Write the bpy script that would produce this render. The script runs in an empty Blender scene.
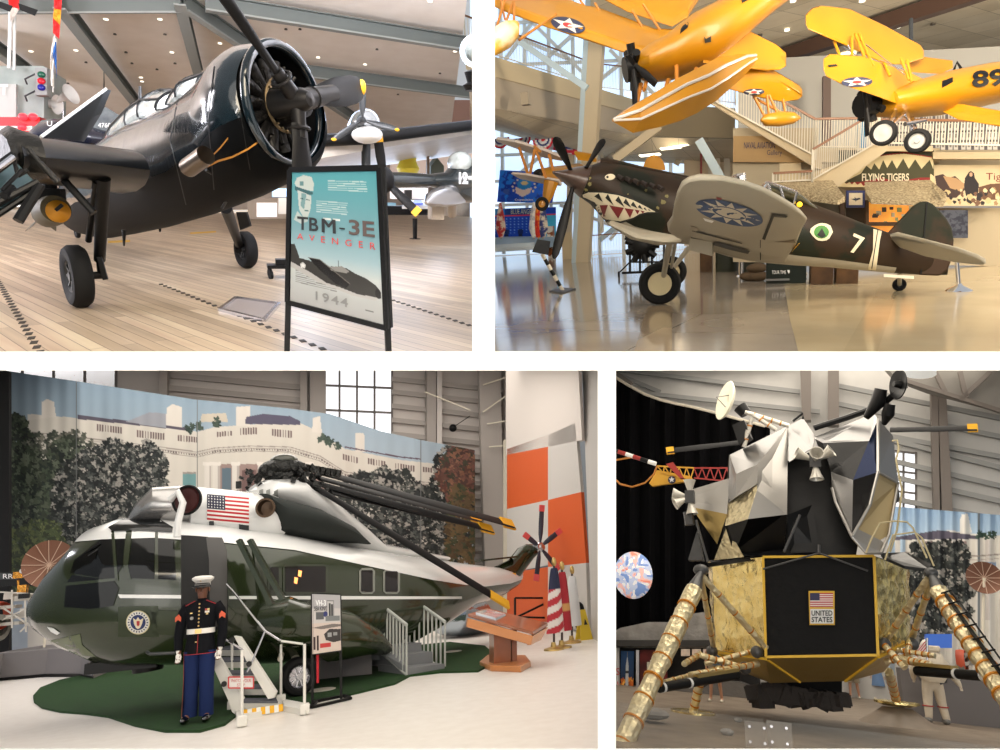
import bpy, bmesh, math, random
import numpy as np
from mathutils import Vector as V, Matrix, geometry
from mathutils.bvhtree import BVHTree
PI=math.pi; R=math.radians
F=1000*24/36
SC=bpy.context.scene; COL=SC.collection
random.seed(7)
# ---------- camera, sky, lights, exposure ----------
cd=bpy.data.cameras.new('camera'); cd.lens=24; cd.sensor_width=36; cd.clip_start=.05; cd.clip_end=400
cam=bpy.data.objects.new('camera',cd); COL.objects.link(cam); cam.rotation_euler=(PI/2,0,0); SC.camera=cam
vs=SC.view_settings; vs.view_transform='Standard'; vs.look='None'; vs.gamma=1; vs.use_curve_mapping=False; vs.exposure=-0.3
def lin(c):
    c=np.asarray(c,float)/255.0
    return np.where(c<=0.04045,c/12.92,((c+0.055)/1.055)**2.4)
def L4(c): l=lin(c); return (float(l[0]),float(l[1]),float(l[2]),1.0)
w=bpy.data.worlds.new('world'); SC.world=w; w.use_nodes=True
nt=w.node_tree; bg=nt.nodes['Background']
tc=nt.nodes.new('ShaderNodeTexCoord'); sp=nt.nodes.new('ShaderNodeSeparateXYZ'); cr=nt.nodes.new('ShaderNodeValToRGB')
mr=nt.nodes.new('ShaderNodeMapRange'); mr.inputs['From Min'].default_value=-1
nt.links.new(tc.outputs['Generated'],sp.inputs[0]); nt.links.new(sp.outputs['Z'],mr.inputs['Value']); nt.links.new(mr.outputs[0],cr.inputs[0]); nt.links.new(cr.outputs[0],bg.inputs[0])
e=cr.color_ramp.elements; e[0].position=.30; e[0].color=(.10,.10,.095,1); e[1].position=.75; e[1].color=(.92,.96,1,1)
bg.inputs['Strength'].default_value=.72

class Room:
    def __init__(s,xc,yh,k=1.,h=1.6):
        a=xc-500;b=375-yh; sl=-k*a*b/(F*F+a*a)
        d=V((a,F,b)).normalized(); u=V((1,0,-sl)).cross(d).normalized(); x=d.cross(u)
        s.R=Matrix((x,d,u)).transposed(); s.h=h
        s.M=s.R.to_4x4() @ Matrix.Translation((0,0,-h)); s.Mi=s.M.inverted()
    def ray(s,px,py):
        d=s.R.transposed() @ V(((px-500)/F,1,(375-py)/F)); return d/d.y
    def P(s,px,py,dep): return s.ray(px,py)*dep+V((0,0,s.h))
    def G(s,px,py,z=0):
        r=s.ray(px,py); return r*((z-s.h)/r.z)+V((0,0,s.h))
    def on(s,px,py,q,n):                      # the point of plane (q,n) seen at a pixel
        r=s.ray(px,py); o=V((0,0,s.h)); n=V(n); return o+r*((V(q)-o).dot(n)/r.dot(n))
    def px(s,p):
        q=s.M@V(p); return (500+F*q.x/q.y,375-F*q.z/q.y)
    def m(s,dep): return dep/F                # metres per pixel at a depth (near enough)
class Near(Room):                              # the same hall, depths quoted on a stretched scale
    def __init__(s,o,k): s.R=o.R;s.h=o.h;s.M=o.M;s.Mi=o.Mi;s.k=k
    def P(s,px,py,dep): return Room.P(s,px,py,dep*s.k)
R1=Room(236,187,.35); R2=Room(747,216,.9); R3=Room(299,592,.95,1.45); R4=Room(808,650,.5)

def floor(room,name,mt,x0,x1,ynear,dfar,z=0,yh=None):
    q=[room.G(x0,ynear,z),room.G(x1,ynear,z)]
    for x in(x1,x0):
        y=room.px(room.P(x,375,dfar)*1.0)[1]; p=room.P(x,375,dfar)
        for _ in range(6):                              # settle the far corner on the floor
            yy=room.px(V((p.x,dfar,z)))[1]; p=room.P(x,yy,dfar)
        q.append(V((p.x,dfar,z)))
    m=MB(); m.prism(q,(0,0,-.06)); return struct(m,name,mt,room,loc=(0,0,0),smooth=0)
def light(kind,name,room,loc,target,energy,color=(255,255,255),size=1,size_y=None,spot=None,blend=.5):
    l=bpy.data.lights.new(name,kind); l.energy=energy; c=lin(color); l.color=(c[0],c[1],c[2])
    if kind=='AREA':
        l.size=size
        if size_y: l.shape='RECTANGLE'; l.size_y=size_y
    elif kind=='SPOT': l.spot_size=R(spot); l.spot_blend=blend; l.shadow_soft_size=size
    else:
        if kind!='SUN': l.shadow_soft_size=size
    o=bpy.data.objects.new(name,l); COL.objects.link(o)
    p=V(loc); t=V(target); q=(t-p).to_track_quat('-Z','Y')
    o.matrix_world=room.M @ Matrix.Translation(p) @ q.to_matrix().to_4x4(); return o
W0=Room(500,375,0,0)      # the building itself: camera level
def WP(px,py,d): return V(((px-500)/F*d,d,(375-py)/F*d))
def sun(el,az,en,ang,col=(255,255,255)):
    l=bpy.data.lights.new('daylight','SUN'); l.energy=en; l.angle=R(ang); c=lin(col); l.color=(c[0],c[1],c[2])
    o=bpy.data.objects.new('daylight',l); COL.objects.link(o)
    d=V((math.sin(R(az))*math.cos(R(el)),math.cos(R(az))*math.cos(R(el)),-math.sin(R(el)))); o.rotation_euler=d.to_track_quat('-Z','Y').to_euler()
sun(16,6,.65,40,(255,250,242))  # frontal sun added as a soft even fill for all halls
light('AREA','divider_fill',W0,(0,-.6,2.6),(0,10,1),110,(255,252,248),1.2)  # unseen fill added near the camera to keep the dividers white
light('AREA','front_fill',W0,(0,-12,.5),(0,10,1.6),800,(255,249,240),14,9)  # unseen panel added behind the camera to fill the halls
# unseen hall fills added from above; upward fills added to brighten the ceilings
light('AREA','hall_fill',R1,(0,.5,8),(0,11,1),1300,(255,238,210),6)
light('AREA','upward_fill',R1,(-11,13,5),(-2,18,8.3),1900,(248,246,255),4)
light('AREA','upward_fill',R1,(-20,26,3.8),(-2,32,6.3),5000,(248,246,255),6)
light('AREA','upward_fill',R1,(1,8,5.6),(2,16,8.4),1900,(248,246,255),4)
light('AREA','upward_fill',R2,(3,7.5,5),(5,16,8.3),1500,(255,238,212),4)
light('AREA','upward_fill',R2,(13,16,5),(6,24,8.3),3600,(255,238,212),4)
light('AREA','hall_fill',R2,(2,.5,8),(1,11,1),440,(255,238,212),6)
light('AREA','window_light',R2,(-9,17,5.5),(0,13,1),600,(205,225,255),6)
for rm,xa,xb,en,colr in ((R3,20,590,420,(255,248,238)),(R4,640,990,300,(255,244,228))):
    for dd in ((9.5,16,21.3) if rm is R3 else (9.5,16,21.3,28.5)):
        q=rm.Mi@WP((xa+xb)/2,364.5,dd); t=rm.Mi@(WP((xa+xb)/2,364.5,dd)-V((0,0,1)))
        light('AREA','hidden_overhead_fill',rm,q,t,en*((.6 if rm is R3 else .4) if dd<10 else 1.5 if dd<18 else 1.5 if rm is R3 else 3.2 if dd<25 else 1.7),colr,(xb-xa)/F*dd*.8,5)  # unseen panels added behind the divider edge to light the lower halls
# ---------- materials ----------
MC={}
def mat(name,rgb=(200,200,200),rough=.5,metal=0,coat=0,bump=None,var=None,vc=False,trans=0,emis=0,alpha=1,spec=.5,ior=1.45,voro=None,coord='Object',aniso=None):
    if name in MC: return MC[name]
    m=bpy.data.materials.new(name); MC[name]=m; m.use_nodes=True; t=m.node_tree; b=t.nodes['Principled BSDF']
    I=b.inputs; I['Base Color'].default_value=L4(rgb); I['Roughness'].default_value=rough; I['Metallic'].default_value=metal
    I['Coat Weight'].default_value=coat; I['Coat Roughness'].default_value=.06; I['Specular IOR Level'].default_value=spec
    I['IOR'].default_value=ior
    if trans: I['Transmission Weight'].default_value=trans
    if alpha<1: I['Alpha'].default_value=alpha
    N=t.nodes.new; Lk=t.links.new
    tcn=N('ShaderNodeTexCoord')
    if vc:
        a=N('ShaderNodeVertexColor'); a.layer_name='Col'; Lk(a.outputs[0],I['Base Color'])
        if emis: Lk(a.outputs[0],I['Emission Color']); I['Emission Strength'].default_value=emis
    elif emis:
        I['Emission Color'].default_value=L4(rgb); I['Emission Strength'].default_value=emis
    if var and not vc:
        sc,amt,c2=var
        n=N('ShaderNodeTexNoise'); n.inputs['Scale'].default_value=sc; n.inputs['Detail'].default_value=5; Lk(tcn.outputs[coord],n.inputs['Vector'])
        r=N('ShaderNodeValToRGB'); r.color_ramp.elements[0].position=.5-amt; r.color_ramp.elements[1].position=.5+amt
        r.color_ramp.elements[0].color=L4(rgb); r.color_ramp.elements[1].color=L4(c2); Lk(n.outputs[0],r.inputs[0]); Lk(r.outputs[0],I['Base Color'])
    if bump:
        sc,st=bump
        n=N('ShaderNodeTexNoise'); n.inputs['Scale'].default_value=sc; n.inputs['Detail'].default_value=4; Lk(tcn.outputs[coord],n.inputs['Vector'])
        bn=N('ShaderNodeBump'); bn.inputs['Strength'].default_value=st; bn.inputs['Distance'].default_value=.05; Lk(n.outputs[0],bn.inputs['Height']); Lk(bn.outputs[0],I['Normal'])
    if voro:
        sc,st=voro
        n=N('ShaderNodeTexVoronoi'); n.feature='F1'; n.inputs['Scale'].default_value=sc; Lk(tcn.outputs[coord],n.inputs['Vector'])
        n2=N('ShaderNodeTexNoise'); n2.inputs['Scale'].default_value=sc*.6; n2.inputs['Detail'].default_value=6; n2.inputs['Distortion'].default_value=1.5; Lk(tcn.outputs[coord],n2.inputs['Vector'])
        ad=N('ShaderNodeMath'); ad.operation='ADD'; Lk(n.outputs[0],ad.inputs[0]); Lk(n2.outputs[0],ad.inputs[1])
        bn=N('ShaderNodeBump'); bn.inputs['Strength'].default_value=st; bn.inputs['Distance'].default_value=.06; Lk(ad.outputs[0],bn.inputs['Height']); Lk(bn.outputs[0],I['Normal'])
    return m
VC=mat('printed_matte',vc=True,rough=.7); VCG=mat('printed_gloss',vc=True,rough=.25); VCE=mat('backlit_print',vc=True,rough=.4,emis=.8)
BLK=mat('black_paint',(10,10,11),.45,spec=.3); STL=mat('polished_steel',(200,200,205),.25,1); RUB=mat('tyre_rubber',(20,20,21),.75,spec=.3)
WHT=mat('white_paint',(225,225,222),.5); CHR=mat('chrome',(225,225,228),.12,1); GLS=mat('clear_glass',(235,245,245),.03,trans=1,ior=1.15)
DGRY=mat('dark_grey_metal',(60,62,64),.4,.5); WOOD=mat('varnished_wood',(150,82,38),.3,coat=.5,var=(6,.3,(110,55,25)))
YEL=mat('yellow_tip_paint',(228,170,30),.5)

# ---------- meshes ----------
FR={}   # object name -> (room, frame matrix in room coordinates)
SPLIT={'orange_bands':'orange_band','wing_struts':'wing_strut','float_struts':'float_strut','strut_fittings':'strut_fitting','struts':'strut','newel_posts':'newel_post','sponson_struts':'sponson_strut','white_bands':'white_band','porch_handrails':'porch_handrail','staffs':'staff','gear_struts':'gear_strut','horns':'horn','hinge_rods':'hinge_rod','blade_tips':'blade_tip'}
class MB:
    def __init__(s): s.v=[]; s.f=[]; s.c=None
    def add(s,vs,fs):
        o=len(s.v); s.v+= [V(p) for p in vs]; s.f+=[tuple(i+o for i in f) for f in fs]; return s
    def box(s,c,d,rot=None):
        c=V(c); hx,hy,hz=d[0]/2,d[1]/2,d[2]/2; vs=[]
        for z in(-hz,hz):
            for x,y in((-hx,-hy),(hx,-hy),(hx,hy),(-hx,hy)):
                p=V((x,y,z)); p=(rot@p) if rot else p; vs.append(c+p)
        return s.add(vs,[(0,3,2,1),(4,5,6,7),(0,1,5,4),(1,2,6,5),(2,3,7,6),(3,0,4,7)])
    def bar(s,a,b,w,h=None,up=(0,0,1)):
        a=V(a);b=V(b);h=h or w; d=(b-a).normalized(); u=V(up)
        if abs(d.dot(u))>.98: u=V((1,0,0)) if abs(d.x)<.9 else V((0,1,0))
        x=d.cross(u).normalized(); u=x.cross(d); vs=[]
        for p in(a,b):
            for i,j in((-1,-1),(1,-1),(1,1),(-1,1)): vs.append(p+x*i*w/2+u*j*h/2)
        return s.add(vs,[(0,1,2,3),(7,6,5,4),(0,4,5,1),(1,5,6,2),(2,6,7,3),(3,7,4,0)])
    def loft(s,rings,caps=True,closed=True):
        n=len(rings[0]); vs=[p for r in rings for p in r]; fs=[]; m=n if closed else n-1
        for k in range(len(rings)-1):
            for i in range(m):
                j=(i+1)%n; fs.append((k*n+i,k*n+j,(k+1)*n+j,(k+1)*n+i))
        if caps and closed: fs.append(tuple(range(n-1,-1,-1))); fs.append(tuple(range((len(rings)-1)*n,len(rings)*n)))
        return s.add(vs,fs)
    def cyl(s,a,b,r0,r1=None,n=14,caps=True):
        a=V(a);b=V(b); r1=r0 if r1 is None else r1; x,y=basis(b-a)
        return s.loft([[p+(x*math.cos(2*PI*i/n)+y*math.sin(2*PI*i/n))*r for i in range(n)] for p,r in((a,r0),(b,r1))],caps)
    def tube(s,pts,r,n=8,caps=True):
        pts=[V(p) for p in pts]; rs=r if isinstance(r,(list,tuple)) else [r]*len(pts); rings=[]; x=None
        for k,p in enumerate(pts):
            d=(pts[min(k+1,len(pts)-1)]-pts[max(k-1,0)])
            if x is None: x,y=basis(d)
            else:
                d=d.normalized(); x=(x-d*x.dot(d)).normalized(); y=d.cross(x)
            rings.append([p+(x*math.cos(2*PI*i/n)+y*math.sin(2*PI*i/n))*rs[k] for i in range(n)])
        return s.loft(rings,caps)
    def lathe(s,prof,o=(0,0,0),ax=(0,0,1),n=24,caps=False):      # prof [(r,h)]
        o=V(o);a=V(ax).normalized(); x,y=basis(a)
        return s.loft([[o+a*h+(x*math.cos(2*PI*i/n)+y*math.sin(2*PI*i/n))*max(r,1e-4) for i in range(n)] for r,h in prof],caps)
    def poly(s,pts): return s.add(pts,[tuple(range(len(pts)))])
    def prism(s,pts,vec):
        pts=[V(p) for p in pts]; v=V(vec); n=len(pts); q=[p+v for p in pts]
        return s.add(pts+q,[tuple(range(n-1,-1,-1)),tuple(range(n,2*n))]+[(i,(i+1)%n,n+(i+1)%n,n+i) for i in range(n)])
    def sph(s,c,r,n=16,m=10):
        c=V(c); r=(r,r,r) if isinstance(r,(int,float)) else r
        return s.loft([[c+V((r[0]*math.sin(t)*math.cos(2*PI*i/n),r[1]*math.sin(t)*math.sin(2*PI*i/n),-r[2]*math.cos(t))) for i in range(n)] for t in [max(.01,min(PI-.01,PI*k/m)) for k in range(m+1)]],True)
    def grid(s,fn,nu,nv,thick=None):
        vs=[fn(i/nu,j/nv) for j in range(nv+1) for i in range(nu+1)]; w=nu+1
        fs=[(j*w+i,j*w+i+1,(j+1)*w+i+1,(j+1)*w+i) for j in range(nv) for i in range(nu)]
        if thick is None: return s.add(vs,fs)
        t=V(thick); k=len(vs); vs2=vs+[V(p)+t for p in vs]; fs2=fs+[tuple(a+k for a in reversed(f)) for f in fs]
        bd=[i for i in range(w)]+[j*w+nu for j in range(1,nv+1)]+[nv*w+i for i in range(nu-1,-1,-1)]+[j*w for j in range(nv-1,0,-1)]
        for i in range(len(bd)): a=bd[i];b=bd[(i+1)%len(bd)]; fs2.append((b,a,a+k,b+k))
        return s.add(vs2,fs2)
    def torus(s,c,ax,r,t,n=28,m=10):
        c=V(c);a=V(ax).normalized();x,y=basis(a); rings=[]
        for k in range(n+1):
            d=x*math.cos(2*PI*k/n)+y*math.sin(2*PI*k/n)
            rings.append([c+d*(r+t*math.cos(2*PI*j/m))+a*t*math.sin(2*PI*j/m) for j in range(m)])
        return s.loft(rings,False)
    def bvh(s): return BVHTree.FromPolygons([tuple(p) for p in s.v],s.f)
    def pieces(s):
        p=list(range(len(s.v)))
        def fd(a):
            while p[a]!=a: p[a]=p[p[a]]; a=p[a]
            return a
        for f in s.f:
            for i in f[1:]: p[fd(i)]=fd(f[0])
        g={}
        for f in s.f: g.setdefault(fd(f[0]),[]).append(f)
        out=[]
        for fs in g.values():
            ix=sorted({i for f in fs for i in f}); mp={a:b for b,a in enumerate(ix)}; q=MB(); q.v=[s.v[i] for i in ix]; q.f=[tuple(mp[i] for i in f) for f in fs]; out.append(q)
        return out
    def build(s,name,mt,parent=None,room=None,loc=None,label=None,cat=None,group=None,kind=None,rot=0,smooth=38,local=False,solid=0,bevel=0):
        if name in SPLIT and parent is not None:
            for q in s.pieces(): o=q.build(SPLIT[name],mt,parent=parent,room=room,local=local,smooth=smooth)
            return o
        me=bpy.data.meshes.new(name); o=bpy.data.objects.new(name,me); COL.objects.link(o)
        if parent is not None:
            room,fr=FR[parent.name]; o.parent=parent
        else:
            if loc is None:
                c=sum(s.v,V())/len(s.v); loc=(c.x,c.y,min(p.z for p in s.v))
            fr=Matrix.Translation(loc)@Matrix.Rotation(rot,4,'Z')
            if room is None: o.matrix_world=fr
            else: o.matrix_world=room.M@fr
        FR[o.name]=(room,fr)
        inv=fr.inverted(); vv=[p if local else inv@p for p in s.v]
        me.from_pydata([tuple(p) for p in vv],[],s.f)
        if smooth:
            me.polygons.foreach_set('use_smooth',[True]*len(me.polygons)); me.update()
            try: me.set_sharp_from_angle(angle=R(smooth))
            except Exception: pass
        if s.c is not None:
            a=me.color_attributes.new('Col','FLOAT_COLOR','POINT'); arr=np.ones((len(vv),4),np.float32); arr[:,:3]=lin(np.asarray(s.c)); a.data.foreach_set('color',arr.ravel())
        me.materials.append(mt)
        bm=bmesh.new(); bm.from_mesh(me); bmesh.ops.recalc_face_normals(bm,faces=bm.faces) if s.c is None else None; bm.to_mesh(me); bm.free()
        if solid: md=o.modifiers.new('solid','SOLIDIFY'); md.thickness=solid; md.offset=0
        if bevel: md=o.modifiers.new('bevel','BEVEL'); md.width=bevel; md.segments=2; md.limit_method='ANGLE'
        tag(o,label,cat,group,kind); return o
def basis(d):
    d=V(d).normalized(); h=V((0,0,1)) if abs(d.z)<.9 else V((1,0,0)); x=d.cross(h).normalized(); return x,d.cross(x)
def tag(o,label=None,cat=None,group=None,kind=None):
    if label:o['label']=label
    if cat:o['category']=cat
    if group:o['group']=group
    if kind:o['kind']=kind
    return o
def thing(name,label,cat,room,loc=(0,0,0),rot=0,group=None):
    o=bpy.data.objects.new(name,None); COL.objects.link(o); o.empty_display_size=.1
    fr=Matrix.Translation(loc)@Matrix.Rotation(rot,4,'Z'); o.matrix_world=room.M@fr; FR[o.name]=(room,fr); return tag(o,label,cat,group)
def copy_tree(o,loc,rot=0,label=None,scale=1,parent=None,group=None):
    room,_=FR[o.name]; c=o.copy(); COL.objects.link(c)
    if parent is None:
        fr=Matrix.Translation(loc)@Matrix.Rotation(rot,4,'Z')@Matrix.Scale(scale,4); c.matrix_world=room.M@fr; FR[c.name]=(room,fr)
        if label:c['label']=label
        if group:c['group']=group
    else: c.parent=parent
    for ch in list(o.children): copy_tree(ch,None,parent=c)
    return c
def mb(): return MB()
def struct(m,name,mt,room=None,**k): return m.build(name,mt,room=room,kind='structure',**k)
# ring lofts from measured silhouettes: (px,py,depth,radius_px[,flat])
def rloft(room,st,n=24,caps=True,m=None,pow=1.,side=1.):
    cs=[room.P(a[0],a[1],a[2]) for a in st]; rings=[]
    for k,a in enumerate(st):
        d=(cs[min(k+1,len(cs)-1)]-cs[max(k-1,0)]).normalized(); up=V((0,0,1)); x=d.cross(up).normalized(); u=x.cross(d).normalized()
        r=a[3]*a[2]/F; f=a[4] if len(a)>4 else side
        rings.append([cs[k]+x*(math.copysign(abs(math.cos(t))**pow,math.cos(t))*r*f)+u*(math.copysign(abs(math.sin(t))**pow,math.sin(t))*r) for t in [2*PI*i/n for i in range(n)]])
    return (m or MB()).loft(rings,caps)
# side-on loft: (x_top,y_top,x_bot,y_bot,depth,half_width_m[,power])
def sloft(room,st,n=28,caps=True,m=None,bulge=0):
    T=[room.P(a[0],a[1],a[4]) for a in st]; B=[room.P(a[2],a[3],a[4]) for a in st]; C=[(p+q)/2 for p,q in zip(T,B)]; rings=[]
    for k,a in enumerate(st):
        d=(C[min(k+1,len(C)-1)]-C[max(k-1,0)]); u=(T[k]-B[k])/2; x=d.cross(u).normalized(); pw=a[6] if len(a)>6 else 1.
        rings.append([C[k]+x*(math.copysign(abs(math.cos(t))**pw,math.cos(t))*a[5])+u*(math.copysign(abs(math.sin(t))**pw,math.sin(t))) for t in [2*PI*i/n for i in range(n)]])
    return (m or MB()).loft(rings,caps)
# a mark that lies on a surface: pixel outline, filled with small triangles laid on the surface
def decal(room,bv,poly,name,mt,parent,off=.012,step=3,label=None,fallback=None,thick=0):
    P=[V(p) for p in poly]; pts=[]
    for i in range(len(P)):
        a=P[i];b=P[(i+1)%len(P)]; n=max(1,int((b-a).length/step)); pts+=[a.lerp(b,k/n) for k in range(n)]
    ed=[(i,(i+1)%len(pts)) for i in range(len(pts))]; xs=[p.x for p in pts]; ys=[p.y for p in pts]; ins=[]
    y=min(ys)+step/2
    while y<max(ys):
        x=min(xs)+step/2
        while x<max(xs):
            c=False;j=len(pts)-1
            for i in range(len(pts)):
                if (pts[i].y>y)!=(pts[j].y>y) and x<(pts[j].x-pts[i].x)*(y-pts[i].y)/(pts[j].y-pts[i].y)+pts[i].x: c=not c
                j=i
            if c: ins.append(V((x,y)))
            x+=step
        y+=step
    r=geometry.delaunay_2d_cdt(pts+ins,ed,[],1,1e-4)
    o=V((0,0,room.h)); vs=[]; ok=[]; dl=None
    for p in r[0]:
        d=room.ray(p.x,p.y); dn=d.normalized(); h=bv.ray_cast(o,dn) if bv else (None,)*4
        if h[0] is not None: vs.append(h[0]-dn*off); dl=h[0].y; ok.append(True)
        else: vs.append(None); ok.append(False)
    dl=dl or fallback or 10
    good=[v for v in vs if v is not None]
    for i,p in enumerate(r[0]):
        if vs[i] is None:
            q=room.P(p.x,p.y,dl)
            if good: q=min(good,key=lambda g:(g-q).length_squared).copy()
            vs[i]=q
    m=MB(); m.add(vs,[tuple(f) for f in r[2]])
    return m.build(name,mt,parent=parent,label=label) if parent is not None else m.build(name,mt,room=room)
# ---------- painted canvases (prints, flags, murals) ----------
class Can:
    def __init__(s,x0,y0,x1,y1,nx,ny,bg=(255,255,255)):
        s.e=(x0,y0,x1,y1); s.nx=nx;s.ny=ny
        s.X,s.Y=np.meshgrid(np.linspace(x0,x1,nx+1),np.linspace(y0,y1,ny+1)); s.a=np.zeros((ny+1,nx+1,3))+np.array(bg,float)
    def _put(s,m,c,al=1):
        c=np.array(c,float); s.a[m]=s.a[m]*(1-al)+c*al; return s
    def rect(s,x0,y0,x1,y1,c,al=1): return s._put((s.X>=x0)&(s.X<=x1)&(s.Y>=y0)&(s.Y<=y1),c,al)
    def ell(s,x,y,rx,ry,c,al=1): return s._put(((s.X-x)/rx)**2+((s.Y-y)/ry)**2<=1,c,al)
    def inside(s,P):
        m=np.zeros(s.X.shape,bool); j=len(P)-1
        for i in range(len(P)):
            xi,yi=P[i];xj,yj=P[j]
            if yi!=yj: m^=((yi>s.Y)!=(yj>s.Y))&(s.X<(xj-xi)*(s.Y-yi)/(yj-yi)+xi)
            j=i
        return m
    def poly(s,P,c,al=1): return s._put(s.inside(P),c,al)
    def line(s,x0,y0,x1,y1,wd,c,al=1):
        dx,dy=x1-x0,y1-y0; l=math.hypot(dx,dy) or 1e-6; t=((s.X-x0)*dx+(s.Y-y0)*dy)/l; d=abs((s.X-x0)*dy-(s.Y-y0)*dx)/l
        return s._put((t>=-wd/2)&(t<=l+wd/2)&(d<=wd/2),c,al)
    def pl(s,pts,wd,c,al=1):
        for a,b in zip(pts,pts[1:]): s.line(a[0],a[1],b[0],b[1],wd,c,al)
        return s
    def vgrad(s,stops):
        ys=[p[0] for p in stops]; cs=np.array([p[1] for p in stops],float)
        for k in range(3): s.a[...,k]=np.interp(s.Y,ys,cs[:,k])
        return s
    def blobs(s,mask,n,rx,cols,seed=1,asp=1.,jag=.35):
        rg=np.random.RandomState(seed); ys,xs=np.where(mask)
        if len(xs)==0: return s
        sx=(s.e[2]-s.e[0])/s.nx
        for _ in range(n):
            k=rg.randint(len(xs)); cx=s.X[ys[k],xs[k]];cy=s.Y[ys[k],xs[k]]; r=rx*(.4+rg.rand()); c=cols[rg.randint(len(cols))]
            iw=int(r*1.6/sx)+2; y0=max(0,ys[k]-iw);y1=ys[k]+iw+1;x0=max(0,xs[k]-iw);x1=xs[k]+iw+1
            X=s.X[y0:y1,x0:x1]-cx;Y=s.Y[y0:y1,x0:x1]-cy; th=np.arctan2(Y,X); ph=rg.rand()*6
            rr=r*(1+jag*np.sin(th*3+ph)+jag*.6*np.sin(th*5+ph*2)); m=(X*X+(Y/asp)**2<rr*rr)
            s.a[y0:y1,x0:x1][m]=np.array(c,float)+rg.randn()*5
        return s
def noise2(nx,ny,cell,seed=0):
    rg=np.random.RandomState(seed); gx=int(nx/cell)+3;gy=int(ny/cell)+3; g=rg.rand(gy,gx)
    X,Y=np.meshgrid(np.arange(nx+1)/cell,np.arange(ny+1)/cell); xi=X.astype(int);yi=Y.astype(int);fx=X-xi;fy=Y-yi; fx=fx*fx*(3-2*fx);fy=fy*fy*(3-2*fy)
    return (g[yi,xi]*(1-fx)+g[yi,xi+1]*fx)*(1-fy)+(g[yi+1,xi]*(1-fx)+g[yi+1,xi+1]*fx)*fy
def sheet(can,surf,name,mt=None,parent=None,room=None,thick=None,**k):  # surf(x,y) in canvas units -> point
    m=MB(); x0,y0,x1,y1=can.e
    m.v=[V(surf(can.X[j,i],can.Y[j,i])) for j in range(can.ny+1) for i in range(can.nx+1)]; wd=can.nx+1
    m.f=[(j*wd+i,(j+1)*wd+i,(j+1)*wd+i+1,j*wd+i+1) for j in range(can.ny) for i in range(can.nx)]; m.c=can.a.reshape(-1,3).clip(0,255)
    return m.build(name,mt or VC,parent=parent,room=room,**k)
def bil(c,e):      # corners TL,TR,BL,BR and extents -> surface function
    c=[V(p) for p in c]; x0,y0,x1,y1=e
    def f(x,y):
        u=(x-x0)/(x1-x0);v=(y-y0)/(y1-y0); return (c[0]*(1-u)+c[1]*u)*(1-v)+(c[2]*(1-u)+c[3]*u)*v
    return f
TX={}
def text_mesh(s,bold=0,space=1.):
    k=(s,bold,space)
    if k in TX: return TX[k]
    cu=bpy.data.curves.new('t','FONT'); cu.body=s; cu.size=1; cu.offset=bold; cu.resolution_u=3; cu.space_character=space; cu.fill_mode='FRONT'
    o=bpy.data.objects.new('t',cu); COL.objects.link(o); dg=bpy.context.evaluated_depsgraph_get(); me=bpy.data.meshes.new_from_object(o.evaluated_get(dg))
    vs=[(v.co.x,v.co.y) for v in me.vertices]; fs=[tuple(p.vertices) for p in me.polygons]
    bpy.data.objects.remove(o); bpy.data.curves.remove(cu); bpy.data.meshes.remove(me)
    xs=[v[0] for v in vs];ys=[v[1] for v in vs]; x0,x1,y0,y1=min(xs),max(xs),min(ys),max(ys)
    TX[k]=([((a-x0)/(x1-x0),(b-y0)/(y1-y0)) for a,b in vs],fs); return TX[k]
def text(s,bl,br,tl,mt,parent=None,room=None,bold=0,name='lettering',space=1.,off=None,fn=None,label=None,**k):
    vs,fs=text_mesh(s,bold,space); m=MB()
    if fn: m.add([fn(u,v) for u,v in vs],fs)
    else:
        bl,br,tl=V(bl),V(br),V(tl); n=(br-bl).cross(tl-bl).normalized()*(off if off is not None else .006)
        m.add([bl+(br-bl)*u+(tl-bl)*v+n for u,v in vs],fs)
    return m.build(name,mt,parent=parent,room=room,smooth=0,label=label,**k)
def wheel(parent,c,ax,r,wd,hubm,tyre='tyre',hub='hub',hr=.55,spokes=0,disc=False):
    c=V(c);a=V(ax).normalized(); t=mb(); h=wd/2
    t.lathe([(r*hr,-h*.7),(r*.72,-h),(r*.9,-h*.92),(r,-h*.5),(r,h*.5),(r*.9,h*.92),(r*.72,h),(r*hr,h*.7),(r*hr,-h*.7)],c,a,36)
    t.build(tyre,RUB,parent=parent)
    g=mb(); g.lathe([(0,-h*.55),(r*hr*.3,-h*.6),(r*hr*.35,-h*.4),(r*hr*.85,-h*.35),(r*hr,-h*.75),(r*hr*1.02,0),(r*hr,h*.75),(r*hr*.85,h*(.7 if disc else .35)),(r*hr*.35,h*(.72 if disc else .4)),(r*hr*.3,h*.75),(0,h*.75)],c,a,28)
    x,y=basis(a)
    for k in range(spokes):
        d=x*math.cos(2*PI*k/spokes)+y*math.sin(2*PI*k/spokes)
        for sg in (-1,1): g.bar(c+d*r*hr*.3+a*sg*h*.5,c+d*r*hr*.9+a*sg*h*.6,r*.07,r*.05,up=a)
    g.build(hub,hubm,parent=parent)
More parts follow.
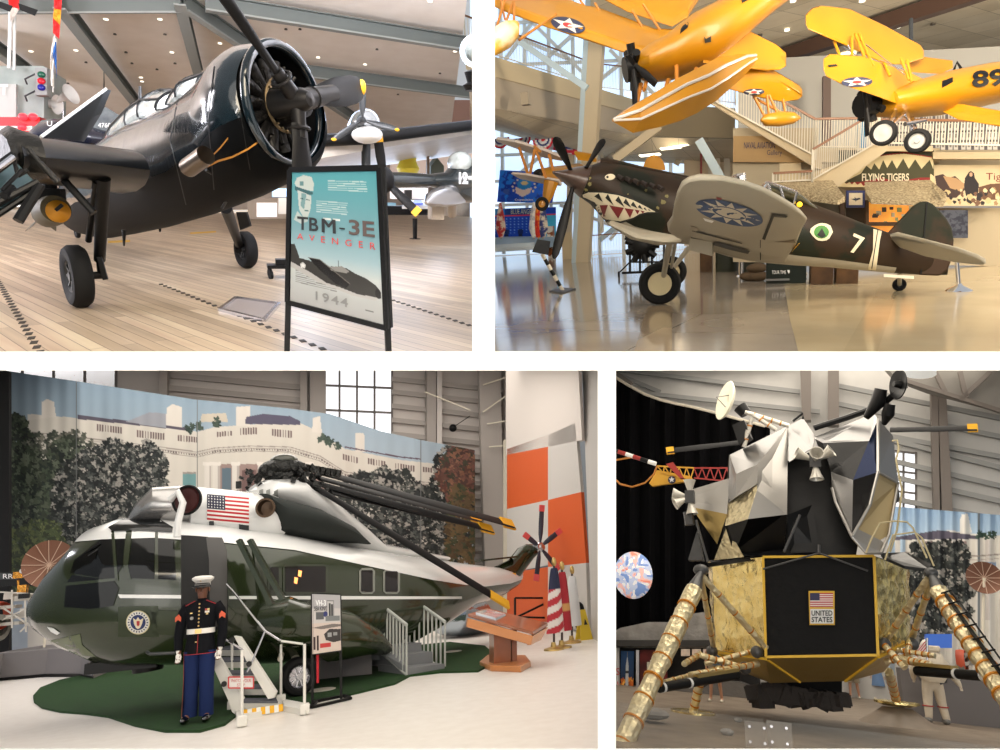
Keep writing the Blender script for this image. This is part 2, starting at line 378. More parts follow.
def blade(m,root,tip,w,face,thick=.03,tw=.5,root_w=.3,sq=False):     # propeller or rotor blade
    root=V(root);tip=V(tip); d=(tip-root).normalized(); f=V(face); f=(f-d*f.dot(d)).normalized(); s0=d.cross(f); rings=[]
    for t,k in ((0,root_w),(.12,root_w),(.3,.85),(.55,1),(.8,.95),(.93,.95 if sq else .75),(.985,.95 if sq else .4),(1,.93 if sq else .12)):
        a=tw*(1-t); x=s0*math.cos(a)+f*math.sin(a); z=d.cross(x); p=root+(tip-root)*t; hw=w/2*k; ht=thick*(1-.6*t)*(1 if k>.5 or t<.2 else .6)
        rings.append([p+x*hw*math.cos(q)+z*ht*math.sin(q) for q in [2*PI*i/10 for i in range(10)]])
    m.loft(rings); return m
def lerp(a,b,t): return a+(b-a)*t
def chain(cl,pts,r,n=6): 
    m=MB(); m.tube(pts,r,n); return m

# ---------- the building: white dividers between the four halls ----------
PLA=mat('white_plaster',(250,250,250),.8)
def wedge(px0,px1,py0,py1,d0,d1,name,mt=PLA):
    m=mb(); q=[WP(*c,d) for d in(d0,d1) for c in((px0,py0),(px1,py0),(px1,py1),(px0,py1))]
    m.add(q,[(0,1,2,3),(7,6,5,4),(0,4,5,1),(1,5,6,2),(2,6,7,3),(3,7,4,0)]); return struct(m,name,mt,smooth=0)
wedge(-250,1250,351.5,370.5,4.6,5.1,'wall_divider_middle')
wedge(472.3,494.8,-300,351.5,4.6,5.1,'wall_divider_upper')
wedge(597.8,616,370.5,748.6,4.6,5.1,'wall_divider_lower')
wedge(-250,1250,748.6,775,4.6,5.1,'trim_1')
wedge(482,485,-250,352,5.1,46,'wall_upper_halls')
wedge(606,608,368,900,5.1,30,'wall_lower_halls')
wedge(-250,1250,360,361.5,5.1,40,'ceiling_lower_halls')
# =================== HALL ONE: dark torpedo bomber on a timber deck ===================
def plank_mat():
    m=bpy.data.materials.new('timber_deck'); m.use_nodes=True; t=m.node_tree; b=t.nodes['Principled BSDF']; N=t.nodes.new; Lk=t.links.new
    tc=N('ShaderNodeTexCoord'); mp=N('ShaderNodeMapping'); mp.inputs['Rotation'].default_value=(0,0,R(-26-90)); Lk(tc.outputs['Object'],mp.inputs[0])
    br=N('ShaderNodeTexBrick'); Lk(mp.outputs[0],br.inputs['Vector']); br.inputs['Scale'].default_value=1; br.inputs['Brick Width'].default_value=4.5; br.inputs['Row Height'].default_value=.15
    br.inputs['Mortar Size'].default_value=.005; br.offset=.37; br.inputs['Color1'].default_value=L4((204,184,158)); br.inputs['Color2'].default_value=L4((172,152,128)); br.inputs['Mortar'].default_value=L4((110,92,74))
    n=N('ShaderNodeTexNoise'); n.inputs['Scale'].default_value=1.3; n.inputs['Detail'].default_value=8
    ms=N('ShaderNodeMapping'); ms.inputs['Scale'].default_value=(.25,4,1); Lk(mp.outputs[0],ms.inputs[0]); Lk(ms.outputs[0],n.inputs['Vector'])
    mx=N('ShaderNodeMix'); mx.data_type='RGBA'; mx.blend_type='OVERLAY'; mx.inputs['Factor'].default_value=.55; Lk(br.outputs[0],mx.inputs[6]); Lk(n.outputs[0],mx.inputs[7]); Lk(mx.outputs[2],b.inputs['Base Color'])
    b.inputs['Roughness'].default_value=.33; b.inputs['Specular IOR Level'].default_value=.45
    bp=N('ShaderNodeBump'); bp.inputs['Strength'].default_value=.12; Lk(br.outputs['Fac'],bp.inputs['Height']); Lk(bp.outputs[0],b.inputs['Normal']); return m
floor(R1,'floor_timber',plank_mat(),-120,484,358,50)
r=R1
def mid(room,x,y): return room.G(x,y)
# ceiling: pale panels falling away to the back, with grey steel beams under it
CZ=lambda y: 9.2-(y-8)*.125
CEI=mat('ceiling_panels',(236,226,214),.9,var=(1.2,.25,(226,214,200)))
m=mb(); m.add([(-40,6,CZ(6)),(40,6,CZ(6)),(40,50,CZ(50)),(-40,50,CZ(50))],[(0,1,2,3)]); m.v=[p for p in m.v]
xr=[r.on(484,yy,(0,8,9.2),(0,.125,1)) for yy in(-140,140)]
m=mb(); m.prism([(-40,6,CZ(6)),(xr[0].x,xr[0].y,CZ(xr[0].y)),(min(xr[1].x,16.5),50,CZ(50)),(-40,50,CZ(50))],(0,0,.12)); struct(m,'ceiling_panelled',CEI,r,loc=(0,0,9),smooth=0)
def ceil(px,py,dz=0): return r.on(px,py,(0,8,9.2-dz),(0,.125,1))
BM=mat('beam_grey',(98,104,100),.6); BML=mat('beam_flange_grey',(140,143,138),.6)
for k,(a,b,wd) in enumerate([((205,2),(474,45),.62),((285,68),(474,93),.4),((58,0),(142,110),.55),((-20,5),(182,4),.2),((179,-4),(199,75),.55),((184,2),(360,122),.45),((-20,36),(46,84),.5)]):
    A=ceil(*a,.35);B=ceil(*b,.35); m=mb(); m.bar(A,B,.05,.42); m.bar(A+V((0,0,.2)),B+V((0,0,.2)),wd*.6,.04)
    s=struct(m,'beam',BM,r); m=mb(); m.bar(A-V((0,0,.22)),B-V((0,0,.22)),wd*.6,.05); m.build('flange',BML,parent=s)
DLG=mat('downlight_glow',(255,248,230),emis=2.5); DKS=mat('sprinkler_dark',(80,74,66),.6)
for k,(x,y) in enumerate([(31,52),(76,51),(106,20),(160,20),(142,82),(172,53),(220,44),(141,78),(273,45),(318,58),(365,65),(405,80),(346,31),(430,2),(455,52),(96,100)]):
    p=ceil(x,y,.03); m=mb(); m.cyl(p,p+V((0,0,.03)),.07,n=10); m.build('downlight',DLG,room=r,label='small round downlight in the pale ceiling of the bomber hall',cat='light',group='downlights in the bomber hall ceiling')
for k,(x,y) in enumerate([(115,35),(165,35),(126,53),(86,63),(132,64),(157,70),(175,64),(10,34),(286,30),(300,30),(440,74),(377,50),(335,100),(398,95),(68,84),(117,84)]):
    p=ceil(x,y,.05); m=mb(); m.cyl(p,p+V((0,0,.05)),.06,.04,n=8); m.build('sprinkler_head',DKS,room=r,label='small dark sprinkler head in the pale ceiling of the bomber hall',cat='sprinkler',group='sprinkler heads in the bomber hall ceiling')
# back wall with lower openings
m=mb(); m.prism([(-40,49.8,0),(16.6,49.8,0),(16.6,49.8,CZ(50)),(-40,49.8,CZ(50))],(0,.2,0)); struct(m,'wall_back',mat('wall_beige',(186,172,156),.8,var=(.4,.1,(120,108,98))),r,smooth=0)
# ---------- torpedo bomber ----------
NAVY=mat('glossy_sea_blue_paint',(14,30,38),.14,coat=.8,bump=(2.2,.3),var=(.9,.2,(12,18,24)))
NAVD=mat('dark_matt_navy_paint',(14,17,20),.35); CAN=mat('greenhouse_glass',(205,212,208),.12,coat=1,var=(3,.15,(150,158,155)))
ENG=mat('engine_dark_metal',(46,44,42),.4,.7,bump=(12,.5)); HUBM=mat('prop_hub_metal',(40,38,37),.4,.6); GOLD=mat('stencil_orange',(190,130,50),.7)
av=thing('torpedo_bomber','dark blue torpedo bomber with a huge radial engine and wings folded, on the timber deck','aeroplane',r,r.G(165,285))
m=rloft(r,[(284,105,8.8,50),(281,106,8.84,54),(273,111,8.95,58),(262,118,9.15,59,.93),(240,134,9.7,56,.78),(202,156,10.9,50,.68),(156,173,12.9,46,.7),(122,189,15.3,38),(101,201,17.4,31),(86,208,20,22),(72,210,23,11)],40,False)
fo=m.build('fuselage',NAVY,parent=av); FB=m.bvh(); fo.data.materials.append(mat('belly_shade_navy',(7,9,11),.6,spec=.08))
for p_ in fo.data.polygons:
    if p_.index%40>=22 and p_.index%40<=38 and p_.index<400: p_.material_index=1  # lower faces coloured darker to carry the shade under the fuselage
n1=V((.74,-.66,.1)).normalized()
hub0=r.P(285,105,8.8)
q=mb(); q.lathe([(.64,0),(.62,-.25),(.6,-.5),(.02,-.5)],hub0,n1,36); q.build('cowl_interior',BLK,parent=av)
q=mb(); q.torus(hub0,n1,.665,.055,36,10); q.build('cowl_lip',NAVY,parent=av)
q=mb(); x1,y1=basis(n1)
q.lathe([(.02,.3),(.16,.28),(.2,.1),(.26,-.1),(.3,-.3)],hub0,n1,24)
for k in range(14):
    a=2*PI*k/14; d=x1*math.cos(a)+y1*math.sin(a); q.cyl(hub0+d*.2-n1*.18,hub0+d*.52-n1*.18,.07,.085,10)
    q.cyl(hub0+d*.34-n1*.05,hub0+d*.45-n1*.02,.02,.02,6)
q.build('radial_engine',ENG,parent=av)
q=mb(); q.torus(hub0-n1*.02,n1,.3,.02,28,6)
for k in range(22):
    a=2*PI*k/22; d=x1*math.cos(a)+y1*math.sin(a); q.cyl(hub0+d*.3,hub0+d*.3+n1*.03,.014,n=6)
q.build('bolt_ring',mat('aged_brass',(130,110,80),.5,.6),parent=av)
hb=r.P(297,101,8.35)
pr=mb(); pr.lathe([(.0,.2),(.08,.18),(.12,.1),(.14,-.1),(.16,-.3)],hb,n1,20)
e1=V((-n1.y,n1.x,0)).normalized()*1; e1=V((.66,.74,0)).normalized(); e2=n1.cross(e1).normalized(); e2=e2 if e2.z>0 else -e2
tips=[]
for a in (14,139,266):
    d=e1*math.cos(R(a))+e2*math.sin(R(a)); tips.append(d); pr.cyl(hb,hb+d*(.75 if a==14 else .4),.125 if a==14 else .095,.105 if a==14 else .07,14); pr.torus(hb+d*.3,d,.11,.02,16,6)
ph=pr.build('propeller_hub',HUBM,parent=av)
PBL=mat('propeller_black',(14,13,13),.5,spec=.25)
for d,l,tw,bw in zip(tips,(1.5,2.2,1.75),(.5,1.5,-.1),(.36,.13,.4)):
    q=mb(); blade(q,hb+d*.25,hb+d*l,bw,n1,.06,tw,.6); q.build('propeller_blade',PBL,parent=av)
q=mb(); d=tips[0]; s0=d.cross(n1); q.sph(hb+d*1.45,(.06,.06,.1)); q.build('blade_tip',YEL,parent=av)
q=mb(); q.cyl(r.P(206,155,8.7),r.P(188,168,9.0),.11,.11,18,False); q.lathe([(.09,0),(.02,-.1)],r.P(188,168,9.0),(0,1,0),12); q.build('exhaust_pipe',mat('burnt_steel',(120,110,100),.35,.9),parent=av)
for pts in ([(208,166),(218,161),(232,157),(248,149),(258,142)],[(212,156),(220,148),(228,138)]):
    for a,b in zip(pts,pts[1:]): decal(r,FB,[(a[0],a[1]-1),(b[0],b[1]-1),(b[0],b[1]+1.2),(a[0],a[1]+1.2)],'stencilled_warning',GOLD,av,step=2.5)
for pts in ([(248,60),(240,110),(250,170)],[(214,66),(208,120),(214,190)],[(178,96),(170,140),(186,205)]):
    for a,b in zip(pts,pts[1:]): decal(r,FB,[(a[0]-.5,a[1]),(a[0]+.5,a[1]),(b[0]+.5,b[1]),(b[0]-.5,b[1])],'panel_seam',BLK,av,step=4,off=.008)
def canopy(st,ribs):
    q=sloft(r,st,24,True,pow if 0 else None); c=q.build('canopy',CAN,parent=av,label='pale glinting greenhouse canopy'); n=24; f=mb()
    for k in range(len(st)):
        ring=q.v[k*n:(k+1)*n]; f.tube([ring[i] for i in range(0,13)],.022,6)
    for i in (3,6,9): f.tube([q.v[k*n+i]+(q.v[k*n+i]-q.v[k*n+(i+12)%n])*.01 for k in range(len(st))],.02,6)
    f.build('canopy_frame',NAVD,parent=c)
canopy([(105,143,120,162,16,.3),(126,117,142,152,14.6,.45),(146,98,165,140,13.4,.5),(161,90,178,132,12.7,.5),(176,90,190,122,12.1,.42)],4)
canopy([(184,89,196,115,11.7,.36),(200,75,212,112,11.1,.44),(222,68,232,105,10.5,.42),(244,63,250,95,9.9,.2)],3)
q=mb(); q.cyl(r.P(140,102,13.6),r.P(140,86,13.6),.03,.02,8); q.build('antenna_mast',DGRY,parent=av)
q=mb(); q.sph(r.P(182,87,11.9),(.1,.14,.06)); q.build('gun_sight',BLK,parent=av)
A=V((-.39,.92,-.06)).normalized()
def section(le,ch,th,ax=A,up=V((0,0,1)),n=10):
    pts=[]
    prof=[(0,0),(.02,.35),(.08,.72),(.2,.98),(.4,1),(.7,.6),(1,.05)]
    for a,b in prof: pts.append(le+ax*ch*a+up*th/2*b)
    for a,b in reversed(prof[1:-1]): pts.append(le+ax*ch*a-up*th/2*b*.8)
    return pts
q=mb(); q.loft([section(r.P(24,156,8.4),2.3,.5),section(r.P(70,160,9.0),2.6,.54),section(r.P(150,170,9.9),3.2,.6)]); q.build('wing',mat('wing_shade_paint',(8,10,13),.35,coat=.15,spec=.3),parent=av)  # wing colour darkened to carry the shade of its underside
q=mb(); q.loft([section(r.P(12,158,8.35),1.9,.55),section(r.P(20,152,8.45),2.2,.62),section(r.P(46,158,8.5),1.2,.5)]); 
for (a,b,rr) in (((28,148),(40,163),.02),((40,163),(58,182),.03),((18,176),(28,170),.02),((14,160),(18,176),.02)): q.cyl(r.P(*a,8.2),r.P(*b,8.2),rr)
q.build('wing_fold_joint',mat('fold_joint_black',(20,18,15),.5,bump=(9,.6)),parent=av)
q=mb(); q.prism([r.P(43,137,10.5),r.P(106,89,12.2),r.P(96,113,12),r.P(78,141,11)],(.05,.12,0)); fw=q.build('folded_wing_panel',BLK,parent=av)
q=mb(); q.tube([r.P(41,137,10.45),r.P(106,89,12.15)],.02); q.build('leading_edge',WHT,parent=fw,label='bright leading edge')
q=mb(); q.prism([r.P(-8,178,8.1),r.P(12,158,8.4),r.P(38,186,8.4),r.P(20,203,8.2),r.P(-8,215,7.9)],(-.05,.25,0)); fp=q.build('folded_wing_root',mat('faded_teal_metal',(70,92,95),.4,.3,bump=(4,.4)),parent=av)
q=mb()
for a,b,rr in (((-8,172),(14,156),.05),((-6,205),(38,182),.035),((-4,216),(36,190),.03),((18,221),(40,185),.05),((2,190),(22,170),.02),((4,196),(12,188),.04)): q.tube([r.P(*a,7.95),r.P(*b,8.15)],rr)
q.build('hinge_rods',BLK,parent=fp)
q=mb(); q.tube([r.P(-8,173,7.9),r.P(13,157,8.1)],.03); q.build('rod_highlight',STL,parent=fp)
# undercarriage
AX=V((-.92,-.39,0)).normalized()
c=r.G(81,307)+V((0,0,.405)); q=mb(); s0=c+V((.26,.12,0)); q.cyl(r.P(103,178,9.6),s0+V((0,0,.2)),.085,.07,14); q.cyl(s0+V((0,0,.4)),s0-V((0,0,.02)),.045); q.cyl(s0,c,.05); q.cyl(r.P(96,182,9.6),s0+V((-.1,0,.45)),.04)
q.tube([r.P(64,180,9.4),r.P(94,213,9.3)],.045); q.bar(s0+V((.02,-.1,.25)),s0+V((.06,-.1,-.05)),.06); q.build('main_leg',BLK,parent=av)
wheel(av,c,AX,.405,.25,DGRY,'main_wheel','wheel_hub',.5,8)
c=r.G(247,268)+V((0,0,.37)); q=mb(); q.cyl(r.P(226,208,12.2),c+V((-.12,0,.1)),.1,.08,14); q.cyl(c+V((-.2,0,0)),c,.05); q.prism([r.P(236,212,12.3),r.P(246,212,12.3),r.P(250,226,12.4),r.P(240,230,12.4)],(.03,.05,0)); q.build('main_leg',BLK,parent=av)
wheel(av,c,AX,.37,.24,DGRY,'main_wheel','wheel_hub',.5,6)
c=r.G(78,238)+V((0,0,.18)); q=mb(); q.cyl(c,r.P(78,215,c.y),.05); q.build('tail_leg',BLK,parent=av); wheel(av,c,AX,.18,.12,DGRY,'tail_wheel','wheel_hub',.5)
for (x,y,l) in ((124,232,14),(160,226,6)): 
    q=mb(); q.cyl(r.P(x,y-2,14),r.P(x,y+l,14),.04,.015,8); q.build('belly_fin',BLK,parent=av)
q=mb(); q.tube([r.P(206,170,9.3),r.P(222,180,9.5),r.P(230,195,9.8),r.P(222,208,10)],.02); q.build('drain_pipe',DGRY,parent=av)
# bomb under the wing
OLV=mat('olive_drab',(78,70,48),.6); BY=mat('bomb_nose_yellow',(205,140,30),.5)
bo=thing('practice_bomb','olive bomb with a yellow nose hanging under the bomber wing','bomb',r,r.P(50,215,10.5)); a=r.P(56,209,10.2); b=r.P(38,218,11.4); d=(b-a).normalized()
q=mb(); q.lathe([(.17,0),(.19,.2),(.19,.55),(.15,.8),(.09,1.0)],a,d,24,True); q.build('bomb_body',OLV,parent=bo)
q=mb(); q.lathe([(0,-.1),(.09,-.07),(.14,-.01),(.14,.03)],a+V((.02,0,-.03)),d,20); q.build('nose_cap',BY,parent=bo)
q=mb(); q.bar(a-d*.14+V((-.03,0,-.03)),a-d*.14+V((.05,0,.04)),.04); q.build('fuze',BLK,parent=bo)
q=mb(); q.cyl(r.P(50,172,10.6),r.P(50,200,10.6),.08); q.box(r.P(50,194,10.6),(.3,.3,.14)); q.build('shackle',BLK,parent=bo)
q=mb(); e=a+d*1.0
for k in range(4):
    t=R(45+90*k); x,y=basis(d); v=(x*math.cos(t)+y*math.sin(t)); q.prism([e,e+d*.3,e+d*.3+v*.26,e+v*.2],x*.01)
q.build('tail_fins',OLV,parent=bo)
# ---------- poster stand ----------
st=thing('poster_stand','black framed poster on two posts reading TBM-3E AVENGER','sign',r,r.P(335,352,6.1))
c4=[r.P(292,170,6.4),r.P(381,168,5.75),r.P(289.5,302,6.4),r.P(388.5,328,5.75)]
f=bil(c4,(0,0,1,1)); nrm=(c4[1]-c4[0]).cross(c4[2]-c4[0]).normalized(); nrm=nrm if nrm.y<0 else -nrm
g=Can(0,0,100,146,150,219,(150,190,200)).vgrad([(0,(92,172,184)),(30,(110,172,184)),(60,(132,176,188)),(88,(170,198,208)),(104,(206,212,212)),(146,(176,176,176))])
fc=(205,216,214); g.poly([(6,6),(14,3),(24,5),(27,12),(26,20),(7,17),(3,12)],fc); g.poly([(4,15),(26,21),(25,24),(14,24),(4,19)],(70,110,118)); g.poly([(7,19),(24,25),(23,38),(20,47),(14,48),(9,40)],fc)
g.poly([(12,22),(18,23),(15,40),(11,36)],(100,150,158),.7); g.rect(10,10,14,14,(110,150,155)); g.pl([(11,28),(14,28.5)],.9,(60,95,104)); g.pl([(18,29),(21,29.5)],.9,(60,95,104)); g.pl([(16,41),(20,41)],.8,(80,120,126)); g.poly([(7,42),(13,48),(20,47),(20,52),(12,56),(3,52)],fc,.9)
rg=random.Random(3)
for (x0,x1,ya,n,cc) in ((44,90,9,5,(225,238,238)),(30,67,30,6,(220,234,234)),(6,54,109,7,(120,120,120))):
    for k in range(n):
        x=x0
        while x<x1-3: l=rg.uniform(2,6); g.line(x,ya+k*2.2+(x-x0)*.02,min(x+l,x1),ya+k*2.2+(x-x0)*.02,.9,cc,.75); x+=l+1
g.rect(38,47,46,49,(240,246,246)); g.rect(49,47,57,49,(240,246,246)); g.rect(82,135,90,136,(120,120,120))
g.poly([(0,80),(4,79),(8,88),(10,94),(28,96),(42,100),(46,97),(62,96),(72,100),(84,103),(94,108),(99,114),(99,120),(92,123),(74,121),(56,118),(40,116),(22,108),(0,100)],(62,60,58))
g.poly([(20,92),(33,92),(66,112),(62,117),(50,115),(32,103)],(35,33,33)); g.poly([(44,98),(58,95),(66,99),(62,102),(46,102)],(150,148,145)); g.poly([(0,100),(22,108),(40,116),(74,121),(98,120),(92,124),(70,124),(30,117),(0,106)],(190,188,186)); g.pl([(20,92),(33,92),(66,112)],1,(110,105,100))
for k in range(5): g.poly([(14+3.2*math.cos(t),102+3.2*math.sin(t)) for t in [2*PI*(j)/10 for j in range(10)]],(235,235,235),.25)
g.poly([(14+(3.6 if j%2==0 else 1.4)*math.cos(PI*j/5-PI/2),102+(3.6 if j%2==0 else 1.4)*math.sin(PI*j/5-PI/2)) for j in range(10)],(240,240,240)); g.ell(96,116,3,5,(40,38,38)); g.line(54,90,54,96,.6,(70,70,70))
g.a*=.8
ps=sheet(g,lambda x,y:f(.03+.94*x/100,.02+.96*y/146)+nrm*.03,'poster_print',VCG,parent=st)
def onp(u,v): return f(u,v)+nrm*.036
def tx(s,u0,u1,v0,v1,mt,bold=0,sp=1.,fn=onp,par=ps,name='lettering'):
    return text(s,None,None,None,mt,parent=par,bold=bold,space=sp,fn=lambda a,b:fn(u0+(u1-u0)*a,v1+(v0-v1)*b),name=name)
INK=mat('ink_dark',(35,38,42),.6); RED=mat('ink_red',(190,60,60),.6); GRYI=mat('ink_grey',(112,112,112),.6); WI=mat('ink_white',(240,240,240),.6)
tx('TB',.1,.335,.335,.43,INK,.02); [tx('M',.37+e_,.51+e_,.335,.43,INK,0) for e_ in (0,.006,.012)]; tx('-',.56,.62,.385,.395,INK,.02); tx('3E',.66,.93,.325,.425,mat('ink_brown_grey',(82,70,68),.6),.02)
tx('AVENGER',.1,.93,.458,.502,RED,0,2.2); tx('1944',.3,.63,.86,.925,GRYI,.01,1.2)
q=mb(); q.prism([f(0,0),f(1,0),f(1,1),f(0,1)],-nrm*.05); q.build('backing_board',BLK,parent=st)
q=mb()
for a,b in (((0,0),(1,0)),((0,1),(1,1)),((0,0),(0,1)),((1,0),(1,1))): q.bar(f(*a),f(*b),.045,.08,up=nrm)
for u,x,d in ((0,286.5,6.4),(1,389,5.75)):
    q.bar(f(u,0)+V((0,0,.02)),r.P(x,366,d),.05,.05); 
q.build('frame_and_posts',BLK,parent=st)
# floor items
q=mb(); c=[r.G(236,299),r.G(279,305),r.G(264,322),r.G(220,311)]; tr=thing('floor_plate','shallow silver framed tray lying on the timber deck beside the poster','plate',r,r.G(249,309)); 
for a,b in zip(c,c[1:]+c[:1]): q.bar(a+V((0,0,.02)),b+V((0,0,.02)),.05,.04)
q.build('rim',STL,parent=tr); q=mb(); q.prism(c,(0,0,.015)); q.build('grey_plate',mat('plate_grey',(150,140,136),.5),parent=tr)
do=thing('equipment_dolly','small black wheeled dolly standing behind the poster stand','dolly',r,r.G(282,277)); b=r.G(282,278)
q=mb(); q.box(b+V((0,0,.22)),(.5,.4,.06)); q.box(b+V((0.05,0,.3)),(.3,.25,.1)); q.build('platform',BLK,parent=do)
for dx,dy in ((-.2,-.15),(.2,-.15),(-.2,.15),(.2,.15)): q=mb(); q.lathe([(0,-.03),(.08,-.025),(.08,.025),(0,.03)],b+V((dx,dy,.08)),(1,.3,0),16); q.cyl(b+V((dx,dy,.08)),b+V((dx,dy,.2)),.02); q.build('caster',RUB,parent=do)
TD=mat('tie_down_slots',(52,46,40),.7)
for nm,a,b,n in (('left',(-4,278),(42,356),26),('middle',(160,284),(330,352),26),('right',(392,300),(474,327),14)):
    q=mb()
    for k in range(n):
        t0=k/n; 
        A0=r.G(*a);B0=r.G(*b); p=A0.lerp(B0,t0); p2=A0.lerp(B0,t0+.55/n); d=(B0-A0).normalized(); s0=d.cross(V((0,0,1)))*.045
        q.prism([p-s0,p2-s0*.4,p2+s0,p+s0*.4],(0,0,.006))
    q.build('tie_down_strip',TD,room=r,label={'left':'row of dark tie-down slots in the deck at the far left','middle':'row of dark tie-down slots running under the silver floor plate','right':'row of dark tie-down slots in the deck right of the poster'}[nm],cat='floor strip')
q=mb(); p=[r.G(108,241),r.G(130,240),r.G(130,242),r.G(108,243)]; q.prism(p,(0,0,.004)); p=[r.G(190,232.6),r.G(216,231),r.G(216,232.4),r.G(190,234)]; q.prism(p,(0,0,.004)); q.build('floor_marking',mat('floor_yellow',(220,175,60),.6),room=r,label='short yellow paint dashes on the deck under the bomber',cat='floor marking')
# ---------- background of the hall ----------
def pbox(room,x0,y0,x1,y1,d,t,name,mt,**k):      # a box whose front fills a pixel rectangle at a depth
    m=k.pop('m',None) or mb(); m.prism([room.P(x0,y0,d),room.P(x1,y0,d),room.P(x1,y1,d),room.P(x0,y1,d)],(0,t,0)); return m.build(name,mt,room=None if k.get('parent') else room,smooth=0,**k)
TOW=mat('ship_grey',(166,176,172),.6,var=(2,.2,(150,160,156)))
tw=thing('ship_island','pale grey ship island tower with a letter T panel','tower',r,r.G(20,206))
pbox(r,-10,66,44,124,26,3,'tower_body',TOW,parent=tw); pbox(r,-10,84,16,118,25.7,.25,'letter_panel',mat('panel_grey',(190,194,190),.5),parent=tw)
tx2=lambda s,x0,y0,x1,y1,d,mt,par,rm=r,**k: text(s,rm.P(x0,y1,d),rm.P(x1,y1,d),rm.P(x0,y0,d),mt,parent=par,off=0,**k)
tx2('T',0,84,8,95,25.6,WI,tw,bold=.05); pbox(r,-10,124,30,205,28,2,'tower_base',DGRY,parent=tw)
sg=thing('signal_lamp_box','grey box with green, red and blue signal lamps on the tower','signal lamp',r,r.P(41,97,25)); pbox(r,35,67.5,47,95,25.2,.5,'lamp_box',mat('lamp_box_grey',(150,152,150),.5),parent=sg)
for y,cc,nm in ((74.5,(10,80,60),'green_lamp'),(81,(190,20,40),'red_lamp'),(87.5,(20,20,130),'blue_lamp')): q=mb(); q.sph(r.P(41.3,y,25.15),(.11,.05,.09)); q.build(nm,mat(nm,cc,.2),parent=sg)
q=mb()
for y in(76,93): q.tube([r.P(35,y-2,25.3),r.P(25,y+3,25.5),r.P(27,y+8,25.7)],.025)
q.build('bracket',DGRY,parent=sg)
ho=thing('horn_loudspeaker','white horn loudspeakers beside the grey ship tower','loudspeaker',r,r.P(60,108,27))
q=mb()
q.lathe([(.05,0),(.09,.3),(.18,.55),(.32,.7)],r.P(54,102,26.8),(.8,-.45,.35),18); q.lathe([(.12,0),(.14,.3),(.3,.4)],r.P(45,103,26.7),(.9,-.4,-.1),18); q.build('horns',mat('horn_white',(222,220,216),.4),parent=ho)
q=mb(); q.cyl(r.P(48,103,27),r.P(48,128,27),.04); q.cyl(r.P(63,102,27),r.P(63,118,27),.03); q.build('stand',STL,parent=ho)
fl=thing('signal_flag_string','string of orange, red, white and blue signal flags hanging from the ceiling','flags',r,r.P(56,90,20))
q=mb(); q.cyl(ceil(56,-12),r.P(53,92,20),.012,n=6); q.build('rope',WHT,parent=fl)
def cloth(P,dpt,name,mt,par): q=mb(); n=len(P)//2; q.grid(lambda u,v:(lambda a,b:r.P(a[0]+(b[0]-a[0])*u,a[1]+(b[1]-a[1])*u,dpt+.06*math.sin(u*7+v*9)))(P[min(int(v*(n-1)+1e-6),n-2)*2] if 0 else tuple(np.array(P[2*min(int(v*(n-1)),n-2)])*(1-(v*(n-1)-min(int(v*(n-1)),n-2)))+np.array(P[2*min(int(v*(n-1)),n-2)+2])*(v*(n-1)-min(int(v*(n-1)),n-2))),tuple(np.array(P[2*min(int(v*(n-1)),n-2)+1])*(1-(v*(n-1)-min(int(v*(n-1)),n-2)))+np.array(P[2*min(int(v*(n-1)),n-2)+3])*(v*(n-1)-min(int(v*(n-1)),n-2)))),6,3*(n-1),(0,.02,0)); q.build(name,mt,parent=par)
OR=mat('flag_orange',(240,150,40),.8); FRD=mat('flag_red',(215,40,40),.8); FWH=mat('flag_white',(225,218,208),.8); FBL=mat('flag_blue',(40,110,190),.8)
cloth([(54,-5),(62,-5),(54,8),(61,10)],20,'flag',FRD,fl); cloth([(54,8),(61,10),(53,18),(60,25)],20,'flag',OR,fl); cloth([(53,18),(60,25),(53,33),(59,39)],20,'flag',FRD,fl); cloth([(53,36),(57,40),(50,60),(54,62),(51,85),(54,88)],20,'flag',FWH,fl); cloth([(54,42),(56,42),(53,56),(56.5,60),(56,70),(56.5,78)],19.95,'flag',FBL,fl)
fp=thing('flag_staffs','pair of white staffs with a small red and white flag on the ship tower','flag staff',r,r.P(12,68,25.5)); q=mb(); q.cyl(r.P(9,68,25.5),r.P(11,0,25.5),.05,n=8); q.cyl(r.P(14,70,25.5),r.P(15,-4,25.5),.04,n=8); q.build('staffs',WHT,parent=fp); cloth([(8,-4),(19,-4),(9,6),(19,10)],25.4,'flag',FRD,fp); cloth([(9,6),(19,9),(10,18),(12,22)],25.4,'flag',FWH,fp)
for (x,y,nm) in ((2,6,'black ceiling speaker at the top left corner'),(27,10,'black ceiling speaker beside the signal flags')):
    q=mb(); q.add([r.P(x-9,y-7,23),r.P(x+11,y,23),r.P(x+8,y+6,23),r.P(x-7,y,23)]+[r.P(x-9,y-7,24),r.P(x+11,y,24),r.P(x+8,y+6,24),r.P(x-7,y,24)],[(0,1,2,3),(7,6,5,4),(0,4,5,1),(1,5,6,2),(2,6,7,3),(3,7,4,0)]); q.build('ceiling_speaker',BLK,room=r,label=nm,cat='loudspeaker')
tk=thing('red_vehicle','red and white vehicle with red beacons below the ship tower','vehicle',r,r.G(20,205)); pbox(r,-12,117,40,126,24,2.4,'roof_band',mat('vehicle_red',(190,30,40),.4),parent=tk); pbox(r,-12,126,32,131,24,2.4,'white_band',WHT,parent=tk); pbox(r,-12,131,32,140,24,2.4,'body',mat('vehicle_red',(190,30,40),.4),parent=tk); pbox(r,-12,140,30,185,24,2.4,'lower_body',DGRY,parent=tk)
for x,y in ((23,117),(33,117),(22,127)): q=mb(); q.sph(r.P(x,y,23.9),(.12,.1,.1)); q.build('beacon',mat('beacon_red',(255,40,50),.3,emis=3),parent=tk)
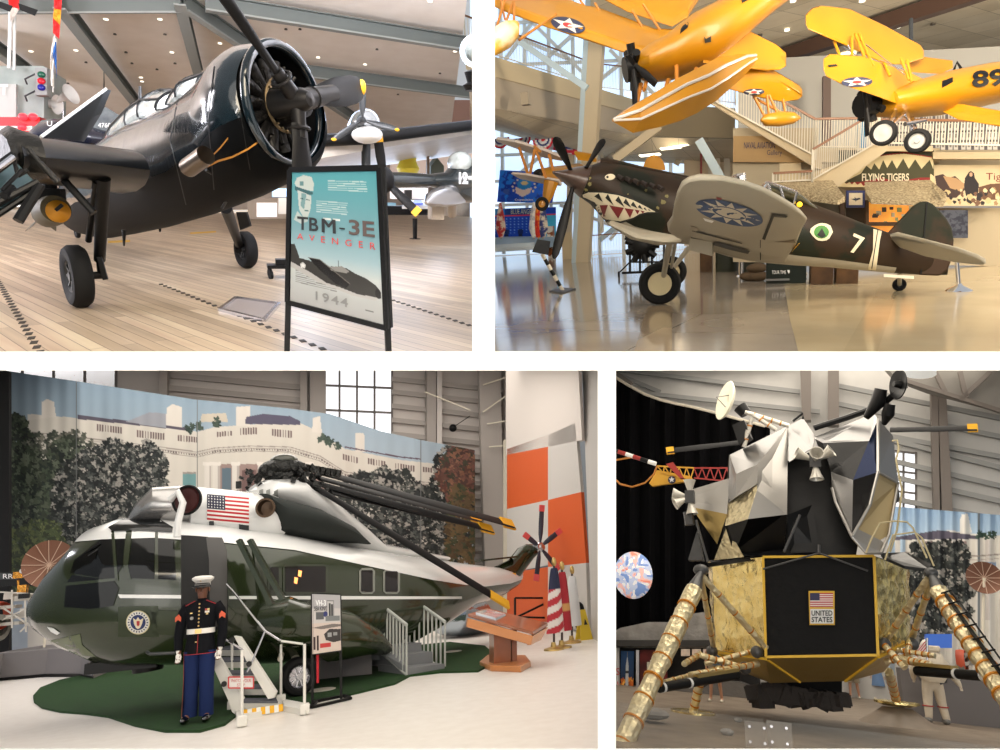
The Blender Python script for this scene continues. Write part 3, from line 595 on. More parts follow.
# navy aeroplanes far behind
fa=thing('navy_aircraft','dark blue aircraft marked NAVY behind the folded wing panel','aeroplane',r,r.G(110,207))
q=sloft(r,[(20,140,20,142,22,.1),(44,120,34,150,22,.6),(70,118,70,150,22,.9),(100,128,100,152,22,.8),(125,134,125,150,22,.4)]); q.build('fuselage',mat('dark_navy_gloss',(24,28,44),.25,coat=.6),parent=fa)
q=mb(); q.prism([r.P(84,142,21.6),r.P(99,110,21.6),r.P(106,107,21.6),r.P(122,117,21.6),r.P(124,142,21.6)],(0,.25,0)); q.build('tail_fin',mat('dark_navy_gloss2',(34,40,56),.25,coat=.6,var=(1.5,.15,(120,128,130))),parent=fa)
tx2('NAVY',80.5,135,93,138.5,21.5,WI,fa,bold=.03); tx2('47607',98,123,114,127.5,21.5,WI,fa); tx2('U',47,121,52,126,21.3,WI,fa)
q=mb(); q.cyl(r.P(78,152,22.5),r.P(78,186,22.5),.15); q.cyl(r.P(110,150,22.5),r.P(110,186,22.5),.15); q.cyl(r.P(104,107,22),ceil(104,72),.02,n=6); q.build('support',DGRY,parent=fa)
# second aircraft with grey underside wing and three bladed propeller
sa=thing('grey_wing_aircraft','aircraft with pale underside wing and yellow tipped propeller behind the poster','aeroplane',r,r.G(380,225)); WU=mat('wing_underside_grey',(196,190,182),.45,var=(1.5,.2,(176,170,163)))
A2=V((-.1,1,-.05)).normalized()
q=mb(); q.loft([[r.P(312,136,15),r.P(312,160,15.1),r.P(312,176,19),r.P(312,150,19)],[r.P(380,130,15.5),r.P(380,148,15.6),r.P(380,166,19.5),r.P(380,142,19.5)],[r.P(481,121,16),r.P(481,133,16.1),r.P(481,152,20),r.P(481,132,20)]]); q.build('wing',WU,parent=sa)
q=mb(); q.tube([r.P(312,141,14.95),r.P(366,138,15.2),r.P(481,124,15.9)],[.13,.14,.12],10); q.build('leading_edge',BLK,parent=sa)
q=mb(); c=r.P(367,122,14.2); q.lathe([(.2,.0),(.27,.1),(.3,.5),(.28,1.2)],c,(.05,1,-.05),20,True); q.build('engine_cowl',mat('cowl_dark_gloss',(70,76,76),.2,coat=1),parent=sa); q=mb(); q.sph(r.P(367,135,14.4),(.3,.6,.17)); q.build('chin_cowl',WHT,parent=sa)
q=mb()
c=r.P(362,120,13.9); q.lathe([(0,-.12),(.06,-.08),(.08,0),(.08,.3)],c,(.05,1,-.05),12)
for (x,y) in ((363,86),(333,140),(398,130)): t=r.P(x,y,13.8); q2=mb(); blade(q2,c,t,.13,(0,-1,0),.03,.5,.4); q2.build('propeller_blade',DGRY,parent=sa); k=mb(); k.sph(c.lerp(t,.97),(.05,.04,.03)); k.build('blade_tip',YEL,parent=sa)
q.build('propeller_hub',DGRY,parent=sa)
q=mb(); q.cyl(r.P(366,140,15.5),r.P(366,214,15.5),.1); q.build('main_leg',DGRY,parent=sa)
ta=thing('fighter_aircraft','dark fighter numbered 12 with a silver nose behind the poster, right side','aeroplane',r,r.G(450,222)); ND=mat('far_dark_paint',(38,44,46),.2,coat=1)
q=sloft(r,[(386,172,386,188,15.6,.2),(400,172,400,188,15.6,.25),(430,174,430,187,16,.25),(446,172,446,190,16,.4),(455,160,455,203,16,.6),(485,158,485,203,16,.7)]); q.build('fuselage',ND,parent=ta)
q=mb(); q.sph(r.P(460,163,15.9),(.28,.5,.27)); q.build('canopy',CAN,parent=ta); tx2('12',459,172,468,184,15.25,WI,ta,bold=.05)
q=rloft(r,[(426,203,15.2,2),(430,200,15.3,7),(440,197,15.5,10),(455,194,15.8,11),(470,190,16,10)]); q.build('silver_belly',mat('bare_aluminium',(190,190,192),.2,.9),parent=ta)
c=r.P(384,180,14.6); q=mb(); q.sph(c,(.22,.25,.28)); q.build('propeller_hub',BLK,parent=ta)
for (x,y) in ((377.5,136),(418,213),(350,200)): t=r.P(x,y,14.4); q=mb(); blade(q,c,t,.2,(0,-1,0),.03,.3,.6,sq=True); q.build('propeller_blade',BLK,parent=ta); k=mb(); d=(t-c).normalized(); k.bar(t-d*.12,t+d*.02,.2,.05,up=(0,-1,0)); k.build('blade_tip',YEL,parent=ta)
q=mb(); q.box(r.P(436,212,16),(.3,.4,.34)); q.cyl(r.P(452,200,16),r.P(452,214,16.5),.12); q.build('gear_door',mat('tan_metal',(170,156,138),.6),parent=ta)
q=mb(); b=r.G(415,239); q.cyl(b,b+V((0,0,.72)),.075,.09,12); q.cyl(b,b+V((0,0,.02)),.2,n=20); q.build('bollard',BLK,room=r,label='short black post under the yellow blade tip right of the poster',cat='post')
# exhibits at the back right
def mini(x0,y0,x1,y1,d,name,label,cat,col,em=0,t=.6,rough=.5): return pbox(r,x0,y0,x1,y1,d,t,name,mat('c_%d_%d_%d_%s'%(*col,em),col,rough,emis=em),label=label,cat=cat)
q=mb(); q.lathe([(.25,0),(.32,.15),(.22,.35),(.28,.55),(.45,.75),(.46,.8)],r.P(408,174,19),(0,0,1),14,True); q.build('yellow_buoy',mat('buoy_yellow',(225,205,60),.5),room=r,label='yellow flared buoy above the dark fuselage',cat='buoy')
q=mb(); q.prism([r.P(431,174,19),r.P(444,174,19),r.P(444,166,19),r.P(437.5,158,19),r.P(431,166,19)],(0,.5,0)); q.build('display_hut',mat('hut_green',(88,92,78),.7),room=r,label='small gabled hut shape between yellow buoy and canopy',cat='hut')
mini(427,152,429.5,174,18.9,'wooden_post','slim wooden post beside the yellow buoy','post',(110,90,70),t=.1)
mini(394,188,428,199,21,'light_box','glowing white display panel behind the lower propeller blade','display',(240,232,228),.6); mini(387,203,396,208,20,'display_case','pale blue display case left of the kiosk','display case',(150,190,205),.2); mini(405,190,412,199,20.9,'dark_case','dark display case in front of the glowing panel','display case',(50,44,40))
k=thing('kiosk','white sloped kiosk with a blue screen behind the bollard','kiosk',r,r.G(418,218)); q=mb(); q.prism([r.P(402,206,19),r.P(428,206,19),r.P(424,200,19.6),r.P(410,200,19.6)],(0,0,-.08)); q.build('top',WHT,parent=k); q=mb(); q.prism([r.P(413,204.5,18.9),r.P(423,204.5,18.9),r.P(421,201,19.3),r.P(414,201,19.3)],(0,-.02,.03)); q.build('screen',mat('screen_blue',(40,60,190),.3,emis=.8),parent=k); pbox(r,386,206,428,215,19.4,.5,'base',BLK,parent=k)
mini(273,188.5,290,197,20,'hanging_screen','pale blue screen under the bomber cowling, left of the poster','screen',(170,205,240),.8); mini(257,203,277,217,24,'white_display','white display stand under the bomber cowling','display stand',(235,228,225),.3); mini(279,198,291,214,23,'poster_board','pale board below the hanging screen','board',(205,200,190))
mini(248,198,300,219,34,'partition','beige partition behind the bomber cowling','partition',(150,135,118)); mini(330,117,420,128,44,'balcony_rail','dark balcony band far behind the propeller','balcony',(50,48,46),t=1)
mini(415,100,484,122,47,'mezzanine','pinkish lit mezzanine wall at the far right','mezzanine',(170,130,115),t=1); mini(0,196,98,207,45,'bright_doorway','bright white daylight doorway at the far left','doorway',(250,248,242),.9); mini(100,210,250,213,46,'low_barrier','long low pale barrier along the back of the deck','barrier',(235,225,210),.5)
mini(392,150,480,175,42,'exhibit_wall','pale pinkish exhibit wall behind the yellow buoy','wall panel',(225,205,190),.1)
gb=thing('globe_lamp','clear glass globe with black fitting at the top right','lamp',r,r.P(470,75,9)); q=mb(); q.sph(r.P(475,51,9),.2,24,16); q.build('glass_globe',GLS,parent=gb); q=mb(); q.sph(r.P(475,51,9),.12); q.build('inner_globe',mat('globe_grey',(150,152,150),.3),parent=gb); q=mb(); q.lathe([(.1,0),(.14,.06),(.08,.1),(.12,.22),(.04,.26)],r.P(473,91,9),(0,0,1),18,True); q.build('fitting',BLK,parent=gb)
# =================== HALL TWO: shark-mouthed fighter, yellow biplanes overhead ===================
r=R2
def tile_mat(name,c1,c2,mo,sc,rough=.12,rot=12,spec=.5):
    m=bpy.data.materials.new(name); m.use_nodes=True; t=m.node_tree; b=t.nodes['Principled BSDF']; N=t.nodes.new; Lk=t.links.new
    tc=N('ShaderNodeTexCoord'); mp=N('ShaderNodeMapping'); mp.inputs['Rotation'].default_value=(0,0,R(rot)); Lk(tc.outputs['Object'],mp.inputs[0])
    br=N('ShaderNodeTexBrick'); br.offset=0; Lk(mp.outputs[0],br.inputs['Vector']); br.inputs['Scale'].default_value=1; br.inputs['Brick Width'].default_value=sc; br.inputs['Row Height'].default_value=sc
    br.inputs['Mortar Size'].default_value=.006*sc; br.inputs['Color1'].default_value=L4(c1); br.inputs['Color2'].default_value=L4(c2); br.inputs['Mortar'].default_value=L4(mo)
    n=N('ShaderNodeTexNoise'); n.inputs['Scale'].default_value=.8; n.inputs['Detail'].default_value=7; Lk(tc.outputs['Object'],n.inputs['Vector'])
    mx=N('ShaderNodeMix'); mx.data_type='RGBA'; mx.blend_type='SOFT_LIGHT'; mx.inputs['Factor'].default_value=.5; Lk(br.outputs[0],mx.inputs[6]); Lk(n.outputs[0],mx.inputs[7]); Lk(mx.outputs[2],b.inputs['Base Color'])
    b.inputs['Roughness'].default_value=rough; b.inputs['Specular IOR Level'].default_value=spec; n2=N('ShaderNodeTexNoise'); n2.inputs['Scale'].default_value=1.1; Lk(tc.outputs['Object'],n2.inputs['Vector'])
    bp=N('ShaderNodeBump'); bp.inputs['Strength'].default_value=.08; Lk(n2.outputs[0],bp.inputs['Height']); Lk(bp.outputs[0],b.inputs['Normal']); return m
floor(R2,'floor_polished',tile_mat('polished_grey_floor',(158,148,136),(150,141,130),(128,120,110),3.2,.1),484,1150,358,45)
def patch(pts,name,mt,z=.004): m=mb(); m.prism([r.G(x,y,z) for x,y in pts],(0,0,.002)); return struct(m,name,mt,r,smooth=0)
patch([(784,284),(790,274),(820,269),(900,264),(1010,258),(1080,262),(1080,358),(800,358),(790,320)],'floor_cream',tile_mat('polished_cream_floor',(190,174,142),(186,170,138),(180,164,132),30,.14))
patch([(648,306),(672,306),(672,358),(632,358)],'floor_band',tile_mat('polished_tan_band',(158,140,116),(158,140,116),(140,124,104),30,.12),.006)
CRM=mat('cream_wall',(166,153,128),.8); CRD=mat('cream_trim',(196,178,144),.6); TAN=mat('tan_panel',(158,128,84),.7); WHF=mat('warm_white_frame',(214,206,188),.6)
TILE=tile_mat('ceiling_tile',(226,216,196),(206,196,176),(140,132,118),1.6,.9,rot=35,spec=.1)
# walls, ceiling
m=mb(); m.prism([r.G(x,y,8.3) for x,y in ((560,-150),(592,0),(640,76),(1120,66),(1120,-150))],(0,0,.1)); m.build('ceiling_tiled',TILE,room=r,kind='structure',loc=(0,0,8.3),smooth=0)
def zc(px,py,z=8.25): return r.G(px,py,z)
BRN=mat('brown_beam',(88,66,56),.6)
for a,b,w in (((735,72),(1010,-18),.5),((750,72),(812,78),.4),((700,86),(960,64),.3)):
    m=mb(); m.bar(zc(*a,7.95),zc(*b,7.95),w,.5); struct(m,'beam',BRN,r)
for x,y in ((848,55),(932,63)):
    q=mb(); p=zc(x,y,8.2); q.cyl(p,p+V((0,0,.06)),.32,n=20); q.build('ceiling_light',mat('warm_light',(255,238,205),emis=4),room=r,label={848:'round bright ceiling light between the wings of the 89 biplane',932:'round bright ceiling light just above the cockpit of the 89 biplane'}[x],cat='ceiling light')
for x,y in ((787,31),(793,2),(760,36),(933,25),(862,2),(898,28),(973,52),(975,57)):
    q=mb(); p=zc(x,y,8.2); q.cyl(p,p+V((0,0,.06)),.09,n=10); q.build('ceiling_downlight',DKS if x in(933,973,975,760) else DLG,room=r,label='tiny ceiling fitting above the yellow biplanes',cat='ceiling fitting',group='ceiling fittings over the biplanes')
def wallp(pts,d,name,mt,t=.2,kind='structure'): m=mb(); m.prism([r.P(x,y,d) for x,y in pts],(0,t,0)); return m.build(name,mt,room=r,kind=kind,smooth=0)
wallp([(738,60),(1120,40),(1120,150),(738,150)],30.5,'wall_upper_back',mat('grey_wall',(168,167,163),.8))
wallp([(733,128),(818,128),(818,150),(1120,150),(1120,268),(733,262)],19.5,'wall_right',CRM,.3)
wallp([(640,104),(735,108),(735,138),(640,136)],36,'wall_balcony_right',CRM,.5)
# glazed end wall: panes, mullions, lattice beyond
SKY=mat('daylight_pane',(214,232,250),.2,emis=1.15,var=(.25,.12,(120,175,235))); STRUC=mat('lattice_white',(226,226,220),.5)
wp=thing('glazing','tall bright glazed wall with white lattice at the far left','window',r,r.G(560,254)); wp['kind']='structure'; wp.name='window_1'; FR['window_1']=(r,FR.pop('glazing')[1]); 
del wp['category']
q=mb(); q.prism([r.P(470,-20,47),r.P(745,-20,47),r.P(745,246,47),r.P(470,256,47)],(0,.1,0)); q.build('pane',SKY,parent=wp)
q=mb(); rg=random.Random(5)
for x in range(500,745,24): q.bar(r.P(x,-10,46.5),r.P(x+4,254,46.5),.22)
for y in (18,60,150,176,200): q.bar(r.P(480,y+6,46.4),r.P(745,y-4,46.4),.2)
for a,b in (((505,60),(545,5)),((520,10),(590,80)),((545,60),(600,10)),((500,30),(570,60)),((600,80),(650,40)),((610,50),(655,95)),((500,190),(560,140)),((560,205),(610,225)),((610,240),(640,200)),((640,170),(665,215))): q.bar(r.P(*a,46.2),r.P(*b,46.2),.22)
q.build('lattice',STRUC,parent=wp)
# balcony on the left with soffit
BT=[r.G(470,103.5,6.5),r.G(640,137,6.5)]; m=mb(); q=[BT[0],BT[1],BT[1]+V((0,0,1.95)),BT[0]+V((0,0,1.95))]; m.prism(q,(.5,2,0)); struct(m,'balcony_front',mat('balcony_taupe',(172,158,138),.7),r,smooth=0)
m=mb(); m.prism([p+V((0,-.15,z)) for p,z in ((BT[0],1.2),(BT[1],1.2),(BT[1],1.95),(BT[0],1.95))],(0,.15,0)); struct(m,'balcony_trim',CRD,r,smooth=0)
m=mb(); m.prism([BT[0],BT[1],r.P(735,137,37),r.P(735,166,44),r.P(600,160,44),r.P(470,123,44)],(0,0,.05)); struct(m,'ceiling_soffit',tile_mat('soffit_tile',(214,200,176),(206,192,168),(150,140,122),1.8,.9,rot=10,spec=.1),r,smooth=0)
for x,y in ((671,148),(650,155),(684,146)):
    q=mb(); p=r.P(x,y,39.5); q.box(p,(1.1,.9,.06)); q.build('soffit_light',mat('warm_light',(255,238,205),emis=4),room=r,label={671:'square warm light in the soffit nearest the slanting brace',650:'square warm light in the soffit above the yellow rudder',684:'square warm light in the soffit furthest right'}[x],cat='ceiling light')
def rail(A,B,n,h,name,label,post=.035,top=.055,topm=None,barm=None,room=r,rm2=.018,nf=1):
    A=V(A);B=V(B); t=thing(name,label,'railing',room,(A+B)/2); up=V((0,0,h)); q=mb()
    for k in range(n+1): p=A.lerp(B,k/n); q.bar(p+V((0,0,.08)),p+up,rm2)
    q.bar(A+V((0,0,.1)),B+V((0,0,.1)),post,post); q.build('balusters',barm or WHF,parent=t); q=mb(); q.bar(A+up,B+up,top,top); q.build('handrail',topm or mat('handrail_brown',(132,88,56),.4),parent=t)
    q=mb()
    for k in range(nf+1): q.bar(A.lerp(B,k/nf),A.lerp(B,k/nf)+up,.05,.05)
    q.build('newel_posts',barm or WHF,parent=t); return t
rail(BT[0]+V((0,0,1.95)),BT[0].lerp(BT[1],.62)+V((0,0,1.95)),46,1.15,'balcony_railing','white balcony railing high at the left in front of the bright glazing')
rail(BT[0].lerp(BT[1],.68)+V((0,0,1.95)),r.P(735,105,36),44,1.2,'balcony_railing','white balcony railing behind the long yellow float')
# big column and braces
COLM=mat('column_cream',(190,176,150),.6); BLU=mat('pale_steel',(178,196,206),.4)
cl=thing('column','tall cream column left of the fighter nose, rising past the balcony','column',r,r.G(583,262)); cl['kind']='structure'; del cl['category']
bs=r.G(583,262); q=mb(); tp=r.P(600,-20,bs.y-3); q.bar(bs,tp,.62,.6,up=(0,1,0)); q.build('shaft',COLM,parent=cl); q=mb(); q.bar(bs+V((-.38,0,0)),tp+V((-.36,0,0)),.2,.66,up=(0,1,0)); q.build('side_cladding',BLU,parent=cl)
q=mb(); q.bar(r.G(568,256),r.P(572,133,r.G(568,256).y),.32,.3,up=(0,1,0)); struct(q,'column_slim',COLM,r)
for a,b,d,w,mt in (((520,42),(587,88),26,.22,BLU),((615,160),(660,126),30,.34,COLM),((699,140),(722,180),26,.3,BLU),((600,240),(622,222),44,.3,BLU),((676,165),(690,140),43,.3,COLM)):
    q=mb(); q.bar(r.P(*a,d),r.P(*b,d),w,w); struct(q,'brace',mt,r)
for x,w in ((708,5),(716,4),(724,6),(600,3)): m=mb(); m.prism([r.P(x,148,42),r.P(x+w,148,42),r.P(x+w,232,42),r.P(x,234,42)],(0,.3,0)); struct(m,'trim_post',WHF,r,smooth=0)
wallp([(684,150),(745,150),(745,244),(684,246)],43,'wall_far',mat('peach_wall',(214,196,168),.8))
pbox(r,700,152,702,235,41,.2,'red_pipe',mat('red_pipe',(130,40,40),.5),label='thin dark red vertical pipe behind the fighter canopy frame',cat='pipe')
# ground floor left: stage with blue backdrop, banner, flags
BLB=mat('backdrop_blue',(24,80,190),.6,emis=0)
bn=thing('blue_banner','bright blue satin banner with a round crest hanging above the stage','banner',r,r.P(527,203,38))
g=Can(0,0,66,40,66,40,(30,90,215)); rg=np.random.RandomState(2)
g.blobs(np.ones(g.X.shape,bool),60,5,[(20,70,190),(40,110,235),(60,90,180),(30,130,240)],4,2.)
g.ell(30,17,8,8,(40,140,215)); g.ell(30,15,4,2.5,(225,205,150)); g.poly([(20,20),(30,24),(40,20),(38,28),(30,33),(22,28)],(240,215,205)); g.ell(30,7,4,1.5,(230,180,150))
for k in range(10):
    a=PI*(k/9)*1.3-.5*PI*.3-PI*1.0; g.ell(30+13*math.cos(a),18+11*math.sin(a)+2,1.2,1.2,(240,225,190))
sheet(g,bil([r.P(500,170,38),r.P(560,173,37),r.P(497,202,38),r.P(552,203,37)],g.e),'banner_cloth',VC,parent=bn); tx2('Congratulations',515,198.5,533,201.5,37.3,WI,bn,rm=r)
sd=thing('stage_backdrop','blue stage backdrop with rows of stars and two seated figures shapes','backdrop',r,r.G(520,258)); 
g=Can(0,0,64,34,96,51,(20,75,195)).rect(0,0,13,7,(50,150,215)).rect(14,-1,40,7,(20,70,150)).rect(0,7,64,8.2,(230,60,80)).rect(48,8.2,64,34,(70,190,225))
for i in range(11):
    for j in range(6): g.ell(3+i*4,11+j*3,.6,.6,(120,170,240))
for x in (15,29): g.ell(x,25,3,3,(20,45,100)); g.rect(x-2,27,x+2,33,(25,40,80))
sheet(g,bil([r.P(492,209,40),r.P(556,207,40),r.P(492,241,40),r.P(556,239,40)],g.e),'printed_backdrop',VC,parent=sd); tx2('BLUE ANGELS',511,209,535,214,39.8,mat('sign_cream',(220,215,180),.6),sd,rm=r)
q=mb(); q.prism([r.P(490,238,37),r.P(556,237,37),r.P(556,247,36),r.P(490,249,36)],(0,3,0)); sg2=q.build('stage',mat('stage_pale_blue',(170,195,215),.5),room=r,label='low pale blue stage platform with steps under the backdrop',cat='stage',smooth=0)
q=mb(); q.box(r.P(512,246,35.5),(2.4,.8,.25)); q.box(r.P(513,249,35),(3.2,.8,.2)); q.build('stage_steps',mat('steps_white',(210,222,230),.5),room=r,label='pale steps in front of the stage',cat='steps')
for x,c1,c2,lb in ((501,(200,60,60),(240,220,200),'red and white flag on a pole at the left end of the stage'),(534,(240,238,230),(190,190,200),'white furled flag at the right of the stage backdrop'),(538.5,(220,50,40),(240,140,40),'red furled flag at the right of the stage backdrop'),(543,(60,70,130),(230,220,200),'navy furled flag nearest the aircraft wheel')):
    f_=thing('furled_flag',lb,'flag',r,r.P(x,240,36)); q=mb(); q.lathe([(.12,0),(.3,.5),(.22,1.2),(.06,1.9)],r.P(x,237.5,36),(.05,0,1),8); q.build('flag_cloth',mat('flag%d'%x,c1,.8,var=(3,.05,c2)),parent=f_); q=mb(); q.cyl(r.P(x,239,36),r.P(x+.8,207,36),.03); q.build('pole',mat('pole_gold',(190,160,90),.4),parent=f_)
for x,d in ((500,36),(521,36),(543,34)):
    q=Can(-1,0,1,1,40,20,(235,235,240)); q.ell(0,0,1,1,(215,50,70)); q.ell(0,0,.78,.78,(240,240,244)); q.ell(0,0,.55,.55,(40,60,130)); q.ell(0,0,.34,.34,(240,240,244)); q.ell(0,0,.16,.16,(215,50,70))
    P0=r.P(x,138 if x<540 else 139,d)
    def fan(u,v,P0=P0): a=PI*(u+1)/2; return P0+V((-math.cos(a)*v*.55,.03*math.sin(a*14),-math.sin(a)*v*.55))
    c2=Can(-1,0,1,1,36,12,(235,235,240)); 
    for lo,hi,cc in ((.8,1.01,(215,50,70)),(.45,.62,(40,60,130)),(0,.2,(215,50,70))): c2.rect(-1,lo,1,hi,cc)
    o=sheet(c2,fan,'bunting_fan',VC,room=r,label={500:'leftmost pleated red, white and blue bunting fan',521:'middle pleated red, white and blue bunting fan',543:'bunting fan nearest the fighter propeller'}[x],cat='bunting')
g=Can(0,0,40,30,80,60,(240,240,244))
for k in range(6): g.rect(k*7,0,k*7+2.6,30,(220,50,75))
g.poly([(22,18),(40,8),(40,14),(22,24)],(50,80,170)); g.poly([(22,26),(40,17),(40,22),(24,30)],(220,50,75))
sheet(g,bil([r.P(535,130,39),r.P(596,138,39),r.P(535,146,39),r.P(588,158,39)],g.e),'striped_banner',VC,room=r,label='red and white striped banner with a blue stripe below the balcony',cat='banner')
# small silver and yellow biplane behind the propeller
YA=mat('aircraft_yellow',(180,124,8),.4,coat=.25,var=(1.2,.3,(162,108,5))); YS=mat('strut_ochre',(176,112,40),.5)
SW=mat('doped_silver',(196,184,176),.5)
def slab(pts,t,room=r,bv=None): q=mb(); q.prism([room.P(*p) for p in pts],t); return q
b1=thing('silver_wing_biplane','small biplane with silvery wings and a yellow fuselage behind the propeller','aeroplane',r,r.P(545,205,26))
slab([(496,139,24),(515,142,24.2),(545,151,26),(562,158,27),(562,161,27.4),(545,158,27),(520,150,25.5),(500,143,24.5)],(0,.2,.1)).build('upper_wing',SW,parent=b1)
slab([(511,174,24),(525,175,24.3),(558,181,26),(561,186,26.4),(540,183,26),(520,179,25)],(0,.2,.08)).build('lower_wing',SW,parent=b1)
q=mb()
for a,b in (((519,147),(528,174)),((535,149),(530,174)),((536,150),(546,178)),((549,154),(554,173)),((541,152),(534,146))): q.bar(r.P(*a,25),r.P(*b,25),.09)
q.build('wing_struts',YS,parent=b1)
q=rloft(r,[(538,176,26,3),(541,176,26,7),(552,176,27,9),(570,172,29,7),(600,164,33,4)],16); q.build('fuselage',YA,parent=b1); q=rloft(r,[(537,171,25.8,4),(539,175,25.9,6)],12); q.build('engine',BLK,parent=b1)
slab([(574,153,28),(592,156,28.6),(596,162,28.6),(578,160,28)],(0,.2,.1)).build('yellow_wing_tip',YA,parent=b1)
q=mb(); q.tube([r.P(551,182,25.5),r.P(548,195,25.4),r.P(546,203,25.3)],[.3,.22,.12]); q.build('wheel_fairing',YA,parent=b1); wheel(b1,r.P(542,204,25),(.3,-1,0),.26,.2,YA,'main_wheel','wheel_hub',.5)
# rudder of another yellow aircraft peeping above the fighter
q=mb(); q.prism([r.P(658+11*math.cos(PI*k/10)-4,170-15*math.sin(PI*k/10),18) for k in range(11)],(0,.1,0)); q.build('yellow_rudder',YA,room=r,label='rounded yellow-orange rudder rising behind the fighter cowling',cat='rudder')
# ---------- the fighter ----------
pf=thing('shark_mouth_fighter','green and brown fighter with a shark mouth and number 7 on the polished floor','aeroplane',r,r.G(740,298))
CAMO=mat('camouflage_paint',(20,25,15),.5,spec=.3,var=(1.15,.02,(42,30,19))); LG=mat('underside_grey',(160,155,140),.5,var=(.8,.3,(150,143,127)))
st=[(592,165,580,197,12.0,.42),(603,161,590,204,12.05,.5),(620,163,606,222,12.15,.58),(645,168,628,235,12.3,.6),(675,174,655,242,12.45,.6),(700,180,690,244,12.6,.6),(735,186,728,256,12.7,.58),(765,188,760,262,12.8,.56),(800,199,794,265,12.85,.5),(835,212,829,267,12.9,.42),(865,224,861,270,12.95,.33),(895,235,893,273,13,.22),(925,242,923,275,13.05,.12),(948,246,947,275,13.1,.05)]
m=sloft(r,st,36,True); m.build('fuselage',CAMO,parent=pf); FB=m.bvh()
# grey belly laid under the fuselage
def shell(st,lo,n=14,grow=1.012):
    T=[r.P(a[0],a[1],a[4]) for a in st];B=[r.P(a[2],a[3],a[4]) for a in st];C=[(p+q)/2 for p,q in zip(T,B)];rg=[]
    for k,a in enumerate(st):
        d=(C[min(k+1,len(C)-1)]-C[max(k-1,0)]);u=(T[k]-B[k])/2;x=d.cross(u).normalized(); l0=lo(k) if callable(lo) else lo; 
        rg.append([C[k]+(x*math.cos(t)*a[5]+u*math.sin(t))*grow for t in [R(l0+(180-2*l0 if l0>0 else -180-2*l0)*i/n) for i in range(n+1)]])
    q=mb(); q.loft(rg,False,False); return q
shell(st[2:12],-42).build('belly',LG,parent=pf,label='pale grey belly')
q=sloft(r,[(553,171,553,173.5,11.6,.03),(565,170,563,181,11.75,.2),(578,167,571,189,11.9,.34),(592,165,580,197.5,12.02,.43)],30); q.build('spinner',mat('spinner_brown',(70,54,46),.4,coat=.2),parent=pf)
q=sloft(r,[(601,158,599,170,12.1,.2),(606,157,604,172,12.12,.24),(640,166,640,174,12.3,.22),(694,177,694,184,12.55,.12)],16); q.build('carburettor_scoop',CAMO,parent=pf)
hb=r.P(572,181,11.85)
for (x,y),w,tw in (((555,137),.2,1.1),((604,139),.16,1.3),((554,259),.17,.2)):
    q=mb(); blade(q,r.P(*{555:(572,173),604:(586,168),554:(573,186)}[x],11.8),r.P(x,y,11.3 if x!=604 else 12.2),w,(0,-1,0),.035,tw,.45); q.build('propeller_blade',PBL,parent=pf)
# shark mouth
CRE=mat('mouth_cream',(206,196,168),.5); MRD=mat('mouth_red',(112,34,36),.5); LGR=mat('decal_black',(20,22,18),.45)
def dc(pts,mt,off,name='nose_art',st_=3,bv=None): return decal(r,bv or FB,pts,name,mt,pf,off=off,step=st_)
X=lambda a,b:(550+a*.16,140+b*.16)
dc([X(*p) for p in ((170,352),(185,330),(240,318),(330,320),(430,335),(520,365),(600,405),(680,455),(600,462),(560,475),(520,500),(440,520),(350,508),(300,480),(272,440),(270,405),(220,380))],LGR,.02)
dc([X(*p) for p in ((185,350),(240,328),(330,330),(430,346),(520,376),(600,416),(660,450),(600,450),(520,432),(430,420),(360,404),(290,404),(280,390),(230,366))],CRE,.026)
dc([X(*p) for p in ((284,418),(300,404),(360,404),(430,420),(520,432),(610,450),(560,462),(520,486),(440,508),(350,496),(306,470))],CRE,.026)
for t in (((275,352),(305,332),(330,388)),((345,362),(362,336),(398,410)),((408,378),(428,350),(466,420)),((458,392),(474,364),(508,424)),((504,408),(520,384),(548,428)),((548,420),(560,404),(582,436)),((585,430),(594,420),(606,442)),((612,436),(620,432),(630,446))): dc([X(*p) for p in t],LGR,.034)
for t in (((310,408),(362,406),(336,484)),((370,408),(462,424),(426,492)),((466,426),(524,434),(500,488)),((528,434),(560,440),(548,466)),((564,440),(592,446),(580,460))): dc([X(*p) for p in t],MRD,.034)
dc([(610+5.2*math.cos(2*PI*k/16),177-.0+3.1*math.sin(2*PI*k/16)-.35*math.cos(2*PI*k/16)) for k in range(16)],CRE,.03,'eye'); dc([(607.5+1.3*math.cos(2*PI*k/10),177+1.3*math.sin(2*PI*k/10)) for k in range(10)],LGR,.04,'eye')
for k in range(6): x=618+k*8; y=176+k*2.1; q=mb(); q.cyl(r.P(x,y,12.3-.62),r.P(x+5,y+3.2,12.3-.68),.04,.045,8); q.build('exhaust_stub',mat('stub_dark',(40,32,28),.6),parent=pf)
for x,y,s in ((588,178,3.5),(590,184,2.5),(586,190,2),(663,202,3),(667,196,2.5),(658,208,2),(646,190,1.6),(641,213,1.2),(628,194,.8)):
    rr=random.Random(int(x)); dc([(x+s*rr.uniform(.5,1.2)*math.cos(2*PI*k/9),y+s*rr.uniform(.5,1.2)*math.sin(2*PI*k/9)) for k in range(9)],mat('worn_green_paint',(112,104,60),.6),.015,'worn_patch',2)
for a,b in (((680,182),(672,236)),((628,196),(680,208))): dc([(a[0],a[1]),(a[0]+.7,a[1]),(b[0]+.7,b[1]),(b[0],b[1])],LGR,.012,'panel_seam')
# belly radiator
q=sloft(r,[(612,218,607,222,12.0,.35),(640,226,628,236,12.1,.42),(662,228,652,243,12.25,.42),(680,228,668,240,12.4,.3)],18); q.build('radiator_cowl',LG,parent=pf)
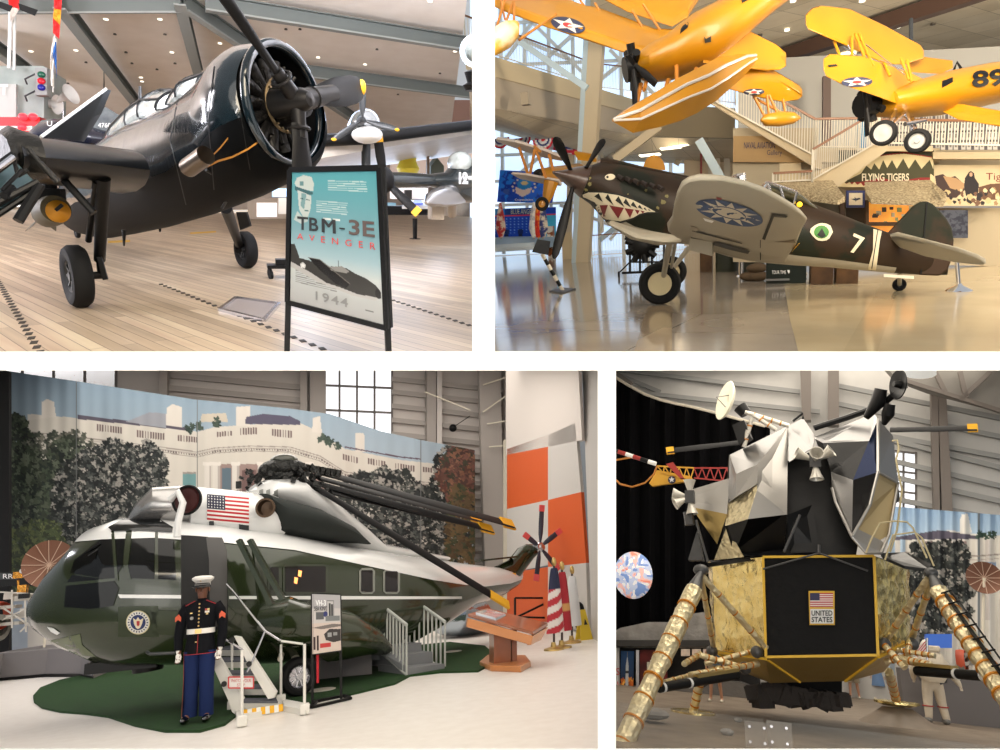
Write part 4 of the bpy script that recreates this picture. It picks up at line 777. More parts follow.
# tail markings
dc([(873.5,229),(882,231),(880,240),(876,271),(867.5,270.5),(873,250)],CRE,.02,'tail_band'); dc([(877.3,230),(878.3,230),(872,270.5),(871,270.5)],LGR,.028,'tail_band')
dc([(853,236),(854,233.2),(865,238),(853.5,253),(850.5,252),(860,239)],CRE,.025,'number_7')
EG=mat('emblem_green',(60,120,50),.5)
dc([(822+11*math.cos(2*PI*k/16)*(1+.12*math.sin(5*k)),232+9*math.sin(2*PI*k/16)) for k in range(16)],CRE,.02,'round_emblem'); dc([(821.5+7.6*math.cos(2*PI*k/16),232+6.6*math.sin(2*PI*k/16)) for k in range(16)],EG,.028,'round_emblem'); dc([(817,235),(822,228),(826,236),(822,238)],LGR,.034,'round_emblem')
# fin and rudder, tailplanes
GRN=mat('fin_green',(30,34,25),.65,spec=.25,var=(.8,.03,(56,41,30)))
q=mb(); q.prism([r.P(x,y,12.97) for x,y in ((884,237),(898,222),(913,206),(920,202),(926,201),(933,204),(940,211),(947,219),(952,228),(954,240),(953,256),(948,270),(940,276),(918,275),(920,245),(900,243))],(.01,.1,0)); q.build('tail_fin',GRN,parent=pf,bevel=.03)
q=mb(); q.bar(r.P(927,202,12.95),r.P(921,274,12.95),.02); q.build('rudder_hinge',BLK,parent=pf)
slab([(888,238,12.9),(897,237,12.7),(925,243,11.6),(957,252,10.6),(978,259,10.2),(987,264,10.1),(982,266,10.2),(955,263,11.0),(925,257,12),(900,248,12.8)],(0,.04,.07)).build('tailplane',LG,parent=pf,bevel=.02,label='pale grey tailplane')
# canopy
q=sloft(r,[(761,190,764,200,12.7,.3),(767,182,770,200,12.72,.32),(796,192,798,206,12.82,.3),(813,206,815,214,12.86,.22)],20); cn=q.build('canopy',mat('canopy_olive_glass',(66,64,46),.15,coat=1),parent=pf)
q=mb()
for pts in (((760,190),(765,183),(768,182),(797,192)),((768,182),(771,194)),((780,186),(784,200)),((797,192),(794,204)),((762,194),(768,184))): q.tube([r.P(x,y,12.36) for x,y in pts],.022,6)
q.build('canopy_frame',STL,parent=cn); q=mb(); q.sph(r.P(799.5,204.5,12.3),.045); q.build('formation_light',mat('amber_light',(240,190,40),emis=1.5),parent=pf)
q=mb(); q.tube([r.P(728,181,11.5),r.P(738,176,11.5),r.P(743,175,11.4),r.P(743,183,11.4)],.045); q.bar(r.P(741,176,11.4),r.P(742,184,11.4),.12,.04); q.build('windscreen_mirror_frame',STL,parent=pf)
# near wing, seen from below
WO=[(687,242,12.3),(676,238,11.6),(668,232,10.9),(667,226,10.5),(672,219,9.9),(674,208,9.4),(677,195,9.1),(681,186,8.95),(688,181,8.9),(700,178,8.9),(722,180,8.95),(745,185,9.1),(765,192,9.35),(780,200,9.6),(793,208,9.85),(802,216,10.1),(807,221,10.4),(802,230,10.8),(796,246,11.6),(787,258,12.2),(786,263,12.4),(750,262,12.4),(712,252,12.35)]
m=slab(WO,(.0,.05,.07)); wg=m.build('wing',LG,parent=pf,bevel=.03,label='pale grey wing seen from below'); WB=m.bvh()
DKN=mat('roundel_blue',(58,78,112),.5)
def wd(pts,mt,off,nm='roundel'): return decal(r,WB,pts,nm,mt,wg,off=off,step=4)
rx=lambda u,v:(729+u*35*math.cos(R(15))-v*11*math.sin(R(15)),213+u*35*math.sin(R(15))*.95+v*11*math.cos(R(15)))
wd([rx(math.cos(2*PI*k/36),math.sin(2*PI*k/36)) for k in range(36)],DKN,.012)
wd([rx((.95 if k%2==0 else .5)*math.cos(2*PI*k/24),(.95 if k%2==0 else .5)*math.sin(2*PI*k/24)) for k in range(24)],mat('roundel_cream',(190,182,164),.5),.02)
wd([rx(.5*math.cos(2*PI*k/30),.5*math.sin(2*PI*k/30)) for k in range(30)],DKN,.026); wd([rx(.42*math.cos(2*PI*k/30),.42*math.sin(2*PI*k/30)) for k in range(30)],mat('roundel_cream',(190,182,164),.5),.034)
wd([(762,239),(772,214),(788,216),(786,218),(774,217),(765,240)],LGR,.012,'aileron_gap'); wd([(774,242),(794,240),(796,243)],mat('gap_brown',(110,98,80),.6),.012,'flap_slot'); wd([(760,240),(760,260),(760.8,260),(760.8,240)],LGR,.01,'panel_seam')
wd([(692,230),(715,236),(742,243),(742,244),(715,237.4),(692,231.4)],LGR,.01,'panel_seam'); wd([(714,242),(722,243),(750,251),(748,254),(730,250),(713,245)],LGR,.014,'wheel_well')
wd([(703,218),(714,221),(712,223),(705,221)],WHT,.014,'landing_light'); wd([(716,197),(722,198.5),(721,200),(717,199.5)],mat('light_red',(150,40,36),.3),.014,'recognition_light')
wd([(690,226),(698,228),(697,233),(691,231)],mat('panel_grey2',(160,152,134),.5),.01,'access_panel')
slab([(690,238,11.7),(712,242,11.8),(712,256,11.9),(688,250,11.8)],(.02,.1,.02)).build('undercarriage_door',LG,parent=pf)
slab([(792,252,11.6),(800,243,11.5),(796,247,11.9)],(0,.1,0)).build('pitot_root',YEL,parent=pf)
# wheels
c=r.G(660,304)+V((0,0,.41)); wheel(pf,c,V((.16,-1,0)),.41,.26,mat('wheel_disc_cream',(200,186,146),.5),'main_wheel','wheel_disc',.56,disc=True)
q=mb(); q.cyl(r.P(670,240,12.4),c+V((.05,.12,.05)),.06,.05); q.cyl(r.P(676,240,12.5),c+V((.2,.14,.2)),.03); q.build('main_leg',LG,parent=pf)
c=r.G(671,287)+V((0,0,.38)); wheel(pf,c,V((.16,-1,0)),.38,.26,mat('wheel_disc_cream',(200,186,146),.5),'main_wheel','wheel_disc',.56,disc=True); q=mb(); q.cyl(r.P(690,246,c.y-.5),c+V((0,-.12,.0)),.06,.05); q.build('main_leg',LG,parent=pf)
c=r.G(899,291)+V((0,0,.12)); wheel(pf,c,V((.16,-1,0)),.12,.09,DGRY,'tail_wheel','wheel_hub',.45); q=mb(); q.cyl(c,r.P(900,272,13),.035); q.build('tail_leg',LG,parent=pf)
slab([(884,274,12.8),(914,276,12.8),(914,279,12.8),(884,277,12.8)],(0,.03,0)).build('tail_wheel_door',WHF,parent=pf)
# tail jack stand, reading rail
js=thing('tail_stand','chrome post stand under the fighter tailplane','stand',r,r.G(959,290)); b=r.G(959,291); q=mb(); q.cyl(b,r.P(957,262,b.y),.035,n=12); q.lathe([(.22,0),(.2,.03),(.06,.1),(.03,.14)],b,n=20,caps=True); q.build('post',CHR,parent=js)
rr_=thing('reading_stand','leaning black and white pole with a tilted dark reading panel beside the propeller','stand',r,r.G(562,292)); b=r.G(563,291); tp=r.P(542,254,b.y-.2)
q=mb(); q.prism([r.G(549,292),r.G(562,288.5),r.G(576,289.5),r.G(562,294)],(0,0,.03)); q.build('base_plate',DGRY,parent=rr_)
for k in range(7): q=mb(); A0=b.lerp(tp,k/7);B0=b.lerp(tp,(k+1)/7); q.cyl(A0,B0,.05,n=12); q.build('pole',BLK if k%2 else WHF,parent=rr_)
slab([(532,252,b.y-.4),(548,255,b.y-.6),(550,242,b.y-.1),(537,240,b.y+.1)],(0,.05,.02)).build('reading_panel',BLK,parent=rr_)
q=mb(); b=r.G(552,258); q.box(b+V((0,0,.9)),(.35,.35,1.8)); q.build('amber_post',mat('post_amber',(150,80,30),.5,var=(3,.02,(230,225,215))),room=r,label='short brown and white post left of the column foot',cat='post')
q=mb(); b=r.G(568,259); q.box(b+V((0,0,.7)),(.5,.4,1.4)); q.build('cream_bollard',CRD,room=r,label='cream box post with a switch beside the column foot',cat='post')
# railing at the back of the floor
rail(r.G(592,257),r.G(712,250),42,1.15,'floor_railing','waist-high white railing with brown top rail behind the fighter nose',topm=mat('handrail_brown',(132,88,56),.4))
# engine on its stand
es=thing('engine_on_stand','dark aero engine on a black wheeled stand behind the fighter wheel','engine',r,r.G(648,277)); b=r.G(640,278); EY=b.y
q=mb(); q.sph(r.P(642,246,EY),(.42,.35,.4),14,10); q.cyl(r.P(625,238,EY),r.P(648,240,EY),.06); 
for k in range(9): t=2*PI*k/9; c0=r.P(642,246,EY-.2); q.cyl(c0+V((math.cos(t)*.25,0,math.sin(t)*.25)),c0+V((math.cos(t)*.5,0,math.sin(t)*.5)),.09,n=8)
q.build('aero_engine',BLK,parent=es); q=mb()
for x in (630,640,652,664): q.bar(r.P(x,272,EY),r.P(x,240,EY),.06)
q.bar(r.P(622,273,EY),r.P(668,271,EY),.07); q.bar(r.P(630,262,EY),r.P(668,262,EY),.05); q.bar(r.P(620,272,EY),r.P(632,260,EY),.04); q.build('stand_frame',BLK,parent=es)
for x in (619,648,664): c=r.G(x,278); q=mb(); q.lathe([(0,-.03),(.09,-.03),(.09,.03),(0,.03)],c+V((0,0,.09)),(1,.2,0),16); q.cyl(c+V((0,0,.1)),c+V((0,0,.2)),.03); q.build('caster',RUB,parent=es)
# crates, sandbags, sign on the far side
def gbox(x0,x1,yb,h,t,name,label,cat,mt,room=r,**k):
    a=room.G(x0,yb);b=room.G(x1,yb); q=mb(); q.prism([a,b,b+V((0,0,h)),a+V((0,0,h))],(0,t,0)); return q.build(name,mt,room=room,label=label,cat=cat,smooth=0,**k)
WCR=mat('crate_wood',(92,66,42),.7,var=(3,.2,(62,44,30)))
gbox(811,833,285,.62,.6,'wooden_crate','dark brown wooden crate right of the green sign','crate',WCR); gbox(836,858,284,.45,.5,'wooden_crate','low wooden crate under the white tail band','crate',mat('crate_wood2',(110,80,50),.7,var=(3,.2,(70,50,32)))); gbox(700,712,272,.7,.5,'wooden_crate','wooden crate beyond the fighter wing, far left of the crates','crate',WCR)
sb=thing('unit_sign','black sign box with white lettering under the fighter fuselage','sign',r,r.G(785,283)); gbox(766,806,283.5,.62,.25,'sign_box','','',mat('sign_green_black',(24,34,30),.4)); o=bpy.data.objects['sign_box']; 
for k_ in ('label','category'):
    if k_ in o: del o[k_]
def adopt(o,t):
    fr=FR[t.name][1].inverted()@FR[o.name][1]; o.parent=t; o.matrix_parent_inverse=Matrix(); o.matrix_basis=fr; FR[o.name]=(FR[t.name][0],FR[o.name][1]); return o
adopt(o,sb); sd_=r.G(786,283.5).y-.03
for s,x0,x1 in (('TOUR TIME',772,786),('45 MINUTES',791,802.5)): tx2(s,x0,270.5,x1,274,sd_,WI,sb,rm=r)
q=mb(); q.prism([r.P(787,270,sd_),r.P(790.5,270,sd_),r.P(788.8,274,sd_)],(0,.01,0)); q.build('emblem',WI,parent=sb); q=mb(); q.cyl(r.P(804.5,274,sd_-.02),r.P(804.5,274,sd_+.05),.06,n=14); q.build('dial',WHF,parent=sb); q=mb(); q.prism([r.P(765,279,sd_),r.P(807,278,sd_),r.P(807,280,sd_),r.P(765,281,sd_)],(0,.02,0)); q.build('lower_strip',GRYI,parent=sb)
SBM=mat('sandbag_brown',(82,66,48),.9,bump=(8,.4))
for k,(x,y,dz,lb) in enumerate(((750,281,0,'leftmost brown sandbag beside the black sign box'),(759,281,0,'brown sandbag touching the black sign box'),(757,281,.2,'brown sandbag stacked on the other two'))): q=mb(); q.sph(r.G(x,y)+V((0,0,.12+dz)),(.26,.18,.12)); q.build('sandbag',SBM,room=r,label=lb,cat='sandbag')
for x,d,lb in ((727,271,'dark green oil drum behind the fighter wing, left one'),(752,272,'dark green oil drum behind the fighter wing, right one')):
    q=mb(); b=r.G(x,d); q.lathe([(.0,0),(.33,0),(.34,.25),(.33,.3),(.34,.55),(.33,.85),(0,.85)],b,n=22); q.build('oil_drum',mat('drum_green',(44,48,36),.5),room=r,label=lb,cat='drum')
for x,d,lb in ((723,268,'slim silver barrier post at the left of the oil drums'),(742,276,'slim silver barrier post between the oil drums')):
    q=mb(); b=r.G(x,d); q.cyl(b,b+V((0,0,1.0)),.03,n=10); q.lathe([(.17,0),(.15,.03),(.03,.05)],b,n=16,caps=True); q.build('barrier_post',CHR,room=r,label=lb,cat='post')
# thatched huts and exhibits
THA=mat('thatch',(196,178,142),.9,bump=(30,1),var=(22,.15,(128,110,80)))
def thatch(pts,t,par): q=mb(); q.prism([r.P(x,y,dd) for x,y,dd in pts],t); return q.build('thatched_roof',THA,parent=par)
h1=thing('thatched_hut','thatched hut with a glowing orange photo display, behind the tail fin','hut',r,r.G(905,262)); thatch([(865,187,18.6),(931,185,18.6),(947,199,17.2),(943,207,17),(871,204,17.2),(866,198,17.8)],(0,.1,.12),h1)
HG=mat('display_warm',(250,170,70),.6,emis=.75,var=(2.2,.12,(190,90,30)))
pbox(r,869,202,920,238,18.2,.1,'lit_wall',HG,parent=h1); rgp=random.Random(9)
for k in range(12): x=872+rgp.random()*42;y=205+rgp.random()*20; pbox(r,x,y,x+rgp.uniform(3,6),y+rgp.uniform(2.5,5),18.1,.03,'photograph',mat('photo%d'%(k%3),((200,190,160),(90,80,70),(150,160,110))[k%3],.6),parent=h1)
pbox(r,869,222,925,226,18.0,.1,'shelf',WCR,parent=h1); pbox(r,866,200,869,262,17.9,.15,'corner_post',WCR,parent=h1)
h2=thing('thatched_hut','thatched hut roof behind the fighter spine, left of the blue framed picture','hut',r,r.G(812,262)); thatch([(778,185,18.4),(832,184,18.4),(845,202,17.2),(838,205,17),(795,199,17.6),(776,190,18)],(0,.1,.12),h2); pbox(r,800,200,846,216,18.2,.5,'hut_wall',mat('hut_grey',(96,88,74),.8),parent=h2); pbox(r,840,200,845,262,18,.15,'corner_post',WCR,parent=h2)
pbox(r,846,207,872,235,18.6,.2,'dark_recess',mat('recess_dark',(48,42,34),.8),label='dark recess with clutter under the blue framed picture',cat='recess')
fr_=thing('framed_picture','blue framed square picture of an aircraft sketch between the two huts','picture',r,r.P(856,206,17.8)); pbox(r,846.5,190.5,865,207.5,17.9,.12,'blue_frame',mat('frame_blue',(34,42,92),.5),parent=fr_)
g=Can(0,0,10,10,40,40,(206,190,160)).poly([(1.5,5),(8,4),(9,5),(5,6.5)],(40,44,60)).poly([(4,3),(6,5),(5,7.5)],(50,54,70)); sheet(g,bil([r.P(849,193,17.85),r.P(862.5,193,17.85),r.P(849,205,17.85),r.P(862.5,205,17.85)],g.e),'sketch',VC,parent=fr_)
# stair and gallery sign
wsg=thing('gallery_sign','tan angled wall panel reading Naval Aviation Gallery','sign',r,r.P(775,162,19.3)); q=mb(); q.prism([r.P(x,y,19.35) for x,y in ((733.5,136),(776,136),(818,162.5),(733,162))],(0,.1,0)); q.build('panel',TAN,parent=wsg,smooth=0)
INB=mat('sign_navy',(60,52,70),.6); tx2('NAVAL AVIATION',744,142,775,148.5,19.3,INB,wsg,rm=r,bold=.01); tx2('Gallery',767,150,782,156.5,19.3,INB,wsg,rm=r)
pbox(r,779.5,162.5,801,186,19.42,.06,'panel_door',mat('door_cream',(200,182,146),.6),kind='structure')
def rfl(a,b,da,db,n,h,name,label): return rail(r.P(*a,da),r.P(*b,db),n,h,name,label,topm=mat('handrail_brown',(132,88,56),.4),room=r)
for nm,pts,d0 in (('stair_upper',[(700,97),(708,97),(822,161),(822,170),(812,166)],19.0),('stair_lower',[(765,186),(775,186),(843,162),(888,136),(888,150),(866,166),(834,190),(765,196)],18.4)):
    m=mb(); m.prism([r.P(x,y,d0) for x,y in pts],(0,.12,0)); struct(m,nm,CRD,r,smooth=0)
rfl((700,97),(815,160),18.9,18.9,44,.95,'stair_railing','sloping white stair railing coming down from the upper left'); rfl((815,151),(858,151),18.9,18.9,16,.75,'landing_railing','short level railing on the stair landing below the grey wall')
rfl((773,186),(812,184),18.3,18.3,12,.3,'landing_railing','low railing with a brown top on the left of the lower stair'); rfl((812,184),(878,146),18.3,18.3,30,.8,'stair_railing','sloping railing of the lower stair rising to the right')
pbox(r,815,148,940,162,19.3,.2,'mezzanine_edge',CRD,kind='structure')
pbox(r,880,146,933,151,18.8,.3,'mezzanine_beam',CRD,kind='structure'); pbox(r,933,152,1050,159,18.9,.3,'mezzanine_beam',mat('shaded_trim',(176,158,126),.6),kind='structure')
rfl((872,147),(1060,151),18.7,18.9,60,.62,'mezzanine_railing','long white mezzanine railing below the 89 biplane')
pbox(r,823,76,831,152,29,.4,'column_dark',mat('column_mauve',(96,80,74),.6),kind='structure')
pbox(r,857,105,866,150,22,.06,'hanging_banner',mat('banner_teal',(40,110,150),.6),label='tall narrow blue banner left of the biplane engine',cat='banner')
pw=thing('photo_wall','wall grid of framed black and white photographs behind the mezzanine railing','photo wall',r,r.P(935,150,23)); g=Can(0,0,130,38,260,76,(62,58,60))
for i in range(11):
    for j in range(4):
        for k in range(2): g.rect(2+i*12+k*5,1+j*9.5,5.6+i*12+k*5,8+j*9.5,(160,156,148)); g.rect(3+i*12+k*5,2+j*9.5,4.8+i*12+k*5,5.6+j*9.5,(96,90,84))
sheet(g,bil([r.P(872,116,22.5),r.P(1010,110,22.5),r.P(872,151,22.5),r.P(1010,151,22.5)],g.e),'photographs',VC,parent=pw)
q=mb(); q.cyl(r.P(911,56,13),r.P(911,19,13.3),.03); q.build('suspension_rod',DGRY,room=r,label='dark vertical rod from the ceiling to the 89 biplane',cat='rod')
# flying tigers mural
fm=thing('shark_mural','olive wall mural with shark teeth reading FLYING TIGERS','mural',r,r.P(890,186,18.9)); Y=lambda a,b:(840+a*.16,120+b*.16)
g=Can(838,150,934,187,288,111,(62,60,34)); g.poly([(838,152),(934,152),(934,156),(900,153.5),(868,158),(838,180)],(46,46,30)); g.poly([Y(*p) for p in ((-20,430),(140,300),(240,225),(400,210),(585,235),(585,310),(560,250),(510,305),(470,245),(430,305),(395,240),(355,305),(325,250),(295,300),(270,250),(245,310),(215,270),(195,310),(165,285),(130,335),(60,370),(0,400))],(206,190,146)); g.pl([Y(*p) for p in ((240,225),(400,203),(585,235))],.9,(150,30,30))
g.poly([Y(*p) for p in ((-20,390),(10,400),(60,390),(140,385),(260,360),(350,385),(500,360),(590,360),(590,420),(-20,440))],(130,30,28)); g.poly([Y(*p) for p in ((-20,400),(20,385),(40,400),(60,388),(75,402),(90,388),(110,405),(130,392),(145,412),(190,400),(205,412),(245,402),(260,412),(320,404),(330,414),(400,405),(420,414),(480,414),(490,370),(540,415),(590,415),(590,440),(-20,440))],(206,190,146)); g.poly([Y(565,335),Y(592,355),Y(592,412),Y(560,412)],(206,190,146))
q0=sheet(g,lambda x,y:r.P(x,y,19.0),'mural_print',VC,parent=fm); me=q0.data     # cut off the part behind the lower stair
tx2('FLYING TIGERS',862,173.5,909,181,18.9,mat('letter_cream',(214,204,176),.6),fm,rm=r,bold=.02)
tm=thing('tigers_painting','wide painting of people and horses with red lettering Tig at the right edge','mural',r,r.P(970,207,19.1)); g=Can(934,165,1020,208,258,129,(200,182,146))
def cl_(x,y,s,c): g.poly([(x+s*math.cos(2*PI*k/11)*random.uniform(.6,1.2),y+s*1.1*math.sin(2*PI*k/11)*random.uniform(.6,1.2)) for k in range(11)],c)
random.seed(4); g.poly([(935,176),(943,174),(948,178),(955,176),(962,182),(965,190),(956,198),(944,197),(937,190)],(62,44,40)); g.poly([(943,176),(956,178),(965,184),(962,192),(950,188)],(168,134,96)); g.poly([(965,178),(969,172),(971,171),(974,173),(975,178),(979,184),(978,196),(966,196),(964,186)],(36,30,32)); g.ell(971,174.5,1.6,2.2,(190,150,120)); g.poly([(979,187),(990,184),(1020,182),(1020,200),(984,200),(979,196)],(96,66,46))
for k in range(60): cl_(937+random.random()*80,190+random.random()*14,random.uniform(1.2,3.6),random.choice([(206,190,150),(60,48,44),(150,120,84),(40,34,36),(190,170,124),(110,80,60)]))
g.rect(934,206,1020,208,(110,110,112)); sheet(g,lambda x,y:r.P(x,y,19.15),'painting',VC,parent=tm); tx2('Tig',986,173,1001,182,19.05,mat('letter_red',(120,36,30),.6),tm,rm=r); 
pbox(r,940,210,968,238,19.1,.1,'notice_board',mat('board_navy',(34,38,54),.5,var=(9,.05,(70,74,86))),label='dark navy notice board with columns of names on the right wall',cat='board')
# ---------- yellow floatplane overhead ----------
def star_roundel(parent,bv,cx,cy,rx_,ry_,tilt):
    T=R(tilt); e=lambda u,v:(cx+u*rx_*math.cos(T)-v*ry_*math.sin(T),cy+u*rx_*math.sin(T)+v*ry_*math.cos(T))
    nv=mat('roundel_navy',(44,48,72),.5); decal(r,bv,[e(math.cos(2*PI*k/28),math.sin(2*PI*k/28)) for k in range(28)],'star_roundel',nv,parent,off=.015)
    decal(r,bv,[e((.97 if k%2==0 else .42)*math.cos(2*PI*k/10-PI/2),(.97 if k%2==0 else .42)*math.sin(2*PI*k/10-PI/2)) for k in range(10)],'star_roundel',WHF,parent,off=.024)
    decal(r,bv,[e(.32*math.cos(2*PI*k/14),.32*math.sin(2*PI*k/14)) for k in range(14)],'star_roundel',mat('roundel_red',(170,50,50),.5),parent,off=.033)
fp_=thing('yellow_floatplane','large yellow biplane on floats hanging at the top centre of the second hall','aeroplane',r,r.P(690,120,9.5))
m=slab([(488,5,11.2),(505,12,11),(543,27,10.8),(591,42,10.5),(628,55,10.3),(650,66,10.2),(690,66,10),(700,40,10.6),(655,38,11),(597,16,11.6),(559,11,11.8),(532,0,12),(520,-8,12.2),(488,-20,12.2)],(0,.05,.16)); o=m.build('lower_wing',YA,parent=fp_,bevel=.03); star_roundel(o,m.bvh(),568,25,17.5,7.5,14)
slab([(600,-12,11.5),(604,1,11.4),(628,13,11.2),(672,28,11),(688,18,11),(700,0,11.6),(690,-12,12)],(0,.05,.15)).build('upper_wing',YA,parent=fp_,bevel=.03)
m=sloft(r,[(641,52,641,80,9.7,.28),(648,46,650,82,9.7,.42),(664,37,672,79,9.75,.48),(690,16,706,68,9.9,.48),(722,0,738,42,10.2,.45),(760,-26,778,8,10.7,.38),(800,-55,815,-20,11.2,.3)],26); m.build('fuselage',YA,parent=fp_); FBY=m.bvh()
decal(r,FBY,[(681,26),(689,21),(688,27),(680,34)],'cockpit_window',BLK,fp_); decal(r,FBY,[(704,36),(706,39),(711,36),(711,42),(705,43)],'stencil_marks',LGR,fp_); decal(r,FBY,[(741,-1),(747,-4),(748,0),(742,3)],'stencil_marks',LGR,fp_)
slab([(702,64,9.6),(715,61,9.8),(742,36,10.6),(776,53,10.9),(786,61,11),(787,67,11),(780,71,10.9),(768,71,10.8),(750,70,10.4),(734,66,10.1),(715,66,9.8)],(0,.05,.14)).build('lower_wing',YA,parent=fp_,bevel=.03)
m=slab([(728,90,10.2),(752,70,10.7),(775,78,11),(800,93,11.3),(803,97,11.4),(798,101,11.4),(781,103,11.2),(755,98,10.7)],(0,.04,.12)); o=m.build('outer_wing',YA,parent=fp_,bevel=.03); star_roundel(o,m.bvh(),754,92,10.5,3.3,-3)
q=mb(); c=r.P(641,66,9.6); ax=(r.P(641,66,9.6)-r.P(672,58,9.75)).normalized(); x0,y0=basis(ax); q.cyl(c,c+ax*.22,.16)
for k in range(7): d=x0*math.cos(2*PI*k/7)+y0*math.sin(2*PI*k/7); q.cyl(c+ax*.1+d*.1,c+ax*.1+d*.3,.05,.055,8)
q.build('radial_engine',BLK,parent=fp_)
for a,b in (((634,70),(635,107)),((636,66),(656,84)),((634,64),(627,55))): q=mb(); blade(q,r.P(*a,9.3),r.P(*b,9.2),.1,(-.6,-.8,0),.03,.3,.6,sq=True); q.build('propeller_blade',PBL,parent=fp_)
# main float: boat-shaped hull lofted from keel and deck lines
fs=[(613,119,613.5,122,8.6,.02,618,121),(630,107,633,133,8.7,.22,0,0),(650,97,660,127,8.85,.3,0,0),(668,86,680,121,9.0,.34,0,0),(690,73,697,113,9.2,.34,0,0),(708,64,716,101,9.4,.3,0,0),(735,58,742,78,9.8,.2,0,0),(750,56,753,66,10,.1,0,0)]
rings=[]
for k,a in enumerate(fs):
    T=r.P(a[0],a[1],a[4]);B=r.P(a[2],a[3],a[4]); d=(r.P(750,60,10)-r.P(613,120,8.6)).normalized(); x=d.cross((T-B)).normalized(); w_=a[5]
    rings.append([T+x*w_*.6,T.lerp(B,.3)+x*w_,T.lerp(B,.62)+x*w_*.95,B,T.lerp(B,.62)-x*w_*.95,T.lerp(B,.3)-x*w_,T-x*w_*.6])
q=mb(); q.loft(rings); o=q.build('main_float',YA,parent=fp_,smooth=20); q=mb(); q.tube([rg_[1]+V((0,-.01,0)) for rg_ in rings],.02,6); q.tube([rg_[2]+V((0,-.01,0)) for rg_ in rings],.015,6); q.build('chine_strip',mat('bright_metal_strip',(214,206,196),.3,.5),parent=o)
q=mb(); 
for a,b in (((676,61),(677,87)),((696,69),(697,76)),((641,84),(636,110)),((668,80),(664,95)),((648,76),(644,90))): q.cyl(r.P(*a,9.5),r.P(*b,9.2),.028,.025,8)
q.build('float_struts',YS,parent=fp_)
q=mb()
for a,b,d in (((758,58),(758,78),10.8),((760,57),(768,83),10.9),((764,57),(772,82),11),((755,98),(765,117),10.5),((767,95),(769,116),10.7),((769,95),(778,115),10.8),((783,99),(785,112),11),((753,97),(780,112),10.9),((580,0),(590,14),11.5),((595,3),(602,16),11.4),((632,10),(645,32),11),((643,4),(662,33),11),((545,-8),(555,10),11.6),((500,-5),(505,20),11)): q.cyl(r.P(*a,d),r.P(*b,d),.018,n=8)
q.build('wing_struts',YS,parent=fp_)
q=rloft(r,[(761,120,10.3,1),(766,120,10.35,5),(780,119,10.5,6.3),(792,118,10.65,5),(800,118,10.8,1)],18); q.build('wing_float',YA,parent=fp_)
q=rloft(r,[(489,52,9.8,6),(494,45,9.9,10),(503,37,10,12),(511,30,10.1,10),(516,24,10.2,4)],18); q.build('wing_float',mat('aircraft_yellow_worn',(226,170,60),.35,coat=.4,var=(2.5,.06,(232,214,178))),parent=fp_)
q=mb()
for a,b in (((519,40),(556,14)),((497,26),(506,-4)),((505,25),(513,2)),((514,24),(514,2))): q.cyl(r.P(*a,10.3),r.P(*b,10.8),.02,n=8)
q.build('float_struts',YS,parent=fp_)
# ---------- yellow biplane 89 ----------
bp=thing('yellow_biplane','yellow biplane numbered 89 with white wheels hanging at the upper right','aeroplane',r,r.P(905,142,12))
Z=lambda a,b:(740+a*.26,b*.26)
slab([(805,24,11.2),(811,17,11.4),(820,14.5,11.6),(849,17,12),(885,34,12.4),(922,55,12.8),(925,60,12.6),(905,66,12.3),(886,66,12),(844,46,11.6),(808,31,11.2)],(0,.05,.15)).build('upper_wing',YA,parent=bp,bevel=.04)
slab([(905,62,12.8),(953,68,13.2),(940,74,13),(910,72,12.6)],(0,.05,.12)).build('upper_wing_root',YA,parent=bp)
m=slab([(822,69,10.8),(830,63,10.9),(862,65,11.4),(912,83,12),(958,103,12.4),(922,115,12),(880,100,11.4),(844,87,11),(826,78,10.8)],(0,.05,.15)); o=m.build('lower_wing',YA,parent=bp,bevel=.04); star_roundel(o,m.bvh(),857,82,15.5,5,-2)
decal(r,m.bvh(),[(828,65),(836,64),(838,66),(829,67)],'dark_patch',LGR,o)
m=sloft(r,[(876,97,878,112,11.9,.2),(882,92,884,116,11.95,.38),(912,82,915,117,12.1,.45),(945,72,948,114,12.4,.45),(985,64,985,106,12.8,.42),(1030,58,1030,96,13.2,.35)],28); m.build('fuselage',YA,parent=bp); FBB=m.bvh()
decal(r,FBB,[(942,81),(953,77),(953,82),(942,88)],'cockpit_window',BLK,bp)
tv,tf=text_mesh('89',.03)
def onb(u,v):
    x=972+34*u;y=88-17*v-u*3; d=r.ray(x,y).normalized(); h=FBB.ray_cast(V((0,0,r.h)),d)[0]; return (h if h is not None else r.P(x,y,12.3))-d*.03
def text_dense(s,fn,mt,par):
    vs,fs=text_mesh(s,.03); me=bpy.data.meshes.new('x'); me.from_pydata([(a,b,0) for a,b in vs],[],fs); bm=bmesh.new(); bm.from_mesh(me); bmesh.ops.triangulate(bm,faces=bm.faces); bmesh.ops.subdivide_edges(bm,edges=[e for e in bm.edges if e.calc_length()>.08],cuts=2,use_grid_fill=True); bmesh.ops.triangulate(bm,faces=bm.faces); q=mb(); q.add([fn(v.co.x,v.co.y) for v in bm.verts],[tuple(v.index for v in f.verts) for f in bm.faces]); bm.free(); bpy.data.meshes.remove(me); return q.build('number_'+s,mt,parent=par,smooth=0)
text_dense('89',onb,BLK,bp)
slab([(938,110,12.2),(965,112,12),(1000,118,11.6),(1050,122,11.2),(1050,132,11.2),(1000,127,11.5),(960,121,12)],(0,.05,.12)).build('lower_wing',YA,parent=bp,bevel=.03)
q=mb(); c=r.P(872,104,11.8); ax=V((-.75,-.65,-.1)).normalized(); x0,y0=basis(ax); q.cyl(c,c+ax*.2,.18)
